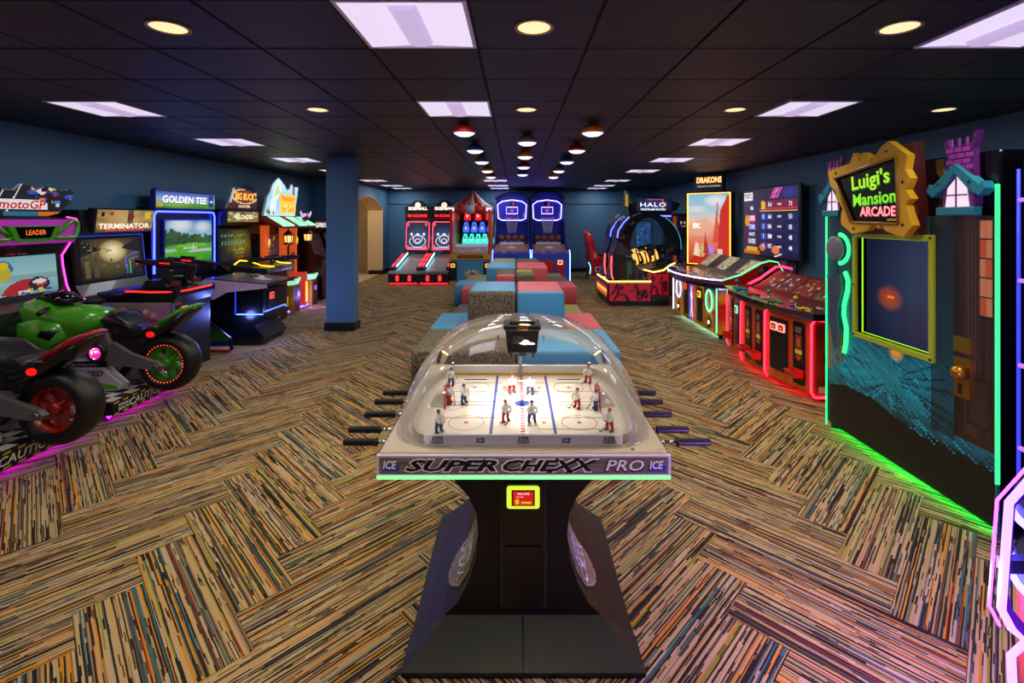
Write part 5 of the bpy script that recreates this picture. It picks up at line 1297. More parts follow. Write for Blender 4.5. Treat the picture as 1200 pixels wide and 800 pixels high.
    ho = MB().tube([(hc[0]+.20*math.cos(2*PI*k/20), hc[1]+.20*math.sin(2*PI*k/20), hc[2]) for k in range(20)], .012, 6, True).build('hoop', mat('hoop_red', '#c02828', .4), t)
    MB().box(-.05, .05, y(14.80), y(14.88), 1.77, 1.82).build('hoop_bracket', mat('hoop_red', '#c02828'), ho)
    nm = MB()
    for k in range(14):
        for sgn in (1, -1):
            pts = []
            for j in range(7):
                a = 2*PI*(k+sgn*j*.5)/14; r = .195-.085*(j/6)**.8; pts.append((hc[0]+r*math.cos(a), hc[1]+r*math.sin(a), hc[2]-.08*j))
            nm.tube(pts, .005, 4)
    nm.build('net', mat('net_cord', '#d8d8e0', .7), ho)['kind'] = 'stuff'
    return t
basket(-.13, 'blue basketball hoop game with neon backboard beside the tent booth')
basket(.945, 'blue basketball hoop game with neon backboard, rightmost at the far wall')
# basketballs lying in the trays
bm0 = MB().ell((0, 0, 0), .103, .103, .103, 20, 14).build('basketball', mat('ball_leather', '#8a3a1c', .5, bump=.4, bscale=260, vary=.15, vscale=12))
sm0 = []
for M_ in (I4(), R(PI/2, 'X'), R(PI/2, 'Y')):
    sm0.append([tuple(M_ @ Vector((1.0*.1035*math.cos(2*PI*k/24), 1.0*.1035*math.sin(2*PI*k/24), 0))) for k in range(24)])
seam = MB()
for s_ in sm0: seam.tube(s_, .0025, 4, True)
sb0 = seam.build('seam', INKK, bm0)
posn = ['leftmost', 'second from left', 'third from left', 'rightmost']
first = True
for xc, which in ((-.13, 'left'), (.945, 'right')):
    for i, (dx, dz) in enumerate(((-.315, 0), (-.105, .005), (.105, 0), (.315, .0))):
        b_ = bm0 if first else bm0.copy()
        if not first:
            COL.objects.link(b_); c_ = sb0.copy(); COL.objects.link(c_); c_.parent = b_
        first = False
        b_.location = (xc+dx, 14.50, 1.156); b_.rotation_euler = (i*.7, i*1.1, .4*i)
        tag(b_, 'orange basketball, %s in the tray of the %s hoop game' % (posn[i], which), 'basketball', 'basketballs in the trays')

# ---- red racing seat
def racer(loc):
    t = thing('racing_game_seat', 'red racing game seat on a lit base by the far wall', 'racing seat', loc, 0)
    RS = mat('racer_red', '#e02028', .3, coat=.4)
    MB().prism([(-.26, .10), (.30, .10), (.30, .46), (.10, .50), (-.22, .50), (-.28, .30)], 'y', -.30, .30).build('base', mat('racer_base', '#d82428', .35), t)
    MB().box(-.30, .32, -.30, .30, 0, .10, .01).build('plinth', mat('racer_yellow', '#b8a038', .4), t)
    im = Ink(20, 10, '#c02020'); im.rect(.1, .2, .9, .8, '#e8e0e0'); im.rect(.2, .3, .4, .7, '#b02020'); im.rect(.5, .3, .8, .45, '#b02020'); im.panel('base_print', .44, .26, t, T(.06, -.305, .16))
    MB().pillow([(-.30, .52), (-.36, 1.05), (-.40, 1.28), (-.30, 1.36), (-.18, 1.28), (-.12, 1.0), (-.05, .74), (.06, .62), (.30, .60), (.34, .50), (-.2, .46)], 'y', .24, 0, .9).build('seat_shell', RS, t)
    MB().pillow([(-.22, .60), (-.26, 1.0), (-.28, 1.22), (-.20, 1.22), (-.14, .98), (-.06, .72), (.24, .64), (.26, .60)], 'y', .17, 0, .9, M=T(.03, 0, .01)).build('seat_pad', mat('racer_pad', '#1a0c10', .5), t)
    for sy in (-1, 1): MB(T(-.34, sy*.15, 1.28)).ell((0, 0, 0), .05, .04, .1).build('speaker_pod', RS, t)
    led('base_light', [(-.30, -.305, .50), (-.24, -.305, .36), (-.26, -.305, .16)], .012, '#60e8ff', 3.5, t)
    return t
racer((2.38, 14.3, 0))

# ================================================================== MACHINES ALONG THE RIGHT WALL
# ---- ring shaped two seat battle machine
def ring_machine(loc):
    t = thing('ring_shooter_machine', 'two seat shooting machine with round black arch on a red striped base', 'arcade machine', loc)
    # local axes are the room's; origin at the base centre
    TIG = Ink(56, 24, '#d82840'); r = random.Random(5)
    for k in range(16):
        u, v = r.uniform(-.05, 1), r.uniform(0, 1); a = r.uniform(.3, 1.2)
        p = (u, v)
        for j in range(4):
            q = (p[0]+.075*math.cos(a), p[1]+.16*math.sin(a)); TIG.line(p, q, .026, '#28060e'); p = q; a += r.uniform(-1.1, .6)
    MB().box(-.61, .26, -.70, .80, .09, .46, .02).build('seat_base', mat('base_red', '#5a0c14', .35), t)
    MB().box(-.58, .60, -.66, .78, 0, .09).build('plinth', BLACK, t)
    MB().box(.26, .61, -.70, .80, .09, .20, .01).build('step', mat('tread_grey', '#3a3436', .4, bump=.5, bscale=80), t)
    TIG.panel('base_print', .82, .34, t, T(-.175, -.703, .105), -.12)
    MB().box(-.612, -.606, -.69, .0, .10, .44).build('base_end', BLACK, t)
    im = Ink(20, 12, '#1a0c0c'); im.grad([(0, '#2a0c0c'), (.4, '#ff7a20'), (.55, '#ffe060'), (.7, '#c02010'), (1, '#300808')]); im.panel('end_light', 1.2, .26, t, T(-.614, .02, .15) @ R(-PI/2, 'Z'), 1.2)
    for yy_ in (-.62, .10):
        MB().box(-.60, .24, yy_-.06, yy_+.52, .46, .50, .01).build('seat_plate', BLACK, t)
        led('seat_light', [(-.60, yy_+.5, .49), (-.60, yy_-.07, .49), (.25, yy_-.07, .49)], .018, '#ffd860', 3.0, t)
        # seat back shell with light blades
        bk = [(-.58, .50), (-.30, .50), (-.34, .75), (-.22, .95), (-.24, 1.10), (-.36, 1.32), (-.42, 1.36), (-.46, 1.20), (-.52, 1.05), (-.50, .80)]
        MB(T(0, yy_+.22, 0)).pillow(bk, 'y', .26, 0, .9, sm=False).build('seat_back', BLACK, t)
        MB(T(0, yy_+.22, 0)).prism([(-.46, 1.02), (-.24, 1.0), (-.22, 1.12), (-.34, 1.30), (-.44, 1.24)], 'y', -.27, .27, k0=.9, k1=.9).build('headrest', mat('headrest_grey', '#38383c', .4), t)
        led('seat_blade', [(-.53, yy_-.05, 1.0), (-.545, yy_-.05, .80), (-.53, yy_-.05, .60), (-.50, yy_-.05, .53)], .016, '#ff4838', 3.5, t)
        led('upper_blade', [(-.42, yy_-.05, 1.36), (-.40, yy_-.05, 1.50), (-.30, yy_-.05, 1.66), (-.18, yy_-.05, 1.78)], .014, '#4a5aff', 5.0, t)
        MB(T(0, yy_+.22, 0)).prism([(-.44, 1.34), (-.36, 1.34), (-.22, 1.66), (-.10, 1.80), (-.18, 1.84), (-.32, 1.70), (-.42, 1.52)], 'y', -.24, .2).build('canopy_rib', BLACK, t)
    # round arch, open at the right side below
    cx, cz = .22, 1.20
    outer = arc(cx, cz, .66, math.radians(-58), math.radians(235), 40, ry=.68); inner = arc(cx, cz, .36, math.radians(-35), math.radians(232), 40, ry=.57)
    ARCH = mat('arch_black', '#0c0a0e', .22, coat=.6)
    o_ = arc(cx, cz, .66, math.radians(-18), math.radians(240), 44, ry=.66); i_ = arc(cx, cz, .355, math.radians(-18), math.radians(246), 44, ry=.555)
    MB().prism(o_+i_[::-1], 'y', -.60, -.30).build('arch', ARCH, t)
    MB().prism([(-.36, .50), (.28, .50), (.24, .56), (.02, .66), (-.10, .80), (-.40, .90)], 'y', -.62, -.28).build('arch_foot', ARCH, t)
    led('arch_edge', [(p[0], -.605, p[1]) for p in o_[2:14]], .005, '#4ab0c8', 1.2, t)
    for (u, v, s_) in ((-.28, 1.38, .12), (-.10, 1.66, .10), (-.22, 1.12, .07)):
        MB(T(u, -.603, v)).prism([(-s_, -.02), (-.02, .0), (0, s_*.6), (.03, .01), (s_, .02), (.02, -.02), (0, -s_*.5)], 'y', -.003, 0).build('arch_emblem', mat('emblem_bronze', '#7a5030', .3, .7), t)
    # marquee
    mq = [(-.12, 1.80), (.10, 1.88), (.72, 1.88), (.82, 1.92), (.90, 2.06), (.60, 2.14), (.42, 2.20), (.20, 2.16), (-.14, 2.06), (-.16, 1.94)]
    MB().prism(mq, 'y', -.52, -.40).build('marquee', ARCH, t)
    im = Ink(40, 16, '#101018'); im.soft(.5, .5, .5, .6, '#4a3aa0', .8); im.rect(.72, .1, .78, .95, '#d0702a'); im.rect(.3, .85, .76, .95, '#d0702a'); im.rect(.3, .1, .7, .5, '#30307a', .6)
    im.panel('marquee_print', .72, .26, t, T(.36, -.523, 1.90), .7)
    text('HALO', .52, .085, glow('#f0f8ff', 1.6), t, T(.34, -.526, 2.03), space=1.1); text('FIRETEAM RAVEN', .50, .04, glow('#e8f0ff', 1.3), t, T(.34, -.526, 1.935), bold=.02)
    led('marquee_bar', [(.18, -.53, 1.80), (.70, -.53, 1.80)], .018, '#5a58ff', 5.0, t)
    MB().prism([(.10, 1.76), (.74, 1.76), (.72, 1.88), (.10, 1.88)], 'y', -.50, -.30).build('marquee_neck', ARCH, t)
    # upright topper prop
    tp = MB(T(-.20, -.5, 1.80)).prism([(-.07, 0), (.09, 0), (.08, .22), (.05, .40), (.0, .52), (-.05, .50), (-.06, .30), (-.09, .14)], 'y', -.02, .02).build('topper_prop', mat('prop_green', '#2c5a4c', .4, vary=.5, vscale=18), t)
    MB(T(-.20, -.525, 1.80)).prism([(-.03, .2), (.03, .2), (.02, .44), (-.02, .44)], 'y', -.004, .004).build('prop_panel', glow('#d08a28', .7), tp)
    MB(T(-.44, -.3, 1.62)).box(-.05, .05, -.03, .03, 0, .20, .01).build('antenna_box', mat('antenna_grey', '#6a6a70', .4), t)
    # right console with tiger print and light edge
    co = [(.20, .20), (.62, .20), (.62, .78), (.48, .72), (.28, .66), (.20, .64)]
    MB().prism(co, 'y', -.66, .70).build('console', mat('console_red', '#6a0e18', .35), t)
    TIG.panel('console_print', .40, .42, t, T(.41, -.663, .22), -.12)
    led('console_light', [(.10, -.68, .73), (.30, -.70, .68), (.50, -.70, .72), (.64, -.68, .82), (.74, -.66, .86)], .016, '#ffd060', 3.5, t)
    MB().prism([(.08, .70), (.34, .64), (.64, .74), (.76, .84), (.70, .90), (.3, .76)], 'y', -.66, .7).build('console_deck', BLACK, t)
    MB(T(.20, -.67, .56)).box(-.03, .03, -.02, 0, 0, .09, .006).build('ticket_slot', RED, t)
    # mounted guns with amber panels
    for yy_ in (-.42, .30):
        gm = T(.30, yy_, .98) @ R(-.22, 'Y')
        g = MB(gm).tube([(-.32, 0, 0), (-.25, 0, .0), (.02, 0, .02), (.20, 0, .03)], [.09, .115, .12, .10], 12).build('mounted_gun', BLACK, t)
        for (a, b, rr) in ((-.32, -.22, .118), (-.17, -.06, .126), (.0, .14, .118)): MB(gm).tube([(a, 0, 0), (b, 0, .015)], rr, 14).build('amber_panel', glow('#ffb850', 1.5), g)
        MB(gm).tube([(.18, 0, .04), (.48, 0, .06)], [.06, .045], 10).build('barrel', mat('barrel_black', '#141418', .3, .5), g)
        MB(gm).box(-.1, .25, -.03, .03, .12, .17, .01).build('top_rail', BLACK, g)
        for q in (-.26, -.11, .07): MB(gm).box(q-.015, q+.015, -.13, .13, -.10, .13, .01).build('gun_rib', BLACK, g)
        MB(T(.42, yy_, .72)).lathe([(.08, 0), (.06, .06), (.05, .22)], 12).build('gun_mount', BLACK, t)
    # far screen cabinet
    MB().box(1.0, 1.75, .30, .95, 0, 1.86, .02).build('screen_cabinet', mat('cabinet_maroon', '#2a1420', .35), t)
    im = Ink(36, 60, '#171426'); im.mottle(.5, 12, 8); im.rect(.0, .0, .12, 1, '#d85a18'); im.speck(26, ['#6a4a3a', '#3a3050', '#8a6a5a', '#20304a'], .07, 13, (.2, .1, 1, .7)); im.panel('cabinet_print', .74, 1.7, t, T(1.375, .297, .1), .35)
    text('HALO', .50, .07, glow('#d0d4e8', .7), t, T(1.42, .293, 1.66), space=1.1); text('FIRETEAM RAVEN', .46, .03, glow('#c0c4d8', .6), t, T(1.42, .293, 1.58))
    im = Ink(24, 30, '#2a5a9a'); im.mottle(.4, 3, 8); im.speck(20, ['#1c3c70', '#50a0c0', '#30806a'], .06, 18); im.panel('instruction_board', .34, .56, t, T(.44, .62, 1.12), .55)
    MB().box(.26, .62, .622, .64, 1.10, 1.70).build('board_back', BLACK, t); MB().box(.42, .46, .63, .66, .2, 1.1).build('board_post', BLACK, t)
    return t
ring_machine((2.44, 10.4, 0))

# ---- tall fantasy cabinet with an orange edged screen
def dragon(loc, rz):
    t = thing('tall_video_cabinet', 'tall video cabinet with bright red landscape screen edged in orange light', 'arcade machine', loc, rz)
    MB().box(-.44, .44, 0, .27, 0, 2.30, .02).build('cabinet', SATIN, t)
    MB().box(-.44, .44, -.02, 0, .80, 2.29, .01).build('screen_bezel', BLACK, t)
    im = Ink(56, 92, '#f08a70'); im.grad([(0, '#b83028'), (.25, '#e86a50'), (.5, '#f6a488'), (.62, '#f8c8b0'), (.72, '#b8d0dc'), (1, '#7cc0dc')])
    im.soft(.7, .9, .35, .1, '#f4ecec', .9); im.soft(.2, .78, .3, .06, '#f0e4e0', .8); im.poly([(.72, .2), (.78, .75), (.95, .97), (1, .97), (1, .1)], '#d03024'); im.poly([(.6, .3), (.68, .7), (.72, .95), (.74, .6), (.76, .3)], '#e04a38', .9)
    im.poly([(0, .55), (.2, .62), (.45, .66), (.6, .55), (.5, .4), (0, .4)], '#f0b090', .8); im.poly([(0, 0), (.3, .22), (.55, .1), (.8, .25), (1, .1), (1, 0)], '#c8281c')
    im.poly([(.12, .12), (.18, .32), (.26, .28), (.3, .1)], '#f8d8c0'); im.ell(.36, .2, .07, .1, '#d8b06a'); im.ell(.56, .18, .06, .09, '#6a4ad0'); im.soft(.56, .2, .09, .1, '#e0a0ff', .7); im.poly([(.38, .15), (.42, .45), (.47, .28), (.52, .15)], '#a83a30'); im.rect(.72, .14, .84, .22, '#f0c8c0')
    im.panel('screen', .82, 1.44, t, T(0, -.022, .82), 1.0)
    text('EPIC', .15, .11, glow('#fffaf4', 1.4), t, T(-.24, -.025, 1.60), bold=.03)
    led('edge_light', [(-.425, -.026, .81), (-.425, -.026, 2.27), (.425, -.026, 2.27), (.425, -.026, .81)], .014, '#ff9a28', 4.5, t, True)
    MB().prism([(-.30, 2.30), (.30, 2.30), (.28, 2.40), (.30, 2.64), (-.30, 2.64), (-.30, 2.42)], 'y', .02, .14).build('topper', BLACK, t)
    im = Ink(30, 12, '#180c0a'); im.panel('topper_print', .56, .30, t, T(0, .018, 2.32), .3)
    text('DRAKONS', .50, .13, glow('#ff7a18', 2.0), t, T(0, .014, 2.54), bold=.06); text('DRAKONS', .50, .12, glow('#fff0b0', 1.6), t, T(0, .011, 2.545), bold=.0)
    text('REALM KEEPERS', .46, .035, glow('#d8e8e8', .9), t, T(0, .014, 2.415))
    MB().box(-.36, .36, -.10, .0, .0, .70, .02).build('lower_front', SATIN, t)
    reader(t, T(-.1, -.10, .55), '#ff9030')
    return t
dragon((3.95, 9.98, 0), math.radians(-40))

# ---- leaderboard screen on a stand
def board(loc):
    t = thing('leaderboard_screen', 'large blue leaderboard screen on a black pole stand before the right wall', 'screen', loc, -PI/2)
    MB().box(-.92, .92, 0, .06, 1.08, 2.29, .012).build('screen_body', BLACK, t)
    im = Ink(92, 62, '#0c1440'); im.mottle(.4, 9, 9)
    im.rect(0, .86, 1, 1, '#140c28'); im.poly([(.52, .86), (.60, 1), (.66, 1), (.58, .86)], '#d02a8a'); im.poly([(.62, .86), (.70, 1), (.74, 1), (.66, .86)], '#c83aa0'); im.poly([(.585, .86), (.665, 1), (.675, 1), (.595, .86)], '#f0d8f0')
    im.rect(.0, .845, .18, .97, '#e8e4f0'); im.soft(.85, .92, .15, .1, '#2a2a8a', .8)
    im.rect(.33, .70, .98, .82, '#6a1030'); im.rect(.33, .70, .98, .715, '#e02830'); im.rect(.33, .665, .98, .675, '#d8a020')
    im.poly([(.36, .70), (.44, .70), (.44, .81), (.36, .82)], '#d0b020')
    for k in range(4):
        v = .53-.145*k
        im.rect(.34, v, .98, v+.105, '#10205a'); im.rect(.36, v+.008, .445, v+.10, '#1f4ab8'); im.rect(.58, v+.02, .80, v+.095, '#0a1030'); im.rect(.58, v, .96, v+.008, '#2a70e0')
    im.rect(.0, .0, .33, .06, '#b85a18'); im.rect(.05, .05, .28, .12, '#c8a018'); im.ell(.62, .1, .07, .06, '#e0703a'); im.ell(.38, .12, .06, .05, '#d86a2a'); im.line((.6, 0), (.72, .05), .008, '#e8f0ff'); im.ell(.07, .52, .05, .09, '#d08a20')
    im.rect(.11, .5, .24, .62, '#d02838'); im.rect(.11, .37, .24, .48, '#2a3ac0')
    im.panel('screen', 1.78, 1.15, t, T(0, -.002, 1.11), 1.2)
    W = glow('#eef0ff', 1.1)
    def tx(s_, u, v, w_, h_, m=W): text(s_, w_, h_, m, t, T((u-.5)*1.78, -.005, 1.11+v*1.15), bold=.02)
    tx('POINTS', .09, .91, .26, .10, glow('#20242c', .2)); tx('NBA', .17, .72, .12, .07); tx('SUPER', .175, .56, .2, .09); tx('STARS', .175, .425, .2, .08); tx('GREATEST', .17, .31, .22, .06); tx('PLAYERS', .17, .20, .26, .09)
    for k, (n_, i_, p_) in enumerate((('', 'JLJ', '71'), ('1', 'AAA', '51'), ('2', 'NBA', '50'), ('3', 'IBM', '48'), ('4', 'PAT', '44'))):
        v = .76 if k == 0 else .53-.145*(k-1)+.055
        if n_: tx(n_, .40, v, .03, .07)
        tx(i_, .52, v, .12, .075); tx('POINTS', .69, v, .12, .04); tx(p_, .87, v, .09, .075)
    MB(T(.62, .10, 0)).tube([(0, 0, .03), (0, 0, 1.5)], .03, 10).build('pole', BLACK, t)
    MB(T(.62, .10, 0)).box(-.35, .05, -.12, .04, 0, .03, .006).build('stand_foot', BLACK, t)
    MB().box(-.62, .70, .06, .12, 1.5, 1.6).build('bracket', BLACK, t)
    MB().box(.36, .60, -.01, .0, .84, 1.08).build('poster_board', BLACK, t)
    im = Ink(20, 20, '#5a1c50'); im.mottle(.5, 2, 5); im.ring(.5, .6, .3, .25, .6, '#c05a80'); im.rect(.2, .05, .8, .2, '#d87090'); im.panel('poster', .23, .23, t, T(.48, -.012, .845), .5)
    return t
board((4.30, 8.28, 0))

# ---- four player basketball console
def nba(loc):
    t = thing('basketball_video_console', 'four player basketball console with white lit curved deck and yellow front', 'arcade machine', loc, -PI/2)
    # local x = near end positive
    YEL = mat('console_gold', '#9a6a1c', .4, vary=.35, vscale=7)
    MB().box(-.98, .96, .0, .66, .07, .76).build('console_body', mat('console_red2', '#8a1c14', .35), t)
    MB().box(-.9, .9, .16, .6, 0, .07).build('plinth', BLACK, t)
    im = Ink(70, 30, '#a8741c'); im.mottle(.5, 4, 9); im.speck(26, ['#c8962a', '#7a2a14', '#b02a1c', '#d8b040', '#5a3a14'], .06, 3, asp=2); im.rect(0, .9, 1, 1, '#1c1c50'); im.panel('front_print', 1.94, .69, t, T(-.01, -.002, .07), -.22)  # front print brightened by glow in its material
    text('NBA SUPERSTARS', 1.2, .045, INKW, t, T(0, -.0035, .735), bold=.02)
    for x_ in (-.30, .30): MB().box(x_-.11, x_+.11, -.012, .0, .14, .66, .005).build('coin_door', BLACK, t)
    reader(t, T(-.33, -.012, .60), '#ff3a30', 1.1); reader(t, T(.30, -.012, .56), '#ffd030', 1.1)
    # lit league style panel between the doors: white player shape on blue and red halves
    MB().prism(rrect(-.145, .125, .08, .70, .04), 'y', -.02, .0).build('logo_panel', WHITE, t)
    im = Ink(26, 60, '#2a3ac8'); im.rect(.5, 0, 1, 1, '#d8282c'); im.poly([(.40, .95), (.56, .93), (.60, .80), (.75, .62), (.62, .55), (.66, .35), (.80, .08), (.62, .05), (.50, .30), (.36, .05), (.22, .05), (.36, .42), (.30, .60), (.20, .72), (.34, .78)], '#f4f2f8')
    im.panel('logo_print', .235, .58, t, T(-.01, -.0215, .10), 1.0)
    for x_, col in ((-.68, '#b8c4ff'), (.68, '#60ffa8')):
        led('speaker_ring', [(x_+.115*math.cos(2*PI*k/24), -.012, .52+.16*math.sin(2*PI*k/24)) for k in range(24)], .011, col, 3.0, t, True)
        MB(T(x_, -.004, .52) @ R(PI/2, 'X')).lathe([(.10, 0), (.06, -.02), (.001, -.01)], 20, cap=False).build('speaker_cone', BLACK, t)
        st = [(x_+(.09 if k % 2 == 0 else .04)*math.sin(PI*k/5), .20+(.11 if k % 2 == 0 else .05)*math.cos(PI*k/5)) for k in range(10)]
        s_ = MB().prism(st, 'y', -.014, 0).build('star', mat('star_dark', '#1c1c28', .3), t); MB(T(x_, -.018, .20)).ell((0, 0, 0), .03, .008, .03).build('star_light', glow('#ffe8f0', 2.5), s_)
    for x_, col in ((-.975, '#c0c8ff'), (.955, '#50f090')): led('corner_light', [(x_, -.008, .10), (x_, -.008, .74)], .010, col, 4.0, t)
    # curved deck
    fr = [(-.98, .02), (-.90, -.10), (-.70, -.20), (-.35, -.285), (0, -.315), (.35, -.30), (.70, -.22), (.95, -.10), (1.08, .05)]
    MB().prism([(1.08, .40), (-.98, .40)]+fr, 'z', .80, .88).build('deck', mat('deck_plum', '#4a3040', .22, coat=.5), t)
    MB().prism([(1.04, .40), (-.95, .40)]+[(a*.97, b+.06) for a, b in fr], 'z', .74, .80).build('deck_skirt', mat('skirt_navy', '#14143a', .35), t)
    led('deck_light', [(a, b-.006, .872) for a, b in fr], .010, '#c8ccff', 5.0, t)
    led('side_light', [(.965, .02, .735), (.965, .40, .735)], .014, '#8a80ff', 5.0, t)
    for k, (x_, yy_, c) in enumerate(((-.72, .0, '#2a70d0'), (-.25, -.1, '#d03030'), (.25, -.1, '#30a040'), (.72, .0, '#d8a020'))):
        MB(T(x_, yy_, .881)).prism(rrect(-.17, .17, -.05, .07, .04), 'z', 0, .003).build('control_plate', mat('plate_white', '#c8c4d0', .3), t)
        j = MB(T(x_-.09, yy_, .88)).lathe([(.02, 0), (.008, .01), (.006, .07)], 10).build('joystick', STEEL, t); MB(T(x_-.09, yy_, .965)).ell((0, 0, 0), .02, .02, .022, 10, 8).build('knob', mat('knob_'+c, c, .25), j)
        for q in range(3): MB(T(x_+.02+q*.045, yy_+.01*q, .884)).lathe([(.016, 0), (.016, .014), (.012, .017)], 12).build('button', mat('knob_'+c, c, .25), t)
    # raised back panel
    bp = [(.30, .88), (.42, .92), (.68, 1.12), (.78, 1.10), (.80, .90), (.70, .76), (.30, .76)]
    MB().prism(bp, 'x', -.92, 1.06).build('back_panel', BLACK, t)
    sl = math.atan2(.20, .26)
    for k in range(3):
        im = Ink(24, 14, '#c8b888'); im.speck(30, ['#3a60a8', '#d8c030', '#f0ece0', '#8a8a90', '#40506a', '#a03030'], .08, 40+k); im.panel('team_print', .36, .31, t, T(-.68+k*.72, .425, .930) @ R(-(PI/2-sl), 'X'), -.25)
    MB().prism([(.06, .78), (.0, .86), (.28, .94), (.56, 1.10), (.68, 1.14), (.80, 1.12), (.86, 1.0), (.80, .80), (.60, .74)], 'x', 1.06, 1.10).build('end_cheek', mat('cheek_red', '#a01c14', .35), t)
    led('cheek_light', [(1.085, .0, .87), (1.085, .28, .955), (1.085, .56, 1.115), (1.085, .68, 1.15), (1.085, .80, 1.13), (1.085, .87, 1.0), (1.085, .82, .82)], .009, '#40f080', 4.0, t)
    MB(T(1.10, .62, .97) @ R(PI/2, 'Y')).lathe([(.10, 0), (.10, .01), (.001, .012)], 20).build('end_speaker', BLACK, t)
    im = Ink(30, 34, '#b0261c'); im.grad([(0, '#d89a20'), (.3, '#c8341c'), (.6, '#b0201c'), (.75, '#e09a28'), (1, '#3a2a70')]); im.mottle(.25, 9, 8); im.speck(60, ['#e0b030', '#c84a20'], .012, 14, (0, .1, 1, .5)); im.panel('side_print', .64, .68, t, T(.962, .33, .08) @ R(PI/2, 'Z'), -.3)  # end print given the same brightening glow as the front
    text('NBA', .34, .15, mat('ink_navy', '#2a2a8a', .4), t, T(.968, .42, .36) @ R(PI/2, 'Z') @ R(PI/2, 'Y'), bold=.05)
    for x_, yy_ in ((-.9, .1), (.88, .08), (.88, .55)): MB(T(x_, yy_, 0)).lathe([(.03, 0), (.03, .07)], 10).build('caster', BLACK, t)
    led('under_light', [(-.85, .09, .05), (.85, .09, .05)], .012, '#90f0f0', 22.0, t)
    return t
nba((2.89, 7.95, 0))

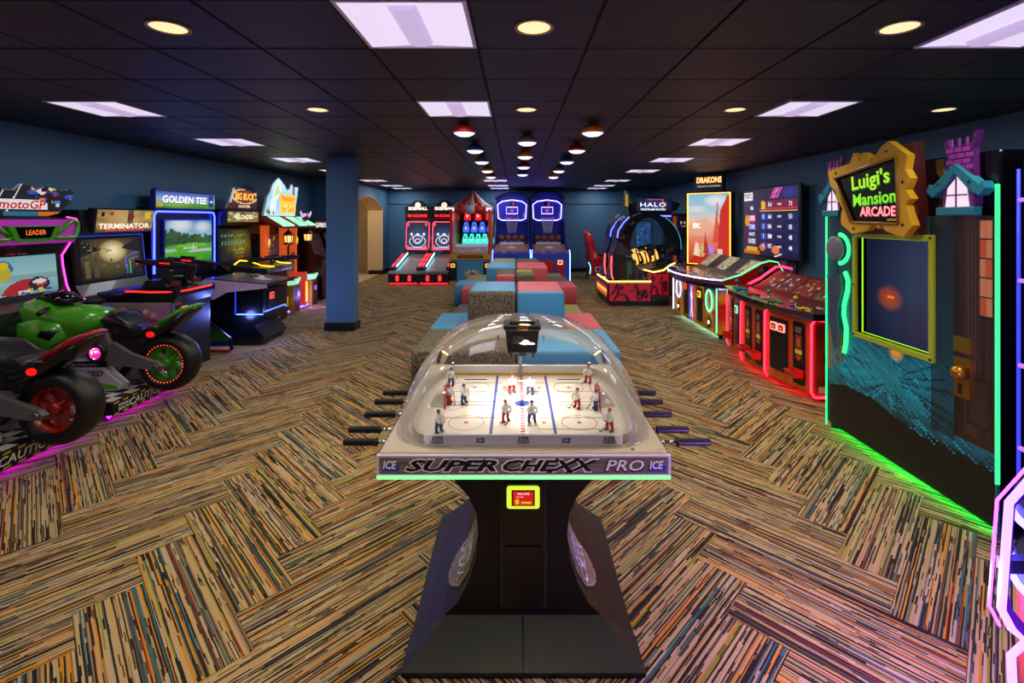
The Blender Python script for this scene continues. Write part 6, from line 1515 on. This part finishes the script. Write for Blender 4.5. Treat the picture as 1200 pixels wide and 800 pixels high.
# ---- red four player card console
def card_console(loc):
    t = thing('card_game_console', 'red and orange four player console with red neon ribs and card trays', 'arcade machine', loc, -PI/2)
    P = [(-.95, .09), (-.28, -.04), (.305, -.05), (.94, .06)]
    FACE = mat('console_orange', '#d0481c', .35, vary=.3, vscale=5)
    body = P+[(.94, .72), (-.95, .72)]
    MB().prism(body, 'z', .06, .78).build('console_body', FACE, t)
    MB().prism([(a*.95, b+.12 if b < .5 else b-.05) for a, b in body], 'z', 0, .06).build('plinth', BLACK, t)
    dk = [(-1.0, .06), (-.64, -.06), (-.28, -.10), (.02, -.12), (.34, -.10), (.70, -.05), (1.0, .03), (1.0, .50), (-1.0, .50)]
    MB().prism(dk, 'z', .80, .845).build('deck', mat('deck_dark', '#171a1e', .16, coat=.6), t)
    MB().prism(inset(dk, .985), 'z', .78, .80).build('deck_edge', STEEL, t)
    im = Ink(80, 36, '#1a1e24'); im.mottle(.4, 7, 9); im.speck(40, ['#8a2a1c', '#c03020', '#2a4a6a', '#3a6a3a', '#1a1410', '#a0601c', '#d8c8b8'], .035, 15, asp=1.8); im.rect(0, .75, 1, 1, '#5a1a12')
    def inpoly(u, v):
        x, yy_ = -1+2*u, -.12+.62*v; c = False
        for i in range(len(dk)):
            (x1, z1), (x2, z2) = dk[i], dk[(i+1) % len(dk)]
            if (z1 > yy_) != (z2 > yy_) and x < (x2-x1)*(yy_-z1)/(z2-z1)+x1: c = not c
        return c
    im.panel('deck_print', 2, .62, t, f=lambda u, v: (-1+2*u, -.12+.62*v, .8465), mask=inpoly, rough=.18)
    # joysticks and buttons in four colours
    for x_, yy_, c in ((-.70, .12, '#3a70c0'), (-.28, .06, '#d02420'), (.22, .05, '#28a038'), (.66, .10, '#d8a818')):
        km = mat('knob_'+c, c, .25)
        MB(T(x_-.07, yy_, .847)).prism(arc(0, 0, .06, 0, 2*PI, 18)[:-1], 'z', 0, .003).build('joystick_plate', BLACK, t)
        j = MB(T(x_-.07, yy_, .85)).lathe([(.018, 0), (.008, .01), (.006, .07)], 10).build('joystick', STEEL, t); MB(T(x_-.07, yy_, .935)).ell((0, 0, 0), .024, .024, .026, 12, 8).build('knob', km, j)
        for q in range(5): MB(T(x_+.03+(q % 3)*.055, yy_+.02-(q//3)*.06, .847)).lathe([(.021, 0), (.021, .012), (.015, .016)], 14).build('button', km, t)
    # raised back with character-free card pictures
    bp = [(.40, .85), (.46, .87), (.74, 1.06), (.80, 1.04), (.80, .80), (.40, .78)]
    MB().prism(bp, 'x', -.92, .98).build('back_panel', mat('back_red', '#5a1210', .35), t)
    sl = math.atan2(.19, .28)
    for k in range(5):
        im = Ink(20, 18, '#9a2a18'); im.mottle(.5, 30+k, 5); im.speck(22, [['#e8d8c0', '#d05a20', '#2a1410'], ['#e0e0e8', '#c02a20', '#3a2018'], ['#d8c8b0', '#e08a20', '#601818'], ['#d8d0d8', '#3a8a3a', '#2a1a18'], ['#6a3aa0', '#e89a20', '#e8e0e0']][k], .10, 60+k)
        im.panel('card_picture', .33, .30, t, T(-.73+k*.375, .465, .876) @ R(-(PI/2-sl), 'X'), .45)
    led('back_light', [(-.96, .36, .87), (-.96, .52, .95), (-.95, .72, 1.10), (-.90, .78, 1.11), (-.70, .79, 1.10)], .016, '#ff2a50', 4.0, t)
    # red light ribs at the facet corners
    for i, (px_, py_) in enumerate(P):
        ox = -.012 if i == 0 else (.012 if i == 3 else 0)
        led('neon_rib', [(px_+ox, py_+.10, .775), (px_+ox, py_+.02, .785), (px_+ox, py_-.018, .74), (px_+ox, py_-.022, .10), (px_+ox, py_+.01, .05)], .011, '#ff2440', 5.0, t)
    led('side_light', [(.955, .08, .05), (.955, .70, .05)], .012, '#ff2a40', 4.0, t)
    led('under_light', [(-.8, .13, .045), (-.28, .03, .045), (.3, .02, .045), (.8, .12, .045)], .012, '#ff1424', 12.0, t)
    def facet(i):
        a, b = Vector(P[i]+(0,)), Vector(P[i+1]+(0,)); d = (b-a); ang = math.atan2(d.y, d.x)
        return lambda s_: T(*(a+d*s_)) @ R(ang, 'Z'), d.length
    def coin(F_, s_, w_, parent=t):
        c = MB(F_(s_)).box(-w_/2, w_/2, -.016, 0, .17, .71, .006).build('coin_door', mat('door_grey', '#15161a', .3), t); return c
    def dispenser(F_, s_):
        M_ = F_(s_)
        d = MB(M_).prism(rrect(-.075, .075, .12, .73, .02), 'y', -.012, 0).build('card_dispenser', mat('dispenser_black', '#0c0c0e', .25), t)
        MB(M_).box(-.04, .04, -.02, -.012, .62, .68, .004).build('card_slot', GREYM, d)
        im = Ink(12, 24, '#1c100e'); im.rect(.15, .45, .85, .95, '#8a2a18'); im.ell(.5, .68, .2, .14, '#c0502a'); im.rect(.1, .25, .9, .4, '#d0b020'); im.poly([(.5, 0), (.85, .15), (.65, .15), (.65, .22), (.35, .22), (.35, .15), (.15, .15)], '#d02a20')
        im.panel('dispenser_print', .11, .26, d, M_ @ T(0, -.0135, .35), .6)
        tr = MB(M_).add([(-.06, -.012, .19), (.06, -.012, .19), (.06, -.10, .20), (-.06, -.10, .20), (-.075, -.012, .27), (.075, -.012, .27), (.075, -.125, .26), (-.075, -.125, .26)],
                        [[0, 1, 2, 3], [0, 1, 5, 4], [1, 2, 6, 5], [2, 3, 7, 6], [3, 0, 4, 7]]).build('card_tray', mat('tray_red', '#d8341c', .3), d)
        md = tr.modifiers.new('thickness', 'SOLIDIFY'); md.thickness = .006
    F0, L0 = facet(0); F1, L1 = facet(1); F2, L2 = facet(2)
    c = coin(F0, .70, .17); reader(c, F0(.70) @ T(0, -.016, .62), '#70ffd0', 1.0); dispenser(F0, .26)
    dispenser(F1, .28); dispenser(F1, .72)
    c = coin(F2, .30, .26); reader(c, F2(.30) @ T(-.055, -.016, .62), '#ff9a90', .95); reader(c, F2(.30) @ T(.055, -.016, .62), '#ff9a90', .95); dispenser(F2, .74)
    # brick relief of the print on the facets
    for F_, L_, z0_ in ((F1, L1, .08), (F2, L2, .08)):
        for q in range(4): MB(F_((q+.5)/4.2)).box(-.055, .055, -.004, 0, z0_, z0_+.075, .002).build('printed_brick', mat('brick_amber', '#c8641c', .4), t)
    im = Ink(26, 36, '#b03a1a'); im.mottle(.5, 3, 6); im.speck(20, ['#d8902a', '#3a1410', '#5a3a8a', '#c0281c', '#2a2018'], .09, 23); im.rect(.05, .04, .3, .12, '#e8e0e0'); im.panel('side_print', .62, .70, t, T(.942, .40, .07) @ R(PI/2, 'Z'))
    return t
card_console((2.75, 5.55, 0))

# ---- haunted house cabinet, nearest on the right: painted wall with window, door, framed sign and little houses
def haunt(loc):
    t = thing('haunted_house_cabinet', 'large black haunted house cabinet with painted side, gold framed sign and green light edges', 'arcade machine', loc, -PI/2)
    hw = .72
    wx0, wx1, wz0, wz1 = -.355, .30, .88, 1.60        # window opening
    zt = 1.76
    # front wall in four pieces around the opening
    m = MB()
    for a, b, c, d in ((-hw, hw, .06, wz0), (-hw, wx0, wz0, wz1), (wx1, hw, wz0, wz1), (-hw, hw, wz1, zt)): m.box(a, b, 0, .03, c, d)
    m.build('front_wall', SATIN, t)
    MB().box(-hw, -hw+.03, .03, 1.2, 0, zt).build('far_wall', SATIN, t)
    MB().box(hw-.03, hw, .03, 1.2, 0, zt).build('near_wall', SATIN, t)
    MB().box(-hw, hw, 1.2, 1.25, 0, 2.1).build('rear_wall', SATIN, t)
    MB().box(-hw, hw, .02, 1.2, zt, 2.12, .01).build('header_box', mat('header_gloss', '#08080a', .12, coat=.5), t)
    MB().box(-hw+.03, hw-.03, .1, 1.2, .40, .44).build('inner_floor', BLACK, t)
    # screen seen through the window
    im = Ink(50, 50, '#161c34'); im.soft(.6, .5, .6, .7, '#2c3654', .9); im.soft(.22, .42, .12, .10, '#b04a1c', .8); im.rect(.2, .42, .27, .45, '#ff7a20'); im.soft(.45, .25, .2, .2, '#2a1c3a', .8); im.soft(.75, .8, .3, .2, '#16305a', .7)
    im.panel('inner_screen', 1.1, 1.0, t, T(-.02, .22, .72), 1.0)
    # painted wall: teal room with carpet rays, dark skirting below, wooden door at the near end
    im = Ink(144, 170, '#061a1c'); im.mottle(.6, 5, 10)
    U = lambda x: (x+hw)/(2*hw); V = lambda z: z/zt
    im.grad([(0, '#060606'), (V(.36), '#070808'), (V(.40), '#0a3c42'), (V(.62), '#106670'), (V(.86), '#0d4c54'), (1, '#08262c')]); im.mottle(.45, 5, 14)
    r = random.Random(3)
    for k in range(46):                                   # wall boards
        u = r.random(); im.line((u, V(.85)), (u+r.uniform(-.02, .02), 1), .0028, '#0c3a3c' if k % 2 else '#041012')
    for k in range(60):                                   # carpet strokes fanning out
        a = r.uniform(0, 2*PI); L = r.uniform(.10, .34); c0 = (U(-.02), V(.62)); u0 = .05+r.random()*.06
        im.line((c0[0]+u0*math.cos(a), c0[1]+u0*.6*math.sin(a)), (c0[0]+L*1.2*math.cos(a), c0[1]+L*.6*math.sin(a)), .0032, r.choice(['#0f6874', '#0b4048', '#147a86', '#08282e']))
    for k in range(260):
        u = r.random(); v = V(r.uniform(.36, .86)); im.line((u, v), (u+.05, v-.02), .002, r.choice(['#0f6470', '#062024', '#14808c']))
    star = []
    for k in range(16): rr = .17 if k % 2 == 0 else .06; star.append((U(-.10)+rr*math.cos(2*PI*k/16+.3), V(.66)+rr*.62*math.sin(2*PI*k/16+.3)))
    im.poly(star, '#17666e', .5)
    for k in range(10): im.rect(.01+.013*k, V(.50)+.02*k*.3, .02+.013*k, V(.84), r.choice(['#5a2a14', '#3a4a1c', '#6a4a1a', '#203a30', '#502018']), .8)   # bookcase at the far end
    im.soft(U(.02), V(.83), .05, .04, '#e09a28', .9)
    # wavy lower edge of the picture
    wave = [(0, 0), (0, V(.36)), (.15, V(.42)), (.35, V(.43)), (.55, V(.36)), (.75, V(.33)), (1, V(.36)), (1, 0)]
    im.poly(wave, '#060607')
    # dark opening beside the door and the door itself
    im.rect(U(.30), V(.42), U(.47), 1, '#0a0a0c', .75)
    im.rect(U(.455), V(.46), U(.72), 1, '#23150e'); 
    for k in range(26): u = r.uniform(U(.46), U(.72)); im.line((u, V(.5)), (u, 1), .0022, r.choice(['#2e1c12', '#180e09', '#37241a']))
    im.rect(U(.455), V(.46), U(.50), 1, '#160d09'); im.rect(U(.54), V(.56), U(.69), V(.84), '#1c110b'); im.rect(U(.555), V(.58), U(.675), V(.82), '#281911')
    im.rect(U(.615), V(1.18), U(.70), 1, '#1a0f0a')
    im.panel('wall_print', 1.44, zt, t, T(0, -.002, 0), -.6, mask=lambda u, v: v*zt > .065 and not (wx0 < -hw+u*2*hw < wx1 and wz0 < v*zt < wz1))
    # stained glass in the door: panes built one by one
    for a in range(2):
        for b in range(5):
            MB().box(.628+a*.036, .660+a*.036, -.006, -.002, 1.20+b*.108, 1.30+b*.108).build('door_pane', glow('#d88a5a' if (a+b) % 3 else '#c85a30', .28), t)
    # brass lock plate with knob and keyhole
    BR = mat('brass_gold', '#b8842a', .28, .9)
    lp = MB().prism(rrect(.475, .575, .70, .93, .006), 'y', -.016, -.002).build('lock_plate', BR, t)
    MB().prism(rrect(.47, .58, .96, 1.05, .005), 'y', -.014, -.002).build('upper_plate', BR, t)
    MB(T(.545, -.05, .85)).ell((0, 0, 0), .042, .038, .042, 14, 10).build('door_knob', BR, lp)
    MB(T(.515, -.0165, .755)).prism(arc(0, .012, .014, -PI*.3, PI*1.3, 12)+[(-.012, -.035), (.012, -.035)], 'y', -.002, 0).build('keyhole', INKK, lp)
    # window frame in lime, with screws
    LIME = mat('frame_lime', '#a8c01c', .4)
    for a, b, c, d in ((wx0-.035, wx1+.035, wz1, wz1+.04), (wx0-.035, wx1+.035, wz0-.04, wz0), (wx0-.035, wx0, wz0, wz1), (wx1, wx1+.035, wz0, wz1)):
        f = MB().box(a, b, -.022, .03, c, d, .004).build('window_frame', LIME, t)
    for x_, z_ in ((wx0-.018, wz1+.02), (wx0-.018, wz0-.02), (wx0-.018, 1.24), (wx1+.018, wz1+.02), (wx1+.018, wz0-.02)): MB(T(x_, -.022, z_) @ R(PI/2, 'X')).lathe([(.008, 0), (.008, .004), (.001, .005)], 10).build('screw', BLACK, t)
    led('window_light', [(wx0, .035, wz0), (wx0, .035, wz1), (wx1, .035, wz1), (wx1, .035, wz0)], .006, '#9cff20', 1.2, t, True)
    # plain lit medallion and wavy lit plaque on the far end
    MB(T(-.60, -.012, 1.50) @ R(PI/2, 'X')).lathe([(.10, -.01), (.10, .012), (.085, .018), (.001, .02)], 26).build('medallion', mat('medallion_grey', '#70707c', .35), t)
    led('medallion_light', [(-.56+.11*math.cos(a), .0, 1.50+.115*math.sin(a)) for a in [-PI/2+PI*k/14 for k in range(15)]], .018, '#28ff70', 3.0, t)
    pq = [(-.68, 1.28), (-.60, 1.25), (-.52, 1.30), (-.50, 1.18), (-.54, 1.06), (-.56, .98), (-.54, .84), (-.56, .72), (-.60, .70), (-.63, .84), (-.66, .94), (-.64, 1.06), (-.66, 1.16)]
    MB().prism(pq, 'y', -.03, -.008).build('plaque', mat('plaque_blue', '#3a5060', .4, vary=.4, vscale=12), t)
    led('plaque_light', [(-.49, -.004, 1.32), (-.455, -.004, 1.26), (-.46, -.004, 1.18), (-.50, -.004, 1.06), (-.505, -.004, .98), (-.475, -.004, .88), (-.48, -.004, .76), (-.50, -.004, .68)], .020, '#28ff70', 3.0, t)
    # edges of green light
    led('edge_light', [(-hw-.004, -.006, .02), (-hw-.004, -.006, zt)], .008, '#20d878', 2.5, t)
    MB().box(hw-.004, hw+.008, -.012, .012, .30, 1.93, .003).build('edge_light', glow('#3cf08a', 1.3), t)
    MB().box(hw-.004, hw+.008, -.011, .011, 0, .30, .003).build('edge_trim', mat('edge_green', '#1f7a4c', .4), t)
    led('floor_light', [(-.68, .05, .045), (.68, .05, .045)], .012, '#18ff48', 26.0, t)
    MB().box(-.70, .70, .08, .10, 0, .06).build('kick', BLACK, t)
    # framed name sign: crooked gold frame on a red board
    sy = -.07
    bd = [(-.60, 2.10), (.22, 2.24), (.27, 1.64), (-.30, 1.63)]
    MB().prism(bd, 'y', sy+.02, .02).build('sign_board', mat('board_maroon', '#4a120c', .45), t)
    GO = mat('frame_gold', '#dcae1c', .4, vary=.12, vscale=9)
    out = [(-.56, 2.12), (-.30, 2.16), (-.26, 2.23), (-.20, 2.16), (-.16, 2.22), (-.12, 2.20), (-.09, 2.14), (.02, 2.24), (.08, 2.265), (.24, 2.15), (.22, 2.06), (.26, 2.0), (.235, 1.95), (.22, 1.93), (.265, 1.87), (.225, 1.84), (.24, 1.78), (.28, 1.70), (.20, 1.62), (.05, 1.66), (.02, 1.70), (-.02, 1.67), (-.06, 1.72), (-.12, 1.66), (-.28, 1.63), (-.40, 1.70), (-.40, 1.78), (-.38, 1.82), (-.46, 1.90), (-.46, 1.96), (-.52, 2.0), (-.54, 2.06)]
    inn2 = [(-.48, 2.06), (.15, 2.155), (.165, 1.705), (-.285, 1.715)]
    # frame as rim pieces between outline and opening
    def near(p):
        best = None
        for i in range(4):
            a, b = Vector(inn2[i]), Vector(inn2[(i+1) % 4]); q = Vector(p); k = max(0, min(1, (q-a).dot(b-a)/(b-a).length_squared)); c = a+(b-a)*k
            if best is None or (q-c).length < best[0]: best = ((q-c).length, c)
        return tuple(best[1])
    vv = []; n = len(out)
    for yy_ in (sy-.03, sy+.02):
        vv += [(p[0], yy_, p[1]) for p in out]+[(near(p)[0], yy_, near(p)[1]) for p in out]
    fs = []
    for i in range(n):
        j = (i+1) % n
        fs += [[i, j, n+j, n+i], [2*n+i, 3*n+i, 3*n+j, 2*n+j], [i, 2*n+i, 2*n+j, j], [n+i, n+j, 3*n+j, 3*n+i]]
    MB().add(vv, fs).build('sign_frame', GO, t)
    MB().prism(inn2, 'y', sy-.012, sy+.02).build('sign_face', mat('sign_black', '#040405', .2), t)
    for a, b in zip(inn2, inn2[1:]+inn2[:1]):
        MB().tube([(a[0], sy-.03, a[1]), (b[0], sy-.03, b[1])], .012, 6).build('inner_moulding', mat('gold_dark', '#8a6410', .4), t)
    for x_, z_ in ((-.46, 2.10), (.06, 2.20), (.20, 1.98), (.20, 1.70), (-.26, 1.67), (-.42, 1.86)): MB(T(x_, sy-.03, z_) @ R(PI/2, 'X')).lathe([(.010, 0), (.010, .004), (.001, .006)], 10).build('screw', BLACK, t)
    fz = sy-.016
    text("Luigi's", .38, .15, glow('#3cc82a', .35), t, T(-.11, fz, 2.005) @ R(-.10, 'Y'), bold=.03); text("Luigi's", .37, .14, glow('#b4ec30', 1.0), t, T(-.112, fz-.003, 2.010) @ R(-.10, 'Y'), bold=.02)
    text('Mansion', .42, .10, glow('#2fa822', .35), t, T(-.075, fz, 1.885) @ R(-.05, 'Y'), bold=.03); text('Mansion', .41, .09, glow('#8ce030', 1.0), t, T(-.077, fz-.003, 1.888) @ R(-.05, 'Y'), bold=.02)
    text('ARCADE', .34, .075, glow('#d0203c', .7), t, T(-.04, fz, 1.792), bold=.06); text('ARCADE', .335, .07, glow('#ffb0b8', 1.0), t, T(-.042, fz-.003, 1.794), bold=.02)
    text('CAPCOM', .08, .014, glow('#e8c020', .9), t, T(.09, fz-.002, 1.735)); text('TM', .02, .01, glow('#b0e8b0', .7), t, T(.15, fz-.002, 1.86))
    # little crooked houses
    def house(x0, s_, yy_):
        h = MB(T(x0, yy_, 1.76)).prism([(-.10*s_, .04), (.10*s_, .04), (.10*s_, .17), (0, .27), (-.10*s_, .17)], 'y', -.02, .03).build('little_house', mat('house_purple', '#6a2470', .45), t)
        MB(T(x0, yy_-.022, 1.76)).prism([(-.075*s_, .05), (.075*s_, .05), (.06*s_, .16), (0, .225), (-.06*s_, .16)], 'y', -.006, 0).build('house_window', glow('#f4e0f0', .9), h)
        for bx in ((-.004, .004, .05, .22), (-.07*s_, .07*s_, .115, .123)): MB(T(x0, yy_-.03, 1.76)).box(bx[0], bx[1], -.004, 0, bx[2], bx[3]).build('window_bar', mat('house_purple', '#6a2470'), h)
        TE = mat('house_teal', '#1f7a86', .4)
        for sx in (-1, 1):
            MB(T(x0, yy_-.015, 1.76)).prism([(0, .25), (0, .30), (sx*.155*s_, .17), (sx*.17*s_, .19), (sx*.19*s_, .15), (sx*.15*s_, .11), (sx*.09*s_, .15)], 'y', -.03, .03).build('gable', TE, h)
        MB(T(x0, yy_-.02, 1.76)).box(-.12*s_, .12*s_, -.03, .03, .0, .05, .006).build('sill', TE, h)
        MB(T(x0, yy_+.005, 1.76)).prism([(-.09*s_, .20), (.09*s_, .20), (.085*s_, .38), (.115*s_, .48), (.085*s_, .47), (.08*s_, .42), (-.07*s_, .40), (-.08*s_, .45), (-.11*s_, .44), (-.085*s_, .36)], 'y', -.015, .02).build('chimney', mat('chimney_dark', '#5a1a60', .5), h)
        for rw in range(5):
            for c in range(3): MB(T(x0+(-.065+c*.056+(.02 if rw % 2 else 0))*s_*.95, yy_-.012, 1.76+.232+rw*.034)).box(-.023*s_, .023*s_, -.004, 0, 0, .027, .002).build('brick', mat('brick_violet', '#9a3aa0', .5), h)
        for c in range(3): MB(T(x0+(-.05+c*.05)*s_, yy_-.012, 1.76+.40)).box(-.006, .006, -.003, .003, 0, .05).build('rail', mat('brick_violet', '#9a3aa0'), h)
        for sx in (-1, 1): MB(T(x0+sx*.10*s_, yy_-.05, 1.76+.19) @ R(PI/2, 'X')).lathe([(.008, 0), (.008, .004), (.001, .005)], 8).build('bolt', BLACK, h)
    house(.53, 1.0, -.02); house(-.60, .85, -.01)
    return t
haunt((2.61, 3.36, 0))

# ---- blue neon cabinet just past the haunted house, cut by the frame
def violet_cab(loc):
    t = thing('violet_neon_cabinet', 'dark cabinet with violet neon bars at the right edge beside the haunted house', 'arcade machine', loc, -PI/2)
    MB().box(-.34, .34, 0, .7, 0, 2.08, .02).build('cabinet', mat('cab_indigo', '#0a0a22', .3), t)
    for z_ in (.55, .98, 1.42, 1.84): led('neon_bar', [(-.33, -.012, z_), (.33, -.012, z_)], .012, '#6a3aff', 5.0, t)
    led('neon_edge', [(-.335, -.012, .3), (-.335, -.012, 2.0)], .008, '#2a30e0', 2.5, t)
    im = Ink(20, 30, '#2a1c50'); im.soft(.4, .5, .4, .4, '#c0a0c8', .9); im.panel('screen', .56, .40, t, T(0, -.004, 1.0), .6)
    return t
violet_cab((2.63, 2.20, 0))

# ---- ringed candy machine with octagonal neon, cut by the lower right corner
def candy(loc):
    t = thing('candy_prize_machine', 'prize machine with violet octagonal neon frame at the lower right corner', 'arcade machine', loc)
    RD = mat('candy_coral', '#d8443c', .3, coat=.4)
    for z0_, z1_, r0 in ((.05, .575, .25), (.64, .785, .22)): MB().lathe([(r0, z0_), (r0, z1_)], 24).build('drum', RD, t)
    MB().lathe([(.21, .855), (.20, .88), (.15, .91), (.08, .925), (.001, .93)], 24).build('domed_top', RD, t)
    MB().lathe([(.29, 0), (.29, .05)], 24).build('foot_ring', BLACK, t)
    for z_ in (.575, .785):
        im = Ink(48, 4, '#2a4a9c')
        for i in range(48):
            for j in range(4):
                if (i//2+j//2) % 2: im.a[j, i] = H('#0a0a18')
        im.panel('checker_band', 1, 1, t, f=lambda u, v, z_=z_: (.255*math.cos(2*PI*u), .255*math.sin(2*PI*u), z_+v*.07), rough=.25)
        led('ring_light', [(.265*math.cos(2*PI*k/32), .265*math.sin(2*PI*k/32), z_-.005) for k in range(32)], .012, '#4a40ff', 16.0, t, True)
        MB().lathe([(.25, z_), (.25, z_+.07)], 32).build('band_core', BLACK, t)
    im = Ink(20, 16, '#f0b820'); im.rect(.1, .1, .9, .2, '#d0202c'); im.rect(.15, .6, .85, .8, '#f8e070'); im.panel('price_panel', .30, .13, t, T(-.08, -.232, .65) @ R(-.4, 'Z'), .9)
    MB(T(-.08, -.228, .64) @ R(-.4, 'Z')).box(-.16, .16, 0, .02, 0, .145, .005).build('panel_frame', GREYM, t)
    # octagonal neon frames
    for yy_ in (0.0,):
        oc = [(-.26, 1.03), (-.381, .895), (-.404, .578), (-.373, .518), (-.33, .48), (-.375, .44), (-.36, .12)]
        led('neon_frame', [(a, yy_, b) for a, b in oc], .011, '#5a3cff', 16.0, t); led('neon_frame', [(-a, yy_, b) for a, b in oc], .011, '#5a3cff', 16.0, t)
        MB().prism([(-.28, 1.0), (-.39, .90), (-.42, .60), (-.39, .52), (-.28, .44), (-.28, .10), (.28, .10), (.28, .44), (.39, .52), (.42, .60), (.39, .90), (.28, 1.0)], 'y', yy_+.018, yy_+.028).build('neon_backing', mat('backing_violet', '#2a1050', .3), t) if False else None
        for sx in (-1, 1): MB().prism([(sx*.24, .99), (sx*.365, .885), (sx*.388, .60), (sx*.37, .54), (sx*.32, .48), (sx*.30, .50), (sx*.352, .56), (sx*.365, .61), (sx*.345, .875), (sx*.23, .97)], 'y', yy_+.016, yy_+.03).build('neon_backing', mat('backing_violet', '#4a1a6a', .3), t)
        for sx in (-1, 1): led('neon_outline', [(sx*abs(a)+sx*.024, yy_+.012, b) for a, b in oc[:4]], .004, '#c020ff', 30.0, t)
        for sx in (-1, 1): MB().box(sx*.24, sx*.37, yy_+.02, yy_+.05, .10, .16).build('frame_bracket', BLACK, t); MB().box(sx*.21, sx*.36, yy_+.03, yy_+.06, .66, .70).build('frame_bracket', BLACK, t)
    neon_fill(t, (-.46, .06, .62), 48, (.50, .20, 1))
    return t
candy((1.85, 1.45, 0))
